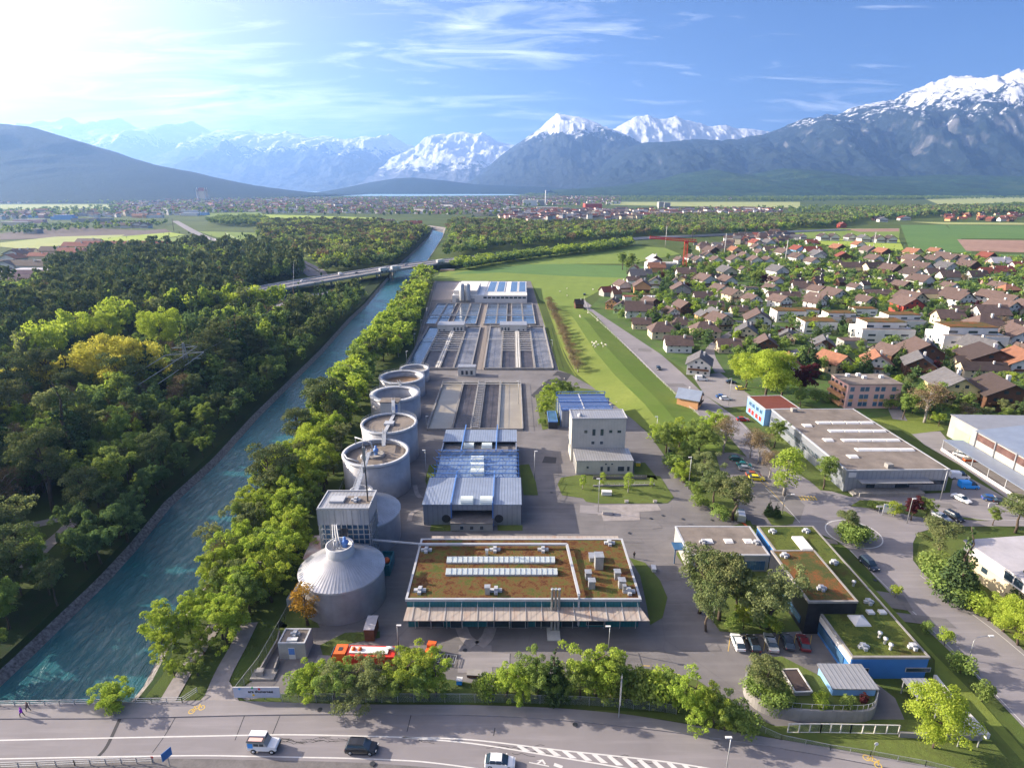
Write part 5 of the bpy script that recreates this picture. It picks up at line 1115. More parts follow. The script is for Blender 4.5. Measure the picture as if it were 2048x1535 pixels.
sheet('car_park', [(1385,752),(1440,745),(1500,790),(1520,810),(1450,815),(1410,790)], Z0+0.03, M['asphalt_pale'])
sheet('hall_road', [(1820,865),(1880,862),(1900,885),(1925,905),(2100,1010),(2100,1045),(2048,1020),(1920,930),(1850,890)], Z0+0.03, M['asphalt_pale'])
sheet('lawn', [(1738,838),(1820,825),(1880,848),(1890,860),(1825,868),(1790,852)], Z0+0.05, M['dike_grass']); sheet('lawn', [(1575,860),(1600,880),(1690,960),(1695,985),(1640,980),(1590,935),(1545,900),(1540,870)], Z0+0.07, M['lawn'])
sheet('lawn', [(1700,1012),(1760,1018),(1850,1036),(1950,1040),(1980,1042),(1900,1030),(1850,1020),(1770,1002),(1720,1000)], Z0+0.07, M['lawn'])
sheet('lawn', [(1545,1052),(1530,1030),(1535,1020),(1570,1022),(1590,1035),(1585,1048)], Z0+0.07, M['lawn'])
sheet('lawn', [(1400,905),(1430,900),(1445,960),(1470,1005),(1495,1040),(1470,1040),(1420,1008),(1375,950),(1330,880),(1300,850),(1360,850)], Z0+0.07, M['lawn'])
sheet('lawn', [(1500,1040),(1532,1110),(1560,1140),(1640,1240),(1600,1262),(1500,1268),(1440,1262),(1405,1215),(1380,1150),(1352,1108),(1365,1085)], Z0+0.07, M['lawn'])
sheet('lawn', [(1680,1110),(1760,1190),(1870,1310),(1960,1400),(2048,1500),(2100,1580),(2000,1560),(1884,1530),(1870,1400),(1868,1358),(1870,1320),(1740,1180),(1660,1100)], Z0+0.07, M['dike_grass'])
sheet('lawn', [(1832,1120),(1838,1085),(1880,1070),(1930,1080),(1935,1140),(2048,1230),(2200,1330),(2200,1420),(2048,1290),(1900,1185),(1850,1148)], Z0+0.07, M['lawn'])
def ring(name, px, py, r0, r1, z, m, n=64):
    c = g(px, py); mb = MB(); v = []
    for k in range(n): a = 6.2832*k/n; v += [(c.x+r0*math.cos(a), c.y+r0*math.sin(a), z), (c.x+r1*math.cos(a), c.y+r1*math.sin(a), z)]
    mb.add(v, [(2*k, 2*k+1, (2*k+3) % (2*n), (2*k+2) % (2*n)) for k in range(n)]); return tag(mb.build(name, m), kind='structure')
ring('road_marking', 1707, 1067, 5.85, 6.1, Z0+0.04, M['line']); ring('roundabout_apron', 1707, 1067, 3.3, 5.8, Z0+0.03, M['asphalt_pale']); ring('roundabout_island', 1706, 1064, 0.0, 3.4, Z0+0.16, M['lawn'])
for px in ([(1840,1150),(1900,1195),(1990,1262),(2048,1310),(2120,1370)], [(1700,1100),(1770,1170),(1860,1255),(1950,1345),(2048,1448)], [(1530,975),(1570,1012),(1600,1045)], [(1720,1003),(1850,1030),(1950,1037),(2048,1040)], [(1478,842),(1540,905),(1600,958)]):
    line(px, 0.12, Z0+0.015, zz=0.02)
for i in range(6): sheet('road_marking', [(1596+i*6,992),(1599+i*6,992),(1605+i*6,1000),(1602+i*6,1000)], Z0+0.05, M['line_yellow'])
for i in range(8): x = 1440+i*0; 
for px in ([(1470,925),(1530,970),(1570,1012)], [(1478,922),(1537,967)]): line(px, 0.12, Z0+0.028, 'line_yellow', zz=0.02)
for i, x in enumerate((1456, 1486, 1527, 1554, 1586, 1618)): line([(x+5,1270),(x,1302)], 0.1, Z0, 'line_yellow', smooth=False, zz=0.02)
line([(1240,1329),(1300,1331)], 0.12, Z0, 'line_yellow', zz=0.02)
sheet('road_marking', [(1478,1041),(1482,1041),(1496,1052),(1491,1052)], Z0+0.09, M['orange'])
for p in path_px: road('forest_path', p, 3.2, 0.12, M['path'])
road('footpath', trackA, 2.6, 0.10, M['path']); road('footpath', trackB, 3.0, 0.11, M['path']); sheet('footpath', [(400,1402),(425,1372),(450,1350),(462,1368),(478,1402)], 0.12, M['path'])
road('dike_track', [(1080,560),(1090,600),(1108,650),(1128,710),(1152,752)], 0.8, 0.08, M['dike_grass'])
road('kerb_line', [(1062,562),(1118,740)], 0.5, 0.09, M['dike_grass'], False)
# repairs, covers and stains in the paving
for i in range(26):
    px, py = [(1190,1020),(1250,1080),(1330,1150),(1100,920),(1300,1290),(1150,1320),(800,1120),(790,1240),(1080,1000),(1000,1320),(1400,1290),(680,1300),(1310,1050),(830,1000),(1060,850),(650,1330),(1780,1200),(1850,1240),(1640,1080),(1560,950),(1350,770),(1290,700),(1880,1010),(1100,755),(900,750),(1230,1320)][i]
    c = g(px, py); w_, d_, a = rf.uniform(1.2, 5), rf.uniform(0.8, 2.6), rf.uniform(-0.3, 0.3); ca, sa = math.cos(a), math.sin(a)
    sheet('asphalt_patch', [(c.x+x*ca-y*sa, c.y+x*sa+y*ca) for x, y in ((-w_,-d_),(w_,-d_*rf.uniform(.7,1)),(w_*rf.uniform(.8,1),d_),(-w_,d_))], 0.068+0.001*i, M[rf.choice(['asphalt','asphalt_dark','asphalt','asphalt_pale'])] if i % 3 == 0 else M['asphalt'], world=True)
for px, py in [(1259,1066),(1302,1037),(1366,1038),(1424,1040),(1326,1031),(1103,985),(870,1030),(1490,1275),(1750,1160),(1700,1010),(640,1420),(1150,1450),(745,1528),(930,1300),(1200,1310)]:
    c = g(px, py); z = 0.12 if py < 1400 else RZ+0.16; sheet('manhole_cover', [(c.x+0.42*math.cos(t_*0.785), c.y+0.42*math.sin(t_*0.785)) for t_ in range(8)], z, M['dark_metal'], world=True)
# village lanes
VR = [[(1440,745),(1420,700),(1460,668),(1500,650),(1560,640)], [(1600,760),(1560,725),(1600,700),(1680,690),(1800,700),(1900,705),(2048,700)], [(1350,640),(1440,640),(1560,655),(1640,690)], [(1380,600),(1500,610),(1650,625),(1800,640),(1900,660),(2048,680)], [(1850,780),(1900,760),(2048,758)], [(1400,560),(1500,572),(1700,580),(1850,600),(2048,625)], [(1800,840),(1780,800),(1760,760),(1740,720)]]
for p in VR: road('village_lane', p, 4.5, 0.13, M['asphalt_pale'])
sheet('village_ground', [(1180,615),(1220,575),(1300,540),(1400,515),(1560,478),(1620,490),(1830,505),(2048,520),(2300,540),(2400,760),(2300,900),(2048,850),(1880,845),(1740,835),(1560,800),(1480,800),(1400,760)], 0.045, mat_grass('garden_green', (0.05, 0.10, 0.025), (0.085, 0.15, 0.035), (0.11, 0.10, 0.06), 0.06, 0.35))
# motorway over the river
MZ = 6.0
mzz = [6,6,6,6,6,6,5,3,1.5,1,1,1,1,1]; mpts = [g(a, b, z) for (a, b), z in zip([(330,622),(440,600),(531,578),(640,559),(740,543),(800,534),(900,521),(1000,511),(1100,501),(1200,487),(1275,477),(1400,471),(1560,464),(1690,459)], mzz)]
mw = empty('motorway_bridge', Vector((mpts[4].x, mpts[4].y, 0)), 0, 'wide grey motorway bridge crossing the river beyond the plant', 'bridge')
mo = Vector((mpts[4].x, mpts[4].y, 0)); P_ = [p - mo for p in smooth_path([(p.x, p.y, p.z) for p in mpts], 4)]
def deck(pts, w, z, th, off=0.0):
    z0 = z - MZ
    L_, R_ = strip_pts(pts, w); mb = MB(); v = []
    ox = [Vector((a[0]-b[0], a[1]-b[1])).normalized()*off for a, b in zip(L_, R_)]
    for a, b, o, z in zip(L_, R_, ox, [p.z + z0 for p in pts]): v += [(a[0]+o.x, a[1]+o.y, z), (b[0]+o.x, b[1]+o.y, z), (a[0]+o.x, a[1]+o.y, z-th), (b[0]+o.x, b[1]+o.y, z-th)]
    f = []
    for i in range(len(pts)-1): k = 4*i; f += [(k, k+1, k+5, k+4), (k, k+4, k+6, k+2), (k+1, k+3, k+7, k+5), (k+2, k+6, k+7, k+3)]
    return mb.add(v, f)
deck(P_, 25, MZ-0.05, 1.1).build('deck', M['concrete'], mw); deck(P_, 10.5, MZ+0.0, 0.05, 6.2).build('carriageway', M['asphalt_road'], mw); deck(P_, 10.5, MZ+0.0, 0.05, -6.2).build('carriageway', M['asphalt_road'], mw)
for o in (-12.4, 12.4, 0): deck(P_, 0.3, MZ+0.85, 0.9, o).build('barrier', M['concrete_pale'], mw)
for i in (13, 15, 17, 19):
    for s in (-7, 7): q = P_[i]; MB().lathe([(0.9, -5), (0.9, 4.9)], 12, (q.x, q.y+s, 0)).build('pier', M['concrete_pale'], mw)
tag(deck([p + mo for p in P_[:11]], 34, 4.5, 4.6).build('embankment', M['forest_floor']), kind='structure'); tag(deck([p + mo for p in P_[22:]], 34, 5.0, 4.9).build('embankment', M['forest_floor']), kind='structure')
road('slip_road', [(350,442),(400,470),(440,482),(500,496),(556,512),(600,532),(632,552)], 14, 0.3, M['asphalt_road']); road('slip_road', [(540,618),(580,604),(625,592),(660,584)], 7, 0.3, M['asphalt_road']); road('slip_road', [(560,601),(600,593),(640,588)], 6, 0.31, M['asphalt_road']); road('slip_road', [(600,520),(640,540),(650,552)], 6, 0.32, M['asphalt_road'])
sheet('verge', [(560,508),(620,530),(652,545),(648,535),(610,515),(570,500)], 0.2, M['meadow'])
# ---------------------------------------------------------------- buildings on the right
def flat(name, label, corners, z, wall, roof, edge='white_metal', roofh=0.12, z0=0.0, cat='building', par=0.4, ang=None):
    F_ = Fr(name, label, cat, corners, z, z0, ang=ang); w, d, h = F_.w, F_.d, F_.h
    F_.P('wall', MB().box(0.1, w-0.1, 0.1, d-0.1, 0, h-0.1), M[wall]); F_.P('roof', MB().box(0.3, w-0.3, 0.3, d-0.3, h-0.1, h+roofh), M[roof]); F_.P('roof_edge', parapet(w, d, h-0.2, 0.4, par), M[edge]); return F_
F1 = flat('factory_building', 'long grey flat roofed factory with rows of white roof lights', [(1703,940.5),(1912,940),(1698,817),(1535,819)], 6.2, 'clad', 'gravel_roof')
w, d, h = F1.w, F1.d, 6.2
for x0, yy, n in ((1633, 845, 4), (1658, 861.5, 4), (1685, 880, 4), (1713, 899, 4)):
    for i in range(n): dome_light(F1, x0+13+i*28.5, yy+0.5, h+0.1, 4.0, 1.9, 0.5, 'white')
for px, py in ((1614,851),(1656,880),(1705,913)): dome_light(F1, px, py, h+0.1, 2.4, 2.2, 0.5, 'white')
for px, py in ((1587,823),(1777,935)): x, y = F1.loc(px, py, h); F1.P('roof_unit', MB().box(x-0.8, x+0.8, y-0.8, y+0.8, h, h+1.3), M['concrete'])
F1.P('front_canopy', MB().box(w*0.12, w*0.80, -2.4, 0.05, 3.5, 3.7), M['roof_pale']); F1.P('loading_dock', MB().box(w*0.10, w*0.72, -3.0, 0.0, 0, 1.1), M['concrete'])
F1.P('stair', MB().box(w*0.05, w*0.10, -2.5, -0.3, 0, 0.5).box(w*0.075, w*0.10, -2.5, -0.3, 0.5, 0.9), M['concrete'])
for i in range(10): win(F1, w*(0.64+0.035*i), 2.0, 1.4, 1.2, 'f')
for fx, ww in ((0.22,2.2),(0.5,1.6),(0.55,2.4)): F1.P('door', MB().box(w*fx, w*fx+ww, -0.04, 0.12, 1.1, 3.3), M['glass'])
F1.P('sign_board', MB().box(w*0.03, w*0.10, -0.02, 0.1, 4.3, 5.6), M['white'])
F1.P('window_band', MB().box(-0.02, 0.12, d*0.30, d*0.98, 2.6, 3.9), M['glass']); mb = MB()
for i in range(42): y = d*(0.30+0.68*i/41); mb.box(-0.06, -0.02, y-0.06, y+0.06, 2.5, 4.0)
mb.box(-0.06, -0.02, d*0.30, d*0.98, 2.5, 2.56); F1.P('window_bars', mb, M['white_metal'])
F2 = flat('office_building', 'light blue and red two storey block joined to the grey factory corner', [(1533,819),(1610,817),(1553,791),(1493,792)], 6.0, 'blue_wall', 'tile_red', 'white_metal')
for y in (0.2, 0.4, 0.62, 0.8): win(F2, F2.d*y, 3.6, 1.6, 1.3, 'l', 'glass_blue'); win(F2, F2.d*y, 0.8, 1.6, 1.6, 'l', 'red')
F3 = flat('industrial_hall', 'long industrial hall with blue grey roof at the right edge', [(2200,1010),(2330,1010),(2030,836),(1955,860)], 8.5, 'grey_wall', 'roof_blue', 'white_metal', ang=math.atan2((g(2048,911,8.5)-g(1955,860,8.5)).y, (g(2048,911,8.5)-g(1955,860,8.5)).x)+R(90))
pa, pb = g(1955,860,8.5), g(2048,911,8.5); uu = (pb-pa).normalized(); ln = 95.0
for o in list(F3.e.children): bpy.data.objects.remove(o)
F3.e.location = (pa.x, pa.y, 0); F3.e.rotation_euler = (0, 0, math.atan2(uu.y, uu.x)); w, d, h = ln, 34, 8.5; F3.w, F3.d = w, d
F3.P('wall', MB().box(0, w, 0, d, 0, h-0.1), M['grey_wall']); F3.P('roof', MB().add([(-0.4,-0.6,h-0.2),(w+0.4,-0.6,h-0.2),(w+0.4,d/2,h+2.2),(-0.4,d/2,h+2.2),(-0.4,d+0.6,h-0.2),(w+0.4,d+0.6,h-0.2)], [(0,1,2,3),(3,2,5,4),(0,3,4),(1,5,2)]), M['roof_blue'])
F3.P('window_band', MB().box(0.5, w-0.5, -0.06, 0.05, 5.6, 7.6), mat_plain('tinted_glazing', (0.13,0.075,0.065), 0.2, 0.5, 0.4)); mb = MB()
for i in range(13): x = 0.4 + i*(w-1)/12; mb.box(x-0.15, x+0.15, -0.4, 0, 0, h-0.1)
F3.P('pillars', mb, M['galv']); F3.P('side_roof', MB().box(-4, w, -6.5, -0.5, 3.4, 3.6), M['roof_blue']); mb = MB()
for i in range(16): x = -3.8 + i*(w+3)/15; mb.box(x-0.1, x+0.1, -6.4, -6.2, 0, 3.4)
F3.P('side_posts', mb, M['white_metal']); F3.P('side_wall', MB().box(-4, w, -6.5, -6.3, 0, 0.9), M['white_wall'])
F3.P('end_wall', MB().box(-16, -0.05, 3, d*0.8, 0, 7.2), M['grey_wall']); F3.P('end_roof', MB().box(-16.3, 0.2, 2.8, d*0.82, 7.2, 7.4), M['roof_pale']); F3.P('end_door', MB().box(-13, -6, 2.9, 3.05, 0.1, 4.2), M['green_wall']); F3.P('end_gate', MB().box(-16.1, -15.95, 5, 10, 0.1, 4.5), M['orange_wall'])
F4 = Fr('white_building', 'pale building with flat roof and window strip at the lower right edge', 'building', [(2024,1143),(2200,1143),(2150,1068),(1932,1075)], 7.5)
for o in (): pass
pa, pb = g(1932,1080,7.5), g(2030,1146,7.5); uu = (pb-pa).normalized(); F4.e.location = (pa.x, pa.y, 0); F4.e.rotation_euler = (0, 0, math.atan2(uu.y, uu.x)); w, d, h = 30.0, 30.0, 7.5; F4.w, F4.d, F4.h = w, d, h
F4.P('wall', MB().box(0.5, w, 1.2, d, 0, h-0.6), M['cream_wall']); F4.P('roof', MB().box(-0.3, w, -0.3, d, h-0.3, h), M['membrane']); F4.P('fascia', MB().box(0, w, 0, d, h-2.6, h-0.31), M['white_wall'])
for x in (10.5, 12.6, 20, 22): win(F4, x, h-2.2, 1.8, 1.5, 'f')
for x in (4.5, 16): win(F4, x, 2.6, 1.4, 1.1, 'f').location.y = 1.25
# office complex with planted roofs
O1 = flat('gravel_roof_office', 'low office wing with brown gravel roof behind the pine trees', [(1376,1110),(1535,1112),(1505,1052),(1351,1053)], 4.0, 'grey_wall', 'gravel_roof')
for px in (1417, 1457, 1496): dome_light(O1, px, 1082, 4.1, 1.6, 1.6, 0.4, 'white')
for i in range(8): win(O1, O1.w*(0.5+0.06*i), 0.6, 1.0, 2.2, 'f', 'glass_blue')
cross_vent(O1, 1512, 1086, 4.1, 0.6); cross_vent(O1, 1406, 1085, 4.1, 0.6)
O1.P('entrance_canopy', MB().box(-2.2, 4.5, O1.d*0.25, O1.d*0.5, 3.4, 3.6).box(-2.1, -1.9, O1.d*0.25, O1.d*0.27, 0, 3.4), M['glass_blue'])
O2 = flat('planted_roof_office', 'long low office wing with bright green planted roof and blue end wall', [(1716,1315.5),(1875,1315.5),(1616,1052),(1505,1052)], 4.3, 'deep_blue', 'sedum_green', 'concrete')
w, d, h = O2.w, O2.d, 4.3
O2.P('glass_strip', MB().box(-0.05, 0.1, 2, 26, 0.8, 2.6), M['glass_blue']); win(O2, w*0.14, 0.8, 2.6, 1.4, 'f'); win(O2, w*0.88, 1.6, 4.0, 0.7, 'f'); O2.P('white_band', MB().box(-0.04, 0.11, 0.2, 24, 2.9, 4.0), M['white_wall'])
x, y = O2.loc(1718, 1242, h); O2.P('skylight', MB().add([(x-1.5,y-1.5,h),(x+1.5,y-1.5,h),(x+1.5,y+1.5,h),(x-1.5,y+1.5,h),(x-1.3,y-1.3,h+0.4),(x+1.3,y-1.3,h+0.4),(x+1.3,y+1.3,h+0.4),(x-1.3,y+1.3,h+0.4),(x,y,h+1.2)], [(0,1,5,4),(1,2,6,5),(2,3,7,6),(3,0,4,7),(4,5,8),(5,6,8),(6,7,8),(7,4,8)]), M['white'])
x, y = O2.loc(1604, 1089, h); O2.P('skylight', MB().box(x-1.2, x+1.2, y-2.5, y+2.5, h, h+0.6), M['white'])
for px, py in ((1545,1064),(1612,1063),(1727,1295),(1826,1295),(1737,1205),(1668,1126)): cross_vent(O2, px, py, h+0.1, 0.62)
for px, py in ((1758,1275),(1769,1287),(1780,1299),(1706,1172)): x, y = O2.loc(px, py, h); O2.P('vent_pipe', MB().lathe([(0.22,0),(0.22,0.9),(0.38,0.95),(0.38,1.25),(0.01,1.35)], 12, (x, y, h)), M['white'])
for px in (1740, 1764): x, y = O2.loc(px, 1226, h); O2.P('hatch', MB().box(x-0.6, x+0.6, y-0.5, y+0.5, h, h+0.5), M['white'])
O3 = flat('black_office_block', 'black clad two storey block with orange planted roof', [(1618,1204),(1720,1204),(1626,1100),(1540,1101)], 7.0, 'black_wall', 'sedum_orange', 'concrete')
O3.P('window_band', MB().box(-0.04, 0.12, O3.d*0.1, O3.d*0.75, 1.2, 2.6), M['glass_blue'])
for px, py in ((1569,1112),(1643,1178)): cross_vent(O3, px, py, 7.1, 0.62)
O4 = Fr('metal_shed', 'small shed with pale ribbed roof in front of the blue end wall', 'shed', [(1667,1377),(1757.6,1377),(1724,1327),(1632,1325)], 3.6)
O4.P('wall', MB().box(0.3, O4.w-0.3, 0.3, O4.d-0.3, 0, 3.4), M['blue_wall']); O4.P('roof', MB().box(0, O4.w, 0, O4.d, 3.4, 3.6), M['roof_pale'])
O5 = Fr('moss_roof_shed', 'narrow shed with dark mossy roof beside the lone pine', 'shed', [(1591,1384),(1626,1384),(1596,1336),(1560,1338)], 2.8)
O5.P('wall', MB().box(0.2, O5.w-0.2, 0.2, O5.d-0.2, 0, 2.6), M['concrete']); O5.P('roof', MB().box(0, O5.w, 0, O5.d, 2.6, 2.8), M['tile_dark']); O5.P('roof_edge', parapet(O5.w, O5.d, 2.6, 0.2, 0.35), M['concrete_pale'])
for lb, c in (('pale blue sheet carport roof beside the blue end wall', [(1835,1395),(1880,1395),(1858,1355),(1803,1355)]), ('lower pale carport roof by the leafy tree at the lower right', [(1912,1468),(1962,1468),(1925,1405),(1880,1405)])):
    O6 = Fr('carport', lb, 'carport', c, 2.8); O6.P('roof', MB().box(0, O6.w, 0, O6.d, 2.65, 2.8), M['roof_pale']); [O6.P('post', MB().box(a, a+0.15, b, b+0.15, 0, 2.65), M['galv']) for a in (0.2, O6.w-0.4) for b in (0.2, O6.d-0.4)]
# retaining wall terrace
ter = empty('terrace_wall', g(1600,1435), 0, 'curved concrete retaining wall with mesh fence around the shrub terrace', 'wall')
tp = [(1495,1350),(1488,1375),(1500,1400),(1530,1420),(1580,1432),(1680,1437),(1738,1432),(1750,1400)]
tw = smooth_path([g(a, b+6, 0) - ter.location for a, b in tp], 5); mb = MB(); fm = MB()
for a, b in zip(tw, tw[1:]): mb.bar((a.x, a.y, 1.1), (b.x, b.y, 1.1), 0.35, 2.2); fm.bar((a.x, a.y, 3.3), (b.x, b.y, 3.3), 0.05); fm.bar((a.x, a.y, 2.2), (a.x, a.y, 3.3), 0.07)
mb.build('wall', M['concrete'], ter); fm.build('fence', M['galv'], ter)
tt = [(p.x + ter.location.x, p.y + ter.location.y) for p in tw]; tt = tt + [(g(1740,1372).x, g(1740,1372).y), (g(1640,1372).x, g(1640,1372).y), (g(1560,1330).x, g(1560,1330).y), (g(1510,1335).x, g(1510,1335).y)]
sheet('terrace_ground', tt, 2.0, M['lawn'], world=True)
# pink apartment block
PK = Fr('apartment_block', 'pink apartment block with blue and orange window columns', 'building', [(1702,768),(1804,768),(1766,748),(1660,749)], 9.5)
w, d, h = PK.w, PK.d, 9.5
PK.P('wall', MB().box(0, w, 0, d, 0, h-0.1), M['pink_wall']); PK.P('roof', MB().box(-0.3, w+0.3, -0.3, d+0.3, h-0.1, h+0.15), M['gravel_roof'])
for fx in (0.08, 0.27, 0.36, 0.55, 0.66, 0.86):
    for z in (1.0, 3.9, 6.8): win(PK, w*fx, z, 1.5, 1.6, 'f', 'glass_blue'); 
    PK.P('shutter_panel', MB().box(w*fx-0.75, w*fx+0.75, -0.05, 0.02, 2.7, 3.7), M['orange_wall'])
for z in (1.0, 3.9, 6.8):
    for y in (0.15, 0.4, 0.65, 0.88): win(PK, d*y, z, 1.6, 1.7, 'l', 'glass')
    PK.P('balcony', MB().box(-1.6, 0, d*0.1, d*0.9, z-0.3, z+0.7), M['orange_wall'])
for px, py in ((1695,753),(1716,752),(1728,757),(1762,756)): x, y = PK.loc(px, py, h); PK.P('roof_unit', MB().box(x-0.7, x+0.7, y-0.6, y+0.6, h, h+1.2), M['white'])
# ---------------------------------------------------------------- houses
RM = {'b': 'tile_brown', 'o': 'tile_orange', 'r': 'tile_red', 'g': 'tile_grey', 'd': 'tile_dark', 's': 'sedum_orange', 'p': 'membrane', 'k': 'roof_blue'}
WM = {'w': 'white_wall', 'c': 'cream_wall', 'y': 'yellow_wall', 'o': 'orange_wall', 'g': 'grey_wall', 'p': 'pink_wall', 'd': 'wood_wall', 'r': 'red_wall', 'n': 'green_wall', 'b': 'blue_wall'}
RN = {'b': 'brown', 'o': 'orange', 'r': 'red', 'g': 'grey', 'd': 'dark', 's': 'rusty flat', 'p': 'pale flat', 'k': 'blue grey'}
WN = {'w': 'white', 'c': 'cream', 'y': 'yellow', 'o': 'orange', 'g': 'grey', 'p': 'pink', 'd': 'timber', 'r': 'red', 'n': 'green', 'b': 'blue'}
HOUSES = []; HM = {}
def house_meshes(ty):
    """unit house: 1 x 1 footprint centred, walls 0..1 (x wall height), roof above"""
    if ty in HM: return HM[ty]
    W_, D_, H_, Rf = {'G': (10, 12, 5.2, 3.3), 'E': (13, 9.5, 4.6, 3.6), 'L': (24, 10, 5.2, 3.4), 'H': (13, 11, 4.4, 4.0), 'F': (9, 6, 2.7, 0), 'W': (16, 11, 6.2, 0), 'X': (24, 13, 6.3, 0)}[ty]
    x, y = W_/2, D_/2; o = 0.9; P_ = {}
    if ty == 'G':   # gable towards viewer, ridge along y
        P_['wall'] = MB().add([(-x,-y,0),(x,-y,0),(x,y,0),(-x,y,0),(-x,-y,H_),(x,-y,H_),(x,y,H_),(-x,y,H_),(0,-y,H_+Rf),(0,y,H_+Rf)], [(0,1,5,8,4),(1,2,6,5),(2,3,7,9,6),(3,0,4,7)])
        k = Rf/x; t = 0.22; rf_ = MB()
        for s in (-1, 1): rf_.add([(0,-y-o,H_+Rf+t),(s*(x+o),-y-o,H_-o*k+t),(s*(x+o),y+o,H_-o*k+t),(0,y+o,H_+Rf+t),(0,-y-o,H_+Rf),(s*(x+o),-y-o,H_-o*k),(s*(x+o),y+o,H_-o*k),(0,y+o,H_+Rf)], [(0,1,2,3),(4,7,6,5),(0,4,5,1),(3,2,6,7),(1,5,6,2)])
        P_['balcony'] = MB().box(-x*0.9, x*0.9, -y-1.1, -y, 2.5, 2.65).box(-x*0.9, x*0.9, -y-1.12, -y-1.04, 2.65, 3.4)
        P_['roof'] = rf_; P_['chimney'] = MB().box(1.2, 2.0, 0.6, 1.4, H_+Rf*0.4, H_+Rf+0.9)
    elif ty in ('E', 'L'):
        P_['wall'] = MB().add([(-x,-y,0),(x,-y,0),(x,y,0),(-x,y,0),(-x,-y,H_),(x,-y,H_),(x,y,H_),(-x,y,H_),(-x,0,H_+Rf),(x,0,H_+Rf)], [(0,1,5,4),(1,2,6,9,5),(2,3,7,6),(3,0,4,8,7)])
        k = Rf/y; t = 0.22; rf_ = MB()
        for s in (-1, 1): rf_.add([(-x-o,0,H_+Rf+t),(-x-o,s*(y+o),H_-o*k+t),(x+o,s*(y+o),H_-o*k+t),(x+o,0,H_+Rf+t),(-x-o,0,H_+Rf),(-x-o,s*(y+o),H_-o*k),(x+o,s*(y+o),H_-o*k),(x+o,0,H_+Rf)], [(0,1,2,3),(4,7,6,5),(0,4,5,1),(3,2,6,7),(1,5,6,2)])
        P_['roof'] = rf_; P_['chimney'] = MB().box(x*0.4, x*0.4+0.8, -1.6, -0.8, H_+Rf*0.4, H_+Rf+0.9)
    elif ty == 'H':
        P_['wall'] = MB().box(-x, x, -y, y, 0, H_); q = x*0.45
        P_['roof'] = MB().add([(-x-o,-y-o,H_-0.3),(x+o,-y-o,H_-0.3),(x+o,y+o,H_-0.3),(-x-o,y+o,H_-0.3),(-q,0,H_+Rf),(q,0,H_+Rf)], [(0,1,5,4),(1,2,5),(2,3,4,5),(3,0,4),(0,3,2,1)]); P_['chimney'] = MB().box(1.0, 1.8, -2, -1.2, H_+Rf*0.4, H_+Rf+0.7)
    else:
        P_['wall'] = MB().box(-x, x, -y, y, 0, H_)
        if ty == 'X': P_['wall'].box(-x*0.75, x*0.75, -y*0.55, y, H_+0.01, H_+2.9); P_['roof'] = MB().box(-x*0.77, x*0.77, -y*0.57, y*1.02, H_+2.9, H_+3.15); P_['terrace'] = MB().box(-x+0.2, x-0.2, -y+0.2, -y*0.56, H_, H_+0.1)
        elif ty == 'W': P_['roof'] = MB().box(-x*1.01, x*1.01, -y*1.01, y*1.01, H_, H_+0.3)
        else: P_['roof'] = MB().box(-x*1.03, x*1.03, -y*1.03, y*1.03, H_, H_+0.2)
    wn = []
    if ty != 'F':
        rows_ = [0.9, 3.3] + ([5.6] if ty == 'G' else []) + ([6.9] if ty == 'X' else [])
        for z in rows_:
            n = {'G': 3, 'E': 3, 'L': 6, 'H': 3, 'W': 2, 'X': 3}[ty]; n = 2 if z == 5.6 else n; hw = x*(0.25 if z == 5.6 else 0.62); yy = -y*(0.55 if z == 6.9 else 1)
            if z + 1.2 > H_ and ty in ('E', 'L', 'H'): z = H_-1.5
            for i in range(n): xx = -hw + 2*hw*i/(n-1); ww = 0.5 if ty not in 'WX' else 1.7; wn.append(MB().box(xx-ww, xx+ww, yy-0.05, yy+0.03, z, z+0.95))
            if z < 5: [wn.append(MB().box(-x-0.05, -x+0.03, q-0.6, q+0.6, z, z+1.15)) for q in (-y*0.5, y*0.35)]
    P2 = {k: m.data(k, M['white_wall']) for k, m in P_.items()}
    HM[ty] = (W_, D_, H_, P2, [m.data('window', M['glass']) for m in wn]); return HM[ty]
def house(px, py, wm, ty, rc, wc, rot=0.0, det=1, label=None, group='village houses', world=None, hs=1.0):
    W_, D_, H_, P2, wn = house_meshes(ty); s = wm/W_; sz = max(0.75, min(1.25, s))*hs
    p = world or g(px, py, 0); c = Vector((p.x, p.y + D_*s*0.5, 0)) if not world else Vector(world)
    e = empty('house' if ty in 'GELH' else ('apartment_house' if ty in 'WX' else 'garage'), c, rot, label, {'F': 'garage'}.get(ty, 'house'), group); e.scale = (s, min(s, 1.25), sz)
    FOOT.append((c.x, c.y, wm*0.62))
    for k, me in P2.items():
        o = bpy.data.objects.new(k, me); COL.objects.link(o); o.parent = e
        if k == 'roof' or k == 'terrace': setmat(o, 0, M[RM[rc]] if k == 'roof' else M['gravel_roof'])
        elif k == 'balcony': setmat(o, 0, M['wood_wall'])
        elif k == 'wall': setmat(o, 0, M[WM[wc]])
    if det:
        for me in wn: o = bpy.data.objects.new('window', me); COL.objects.link(o); o.parent = e
    HOUSES.append([e, ty, rc, wc]); return e
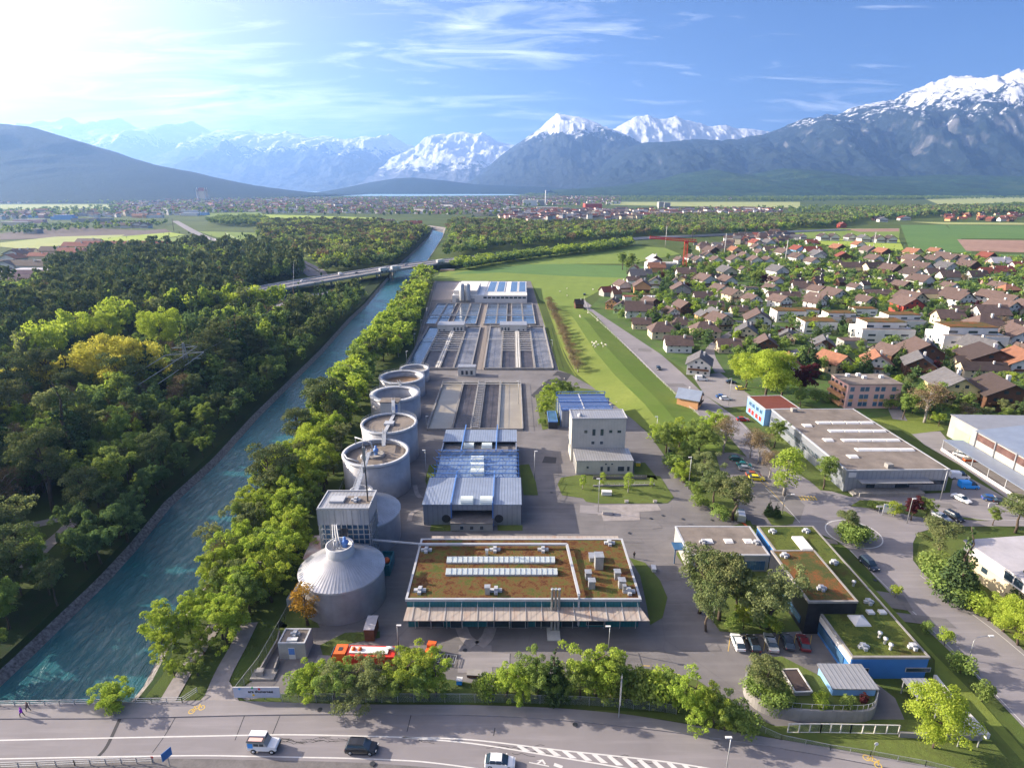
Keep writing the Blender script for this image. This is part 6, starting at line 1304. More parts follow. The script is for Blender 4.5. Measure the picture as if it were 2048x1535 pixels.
# (x, y of the front foot, width) in two photo crops, type, roof colour, wall colour, turn in degrees
C8 = """275 625 150 E r g 20;395 590 110 G b w 15;540 505 190 E g g 5;560 612 140 G b o -8;675 430 130 E o o 0;490 430 70 G o w -20;462 665 125 F r w 0;625 665 120 F p w 0;745 680 45 F p w 0
885 645 155 G b g -10;895 530 85 G o y -30;1015 515 90 G o y -30;915 485 150 E b w 0;1095 490 80 E b w 0;825 545 60 G b w -15;675 560 110 G b w -20;1258 482 140 G g c 10;1185 500 60 E b w 0;1085 560 150 G b w 15
1262 560 120 G b w 10;1200 632 120 G b w 15;1310 672 125 G b c 15;1055 682 150 E b w 0;1448 632 150 X b g 0;1385 440 70 G b w 0;1680 475 140 G g w 15;1650 550 100 G b w 20;1468 712 120 G b w 12;1622 612 100 G b w 15
1720 680 260 L b w -3;1700 728 130 G b w 20;1875 605 160 E b w -5;2010 632 110 G b w 20;1990 735 120 G b w 20;1835 490 110 E b d 20;1830 545 110 E b d 20;2005 500 100 E b d 20;1995 548 110 E b d 20
862 362 70 G b w 15;955 345 75 G b w 10;1020 375 90 G b w 5;1095 335 90 G b w 5;1165 375 90 G b w 5;1325 380 130 G b w 0;1400 340 90 G b w 0;1490 380 100 G b w 0;1590 378 90 G b w 5;1520 305 75 G b w 10
1068 248 130 H b c 0;1200 262 95 H b c 0;1318 290 85 G o c 10;1125 295 100 G b d 20;1615 285 115 E b w 0;1600 225 90 G g w 10;1490 225 80 G r c 10;1500 265 80 G b w 0;1840 285 105 G r b 10;1960 300 130 E r w 0;1945 215 90 E r w 0
2010 345 100 G g w -15;1722 312 110 G b w 15;1840 355 100 G b w 10;1960 385 90 G b w 10;392 772 120 G b n -20;320 735 110 G b o -20;630 748 130 G b d 20;530 808 220 E b w -5;550 898 150 E b c -5
795 810 110 G b w 15;900 775 130 G b d 15;880 905 165 H b w 0;730 978 215 H b c 0;1085 978 220 H b c 0;855 1088 215 E b w -3;1268 1092 185 E b c -3;1065 838 105 G g o 5;1165 840 130 G g y 5;1160 745 120 E b g 0
1205 905 160 G b c 15;1350 788 135 E b c 0;1530 912 200 G b w -15;1770 838 250 W s w -3;1918 796 165 W s w -3;1430 1005 170 G g c -20;1590 1105 170 G b d -15;1765 1015 130 G g c -25;1860 985 85 F g g 0;1045 1275 195 G g w -20
1790 1290 200 G o w -20;2020 1105 100 G b w -15;660 375 120 G p d 0;340 640 90 E o g 20;700 760 90 F b w 0;1255 795 80 F k w 0;480 525 100 E b w 0"""
C1 = """185 1042 310 W s w -3;390 985 350 X s w -3;600 890 210 W s w -3;800 1125 500 X s w -3;960 1020 400 X s w -3;500 1190 220 W b g -3;1600 1205 600 X s w -4;185 800 150 G b w 20;350 765 160 G b w 10;205 705 120 G b w 20;625 805 130 G b w 15
715 722 240 L b c -3;955 655 115 G b d 20;1145 630 180 G b w 20;1222 718 240 L b c -3;985 745 85 G b w 15;1055 810 180 G b c 15;1030 868 220 G b r 0;1470 765 160 G b w 20;1490 808 190 G b w 15;1520 885 240 L b w -4
1690 745 140 E b w 0;1800 785 160 G b w 20;1930 810 150 G b w 20;1920 905 210 G b w 10;1390 968 230 E b c -4;1780 945 260 E b w -4;1750 1045 270 H b c 0;2010 1015 150 H b c 0;250 1232 180 G g d -20;745 1265 190 E b c 15
870 1312 190 G b d 15;1215 1282 200 G g d -25;1150 1445 240 G g d -25;1720 1285 230 G g w 15;1700 1448 400 L d c -6;355 1412 220 G o c 20;750 1412 220 G o w -20;30 1410 90 G g w 20;2030 1252 80 G b c 10;1980 1362 150 F g c 0
60 672 130 E b w 0;500 478 260 L b c 4;750 490 290 L d c 4;330 438 110 E b w 0;860 515 130 G b d 20;128 325 150 E r w 0;185 368 150 G g w 10;365 302 120 G o d 10;555 270 90 G o w 0;420 388 130 G r d -15
650 325 110 G b g 10;780 345 140 G o d 10;670 405 90 G b d 10;705 412 110 G b w 10;920 385 100 E b d 15;1060 348 150 G o c 20;1060 415 140 G b c 15;1260 332 90 G o w 15;1340 388 120 G b w 15;1250 418 110 G b w 10
1400 412 150 G b c 15;1505 418 140 G b w 15;1372 495 160 G g w 10;1575 478 170 G b d 15;1740 385 105 G r d 10;1150 500 150 G b w 20;1050 465 110 G b d 20;1065 562 170 G d w 10;1250 540 160 E b w 0;1382 572 170 E b w 0
1640 562 160 E d w 0;1745 535 160 E r w 0;1850 440 180 E p p 0;1880 515 150 E r w 0;2010 450 110 E r w 0;1940 685 150 H o d 0;1720 605 80 E b p 0;180 515 110 E b d 20;170 580 110 E b d 20;390 530 110 E b d 20;380 600 110 E b d 20
570 530 110 E b d 20;615 585 110 E b d 20;600 630 110 E b w 20;830 575 110 E b d 20;820 605 110 E b d 20;1400 665 110 G b w 10;395 72 90 G r r 0;30 178 60 G d w 0;225 190 100 G d w 0;320 192 100 G d w 0;480 195 110 G d w 0
600 205 90 G g w 0;735 210 110 G d w 0;845 212 110 G d w 0;1850 660 110 G b w 15;1100 890 110 F p w 0;1240 1030 110 F g w 0;1950 1120 60 F g w 0;520 660 90 G b w 15;270 905 90 F b g 0"""
for txt, sc, ox, oy in ((C8, 4.096, 1150, 440), (C1, 4.571, 1600, 440)):
    for it in txt.replace('\n', ';').split(';'):
        a = it.split()
        if len(a) < 6: continue
        px, py = ox + float(a[0])/sc, oy + float(a[1])/sc; wm = float(a[2])/sc*mpp(px, py); rot = float(a[6])
        if a[3] in 'EL' and abs(rot) > 12: wm *= 0.85
        wm = 0.94*min(wm, {'G': 14, 'E': 19, 'L': 32, 'H': 18, 'F': 16, 'W': 24, 'X': 40}[a[3]])
        house(px, py, wm, a[3], a[4], a[5], R(rot), 1 if (py > 600 or a[3] in 'WX') else 0)
# more roofs beyond the frame of the two lists
for px, py, w_, ty, rc, wc in [(2060,700,14,'G','b','w'),(2070,640,14,'G','b','c'),(2075,760,16,'G','o','w'),(2005,752,18,'G','d','d'),(1960,745,17,'L','d','c'),(2030,828,15,'G','d','d'),(1925,812,13,'G','g','y'),(1860,735,14,'G','b','d')]:
    house(px, py, w_, ty, rc, wc, R(-12))
# left side houses beyond the wood, and farms on the plain
for px, py, w_, ty, rc, wc in [(15,565,40,'W','p','c'),(55,570,46,'X','p','p'),(115,552,30,'W','p','w'),(95,540,26,'L','k','c'),(40,545,50,'L','d','w'),(20,520,20,'G','b','w'),(45,512,24,'L','b','w'),(75,520,22,'L','r','c'),(105,512,30,'L','b','c'),(150,502,34,'L','r','c'),(190,500,34,'L','r','c'),(175,494,34,'L','b','c'),(140,515,30,'L','r','p'),(240,500,42,'L','r','c'),(300,500,48,'L','r','c'),(250,515,44,'W','p','w'),(290,518,40,'W','p','c'),
    (10,530,20,'G','o','w'),(5,545,18,'G','g','w'),(60,468,26,'W','b','g'),(20,452,60,'W','p','c'),(45,447,70,'W','p','p'),(120,440,60,'X','k','b'),(160,445,60,'W','d','g'),(195,444,50,'W','d','g'),(60,436,60,'W','p','b'),(235,455,16,'G','b','w'),(250,456,24,'E','b','w'),(270,456,20,'G','b','w'),(288,457,16,'G','d','w'),(210,455,20,'E','b','w'),(275,436,40,'E','o','o'),(300,436,50,'W','o','w'),(375,432,50,'W','p','w'),(395,431,50,'W','k','b')]:
    house(px, py, w_, ty, rc, wc, R(rf.uniform(-8, 8)), 0, group='houses west of the wood')
for i in range(26):
    px = rf.uniform(1890, 2060); py = rf.uniform(430, 444); house(px, py, rf.uniform(12, 24), rf.choice('GGEEL'), rf.choice('rroob'), rf.choice('wcdo'), R(rf.uniform(-25, 25)), 0, group='farm village on the plain')
for px, py, w_, ty, rc, wc in [(825,452,34,'E','r','r'),(690,446,16,'G','b','w'),(715,445,14,'G','r','w'),(760,446,18,'G','r','w'),(780,448,16,'E','b','w'),(1770,444,20,'G','g','w'),(1700,425,60,'W','p','w'),(1758,441,22,'E','b','d'),(1815,441,26,'G','r','w'),(1570,420,60,'W','o','y')]:
    house(px, py, w_, ty, rc, wc, R(rf.uniform(-10, 10)), 0, group='houses among the far woods')
# landmark blocks of the town
def block(name, label, px, py, wpx, hpx, dm, m, roof='membrane', cat='building'):
    p = g(px, py); k = mpp(px, py); wm = wpx*k; h = hpx*k; e = empty(name, (p.x, p.y + dm/2, 0), 0, label, cat); MB().box(-wm/2, wm/2, -dm/2, dm/2, 0, h).build('wall', M[m], e); MB().box(-wm/2-0.3, wm/2+0.3, -dm/2-0.3, dm/2+0.3, h, h+0.5).build('roof', M[roof], e); return e
block('industrial_block', 'big pale windowless industrial block with a chimney behind it, in the town', 1060, 412, 28, 11, 60, 'white_wall')
block('industrial_block', 'dark grey industrial block joined to the pale windowless one', 1083, 411, 16, 10, 60, 'grey_wall')
block('arena_building', 'large dark red box shaped hall in the town', 1187, 421, 34, 13, 70, 'red_wall', 'gravel_roof')
block('factory_building', 'long pale factory with pillared front left of the dark red hall', 960, 432, 34, 6, 60, 'cream_wall', 'gravel_roof'); block('factory_building', 'low dark long factory beside the pillared one', 992, 430, 30, 7, 60, 'grey_wall', 'roof_blue')
block('warehouse', 'white low warehouse left of the pale windowless block', 1022, 419, 18, 5, 40, 'white_wall'); block('warehouse', 'long low pink warehouse in front of the pale windowless block', 1095, 421, 42, 6, 40, 'pink_wall'); block('warehouse', 'long low cream warehouse below the pale windowless block', 1055, 421, 30, 5, 40, 'cream_wall')
block('silo_block', 'tall dark grain silo block right of the dark red hall', 1322, 422, 10, 17, 30, 'grey_wall'); block('silo_block', 'wider dark silo block beside the tall grain silo', 1334, 420, 12, 14, 30, 'grey_wall')
ch = empty('factory_chimney', g(1091, 412), 0, 'thin white factory chimney behind the pale industrial block', 'chimney'); k = mpp(1091, 412); MB().lathe([(3, 0), (2, 30*k), (0.01, 30*k)], 12).build('stack', M['white'], ch)
cs = empty('castle', at(405, 390, 3600), 0, 'castle with pointed corner turrets on the hill above the town', 'castle'); MB().box(-22, 22, -12, 12, -20, 22).build('keep', M['cream_wall'], cs); MB().add([(-23,-13,22),(23,-13,22),(23,13,22),(-23,13,22),(-16,0,40),(16,0,40)], [(0,1,5,4),(1,2,5),(2,3,4,5),(3,0,4)]).build('roof', M['tile_red'], cs)
for sx in (-22, 22):
    for sy in (-12, 12): MB().lathe([(4.5, -20), (4.5, 26), (5, 26), (0.1, 42)], 10, (sx, sy, 0)).build('turret', M['white_wall'], cs)
# the mass of far town houses
def town(gname, zones, seed):
    r_ = random.Random(seed); mb = MB(); cols = ['white_wall','cream_wall','grey_wall','pink_wall','tile_brown','tile_red','tile_grey','membrane']
    for px, sp, big in zones:
        for X, Y, q in scatter(px, sp, seed=seed):
            if r_.random() < 0.2 or in_river(X, Y, 15): continue
            w_ = r_.uniform(9, 16)*(1 if r_.random() > big else 2.6); d_ = r_.uniform(8, 13); h_ = r_.uniform(4, 8)*(1 if r_.random() > big else 1.9); a = r_.uniform(-0.5, 0.5)
            ca, sa = math.cos(a), math.sin(a); T_ = lambda x, y, z: (X + x*ca - y*sa, Y + x*sa + y*ca, z)
            mb.obox((X, Y, 0), w_, d_, h_, a, r_.choice([0,0,0,0,1,2,3]))
            if w_ < 17 or r_.random() < 0.5: rr = r_.uniform(2.5, 4); mb.add([T_(-w_/2-.5,-d_/2-.5,h_),T_(w_/2+.5,-d_/2-.5,h_),T_(w_/2+.5,d_/2+.5,h_),T_(-w_/2-.5,d_/2+.5,h_),T_(-w_/2-.5,0,h_+rr),T_(w_/2+.5,0,h_+rr)], [(0,1,5,4),(2,3,4,5),(0,4,3),(1,2,5)], r_.choice([4,4,5,6]))
            else: mb.obox((X, Y, h_), w_+0.4, d_+0.4, 0.4, a, 7)
    tag(mb.build(gname, [M[c] for c in cols]), kind='stuff')
town('distant_town', [([(300,428),(430,424),(600,426),(880,428),(1000,430),(1000,412),(560,400),(430,400),(230,408),(230,424)], 25, 0.14), ([(560,398),(1240,394),(1240,408),(1000,412),(560,402)], 32, 0.12), ([(0,408),(230,404),(400,400),(400,396),(0,400)], 42, 0.1), ([(1000,436),(1000,425),(1200,424),(1480,422),(1560,424),(1560,432),(1400,434),(1200,440),(1080,445)], 17, 0.25), ([(0,440),(300,434),(400,430),(400,424),(0,430)], 40, 0.3), ([(1020,394),(1140,392),(1140,396),(1020,398)], 45, 0.0), ([(1680,396),(1850,395),(1850,397),(1680,399)], 60, 0.0), ([(900,400),(1240,396),(1240,402),(900,406)], 40, 0.1), ([(1330,398),(1600,396),(1600,398),(1330,400)], 110, 0.1), ([(1900,420),(2060,418),(2060,424),(1900,426)], 50, 0.2), ([(1480,476),(1560,470),(1600,480),(1540,496),(1440,500),(1400,505)], 21, 0.0)], 77)
# trees between the village houses
def free(X, Y, q): return any((X-a)**2 + (Y-b)**2 < (c*0.6+0.3)**2 for a, b, c in FOOT if abs(X-a) < 30 and abs(Y-b) < 30) or any(near_line(q, P, 6) for P in VR)
VP = [(1235,640),(1300,560),(1400,520),(1560,480),(1640,495),(1830,510),(2090,525),(2090,850),(1880,850),(1740,800),(1640,760),(1500,745),(1420,712),(1340,690),(1280,650)]
nn = 0
for X, Y, q in sorted(scatter(VP, 6.6, avoid=free, seed=15), key=lambda a: a[1]):
    k = pick(rf, [('mid', 5), ('dark', 5), ('fresh', 1.6), ('shrub', 4), ('shrubf', 1), ('spruce', 1.3), ('grey', 1), ('purple', 0.4), ('bare', 0.5)])
    h = rf.uniform(3.5, 8.5) if 'shrub' not in k else rf.uniform(2, 3.2)
    if k == 'spruce': h = rf.uniform(7, 13)
    plant_q(k, X, Y, h, 1.1, 'garden trees in the village', 'village_greenery', 0 if Y < 430 else 1)
# ---------------------------------------------------------------- vehicles
def paint(n, c, met=0.0): 
    m, t, b = newmat(n); b.inputs['Base Color'].default_value = c + (1,); b.inputs['Roughness'].default_value = 0.28; b.inputs['Metallic'].default_value = met; b.inputs['Coat Weight'].default_value = 0.4; return m
PT = {'white': paint('white_car_paint', (0.75,0.75,0.76)), 'black': paint('black_car_paint', (0.015,0.016,0.02)), 'silver': paint('silver_car_paint', (0.42,0.44,0.47), 0.5), 'dark': paint('dark_car_paint', (0.03,0.04,0.06)), 'red': paint('red_car_paint', (0.35,0.02,0.02)), 'darkred': paint('dark_red_car_paint', (0.14,0.015,0.02)), 'teal': paint('teal_car_paint', (0.01,0.22,0.19)), 'green': paint('dark_green_car_paint', (0.01,0.06,0.04)), 'yellow': paint('yellow_car_paint', (0.75,0.60,0.03)), 'blue': paint('blue_car_paint', (0.02,0.09,0.30)), 'bright': paint('bright_blue_paint', (0.02,0.30,0.80)), 'brown': paint('brown_red_car_paint', (0.28,0.07,0.04))}
def loft(mb, st, mi=0):     # st: (x, half width, z0, z1, top half width)
    v = []
    for x, hw, z0, z1, tw in st: v += [(x,-hw,z0),(x,hw,z0),(x,hw*1.0,z0+(z1-z0)*0.6),(x,tw,z1),(x,-tw,z1),(x,-hw,z0+(z1-z0)*0.6)]
    f = [(6*i+k, 6*i+(k+1)%6, 6*i+6+(k+1)%6, 6*i+6+k) for i in range(len(st)-1) for k in range(6)]
    f += [tuple(range(6)), tuple(6*(len(st)-1)+k for k in range(6))[::-1]]; mb.add(v, f, mi, False); return mb
def car_meshes(kind):
    L_, Wd, H_ = {'car': (4.3,1.78,1.46), 'suv': (4.65,1.88,1.72), 'van': (5.0,1.95,2.1), 'sedan': (4.7,1.82,1.42)}[kind]; x = L_/2; w = Wd/2; b = 0.92 if kind != 'van' else 1.15
    body = loft(MB(), [(-x,w*0.86,0.35,b-0.12,w*0.8),(-x+0.15,w*0.97,0.28,b,w*0.9),(-x*0.4,w,0.26,b+0.03,w*0.94),(x*0.35,w,0.26,b,w*0.93),(x*0.86,w*0.97,0.28,b-0.14,w*0.86),(x,w*0.8,0.36,b-0.28,w*0.7)])
    rr = {'car': (-x+0.12,-x+0.75,0.35,1.15), 'suv': (-x+0.08,-x+0.5,0.5,1.3), 'van': (-x+0.05,-x+0.2,x-1.5,x-0.55), 'sedan': (-x+0.75,-x+1.35,0.35,1.2)}[kind]
    glass = loft(MB(), [(rr[0],w*0.86,b-0.03,b+0.02,w*0.84),(rr[1],w*0.90,b-0.03,H_-0.07,w*0.72),(rr[2],w*0.90,b-0.03,H_-0.05,w*0.74),(rr[3],w*0.87,b-0.03,b+0.02,w*0.84)])
    roof = loft(MB(), [(rr[1]+0.05,w*0.70,H_-0.09,H_-0.03,w*0.66),((rr[1]+rr[2])/2,w*0.74,H_-0.07,H_,w*0.7),(rr[2]-0.08,w*0.72,H_-0.07,H_-0.03,w*0.68)])
    if kind == 'van': roof = loft(MB(), [(rr[0]-0.02,w*0.93,b,H_,w*0.8),(rr[2]-0.9,w*0.93,b,H_,w*0.8)])
    if kind == 'suv': [roof.bar((rr[1]+0.2,s*w*0.66,H_+0.05),(rr[2]-0.2,s*w*0.66,H_+0.05),0.06) for s in (-1,1)]
    for s in (-1, 1):     # pillars keep the cabin attached to body colour
        for q in (rr[1]+0.02, (rr[1]+rr[2])/2, rr[2]-0.02): roof.bar((q, s*w*0.92, b-0.02), (q, s*w*0.735, H_-0.05), 0.07)
        roof.box(rr[3]-0.35, rr[3]-0.2, s*w*1.02-0.09, s*w*1.02+0.09, b-0.02, b+0.13)
    r = 0.33 if kind != 'suv' else 0.37; wheel = MB(); v = []
    wheel = MB().tube([(0,-0.11,0),(0,0.11,0)], r, 16); rim = MB().tube([(0,-0.125,0),(0,0.125,0)], r*0.6, 10)
    lf = MB().box(-0.06, 0.05, -0.18, 0.18, 0, 0.14)
    return L_, w, b, r, dict(body=body.data('car_body', PT['white']), roof=roof.data('car_roof', PT['white']), windows=glass.data('car_glass', M['glass'])), wheel.data('wheel', M['rubber']), rim.data('rim', M['galv']), lf.data('headlight', M['white']), lf.data('taillight', M['red'])
CM = {k: car_meshes(k) for k in ('car', 'suv', 'van', 'sedan')}
def car(kind, px, py, ang, col, label, z=0.02, group='cars', cat=None, s=1.0, world=None):
    L_, w, b, r, parts, wh, rim, hl, tl = CM[kind]; p = world or g(px, py, z)
    e = empty({'car':'car','suv':'car','van':'van','sedan':'car'}[kind], (p[0], p[1], z + 0.01), R(ang), label, cat or ('van' if kind == 'van' else 'car'), group); e.scale = (s, s, s)
    for k, me in parts.items():
        o = bpy.data.objects.new(k, me); COL.objects.link(o); o.parent = e
        if k != 'windows': setmat(o, 0, PT[col])
    for sx in (-1, 1):
        for sy in (-1, 1):
            o = bpy.data.objects.new('wheel', wh); COL.objects.link(o); o.parent = e; o.location = (sx*L_*0.31, sy*(w-0.1), r)
            q = bpy.data.objects.new('rim', rim); COL.objects.link(q); q.parent = o
    for sy in (-1, 1):
        o = bpy.data.objects.new('headlight', hl); COL.objects.link(o); o.parent = e; o.location = (L_/2-0.06, sy*w*0.62, 0.55)
        o = bpy.data.objects.new('taillight', tl); COL.objects.link(o); o.parent = e; o.location = (-L_/2+0.06, sy*w*0.66, 0.66)
    return e
def hd(a, b): p, q = g(*a), g(*b); return math.degrees(math.atan2(q.y-p.y, q.x-p.x))
RC = 'cars on the front road'
car('suv', 724, 1499, -3, 'black', 'black suv with silver roof rails driving on the front road', RZ, RC); car('car', 1000, 1528, -4, 'white', 'white hatchback at the bottom edge of the picture, black roof glass', RZ, RC)
for px, py, c, k, lb in [(1475,1288,'white','car','white car, first from the left in the row of five'),(1506,1291,'black','car','black car between the white and the silver car in the row'),(1541,1289,'silver','sedan','silver car in the middle of the row of five'),(1574,1287,'dark','car','dark blue car, fourth from the left in the row of five'),(1606,1289,'darkred','car','dark red car at the right end of the row of five')]: car(k, px, py, 86 - (px-1475)*0.06, c, lb, 0.02, 'cars parked beside the planted roof office')
car('suv', 1737, 1131, hd((1720,1112),(1753,1140)), 'dark', 'dark car driving from the roundabout along the planted roof office', 0.04, 'cars on the side roads')
G_ = 'cars in the tree lined car park'
for px, py, a, c, k, lb in [(1472,920,-8,'green','car','dark green car, farthest in the tree lined car park'),(1488,932,-12,'teal','car','teal car behind the silver one in the tree lined car park'),(1492,940,-12,'silver','car','small silver car next to the teal car'),(1507,952,-8,'brown','car','brown red car beside the yellow car in the car park'),(1513,959,-10,'yellow','car','yellow car at the near end of the tree lined car park'),(1418,948,20,'silver','car','pale car half hidden behind bushes left of the car park'),(1481,1036,75,'silver','van','silver van tucked behind the pine by the plant gate')]: car(k, px, py, a, c, lb, 0.05, G_)
G_ = 'cars by the village car park'
for px, py, a, c, k, lb in [(1403,760,-5,'white','van','white van at the hedge by the top car park'),(1462,766,-5,'black','car','black car at the back of the top car park'),(1482,779,-5,'yellow','car','yellow car under the lime green trees'),(1443,795,0,'blue','car','blue car beside the white one in the top car park'),(1451,799,0,'white','car','white car with the blue one behind it, top car park'),(1485,841,-5,'red','car','red car by the blue and red office entrance'),(1317,738,hd((1310,725),(1325,745)),'black','car','black car driving on the road beside the sheep meadow'),(1380,672,5,'white','car','white car between two brown hipped houses'),(1366,665,5,'dark','car','dark car beside the white one between hipped houses'),(1169,590,80,'dark','car','dark car at the top bend of the village road'),(1960,642,20,'dark','car','dark car parked right of the biggest white terrace block')]: car(k, px, py, a, c, lb, 0.05, G_)
G_ = 'cars around the grey factory'
for px, py, a, c, k, lb in [(1922,912,-50,'white','car','white car by the green door of the industrial hall'),(1917,956,-10,'white','van','white van behind the grey factory corner'),(1936,975,-5,'bright','van','bright blue van right of the grey factory'),(1922,1000,hd((1908,991),(1937,1005)),'white','sedan','white car parked alone in front of the grey factory'),(1982,1000,-20,'blue','car','blue car next to a black one, right of the grey factory'),(2004,1007,-20,'black','car','black car next to the blue one, right of the grey factory'),(1881,1036,hd((1866,1025),(1897,1040)),'silver','sedan','silver car beside the black one near the pavement'),(1907,1036,hd((1892,1026),(1922,1042)),'black','suv','black car beside the silver one near the pavement')]: car(k, px, py, a, c, lb, 0.05, G_)
G_ = 'vehicles on the motorway'; mang = hd((640,560),(780,540))
for px, py, c, k, lb in [(606,563,'white','car','white car on the left part of the motorway'),(682,549,'white','van','white van on the motorway above the wood'),(713,547,'dark','car','dark car left of the two lorries on the motorway'),(812,531,'dark','car','dark car right of the two lorries on the motorway'),(829,535,'darkred','car','red car near the river on the motorway'),(905,524,'black','car','black car right of the single lorry on the motorway')]: car(k, px, py, mang, c, lb, MZ+0.02, G_)
for i, (px, py) in enumerate([(420,478),(432,480),(440,483),(461,489),(478,493),(560,513),(618,540)]): car(['car','van','car','suv','car','car','car'][i], px, py, hd((420,478),(500,497)), ['white','white','silver','white','dark','white','white'][i], ['white car at the far end of the slip road','white van second from the far end of the slip road','silver car in the middle of the slip road traffic','white suv in the middle of the slip road traffic','dark car at the near end of the slip road traffic','white car on the slip road beside the grass verge','white car where the slip road meets the motorway'][i], 0.33, 'cars on the slip road')
def lorry(px, py, label, ang=None, z=None, n=1):
    z = MZ if z is None else z; p = g(px, py, z); e = empty('lorry', p, R(mang if ang is None else ang), label, 'lorry', G_)
    MB().box(-7.5, 0.5, -1.25, 1.25, 1.1, 3.9).build('trailer', M['white'], e); loft(MB(), [(0.9,1.2,0.6,3.3,1.15),(2.6,1.2,0.6,3.2,1.15),(3.0,1.15,0.6,2.2,1.1)]).build('cab', M['white'], e); MB().box(-7.4, 2.6, -1.0, 1.0, 0.55, 1.1).build('chassis', M['dark_metal'], e); MB().box(2.72, 3.02, -1.1, 1.1, 1.8, 2.7).build('windscreen', M['glass'], e)
    for x in (-6.5, -5.3, -0.6, 2.0):
        for s in (-1, 1): MB().tube([(x, s*1.0-0.15, 0.5), (x, s*1.0+0.15, 0.5)], 0.5, 14).build('wheel', M['rubber'], e)
    return e
lorry(772, 543, 'white lorry, left one of the two driving together on the motorway'); lorry(795, 539, 'white lorry, right one of the two driving together on the motorway'); lorry(884, 526, 'white lorry driving alone on the motorway right of the river')
# white off-road vehicle with a roof box
e = empty('offroad_vehicle', g(531, 1496, RZ) + Vector((0, 0, 0.01)), R(-2), 'white and light blue boxy off-road vehicle with roof rack on the front road', 'off-road car', RC)
loft(MB(), [(-2.2,0.88,0.55,1.25,0.86),(0.55,0.9,0.5,1.3,0.88),(1.9,0.88,0.55,1.18,0.84),(2.05,0.8,0.6,1.0,0.78)]).build('body', PT['white'], e)
loft(MB(), [(-2.18,0.86,1.25,2.0,0.8),(0.35,0.86,1.25,2.0,0.8),(0.75,0.86,1.25,1.3,0.84)]).build('cabin', PT['silver'], e)
MB().box(-1.2,-0.5,-0.88,0.88,1.4,1.8).box(-0.35,0.25,-0.88,0.88,1.4,1.8).build('windows', M['glass'], e); MB().box(-2.1,-1.35,-0.89,-0.86,1.0,1.8).build('side_panel', PT['bright'], e)
MB().box(-2.25,0.35,-0.85,0.85,2.02,2.12).build('roof_rack', M['dark_metal'], e); MB().box(-2.2,0.2,0.05,0.95,2.13,2.38).build('awning', PT['white'], e); MB().box(-2.0,0.0,-0.7,-0.1,2.13,2.17).build('roof_banner', M['pink_wall'], e); MB().box(2.02,2.12,-0.75,0.75,0.55,0.95).build('bumper', M['dark_metal'], e)
for x in (-1.35, 1.35):
    for s in (-1, 1): q = MB().tube([(x, s*0.82-0.13, 0.4), (x, s*0.82+0.13, 0.4)], 0.4, 16).build('wheel', M['rubber'], e); MB().tube([(x, s*0.82-0.145, 0.4), (x, s*0.82+0.145, 0.4)], 0.22, 10).build('rim', M['white'], q)
# red service lorry and orange tipper
e = empty('service_lorry', g(733, 1326), R(178), 'red sewer cleaning lorry with white hose deck, partly behind the hedge', 'lorry')
loft(MB(), [(3.2,1.22,0.7,3.0,1.15),(5.2,1.22,0.7,2.95,1.15),(5.6,1.15,0.7,2.0,1.1)]).build('cab', PT['red'] if 0 else M['orange'], e); MB().box(-5.2, 3.0, -1.25, 1.25, 0.9, 2.7).build('body', M['red'], e); MB().box(-4.0, 2.6, -0.75, 0.75, 2.7, 2.95).build('deck', M['white'], e)
for x in (0.9, 2.0): MB().lathe([(0.4,0),(0.35,0.3),(0.01,0.4)], 12, (x,0,2.95)).build('hatch', M['orange'], e)
MB().box(3.9,4.6,-0.4,0.4,2.96,3.05).build('roof_hatch', M['dark_metal'], e); MB().box(5.5,5.66,-1.05,1.05,1.7,2.6).build('windscreen', M['glass'], e)
MB().tube([(-3.6,-0.6,2.9),(-4.4,0,3.5),(-5.6,0.2,3.2)], 0.3, 10).build('hose_arm', M['galv'], e)
for x in (-4, -2.8, 3.9):
    for s in (-1, 1): MB().tube([(x, s*1.05-0.17, 0.52), (x, s*1.05+0.17, 0.52)], 0.52, 14).build('wheel', M['rubber'], e)
e = empty('tipper', g(858, 1318), R(80), 'small orange tipper behind the hedge right of the red lorry', 'truck'); MB().box(-1.6,1.2,-0.8,0.8,0.7,1.3).build('bed', M['orange'], e); MB().box(1.3,2.4,-0.75,0.75,0.6,1.9).build('cab', M['orange'], e); [MB().tube([(x, s*0.7-0.1, 0.35), (x, s*0.7+0.1, 0.35)], 0.35, 12).build('wheel', M['rubber'], e) for x in (-1.0, 1.7) for s in (-1, 1)]
e = empty('trailer', g(893, 1322), R(-8), 'flat grey trailer frame behind the hedge', 'trailer'); mb = MB()
for a in (-1.6, 1.6): mb.bar((a, -1, 0.6), (a, 1, 0.6), 0.1)
for b in (-1, 1): mb.bar((-1.65, b, 0.6), (1.65, b, 0.6), 0.1)
for a in np.linspace(-1.2, 1.2, 5): mb.bar((a, -1, 0.6), (a, 1, 0.6), 0.05)
mb.build('frame', M['galv'], e); MB().tube([(0, -1.0, 0.3), (0, 1.0, 0.3)], 0.3, 10).build('wheels', M['rubber'], e)
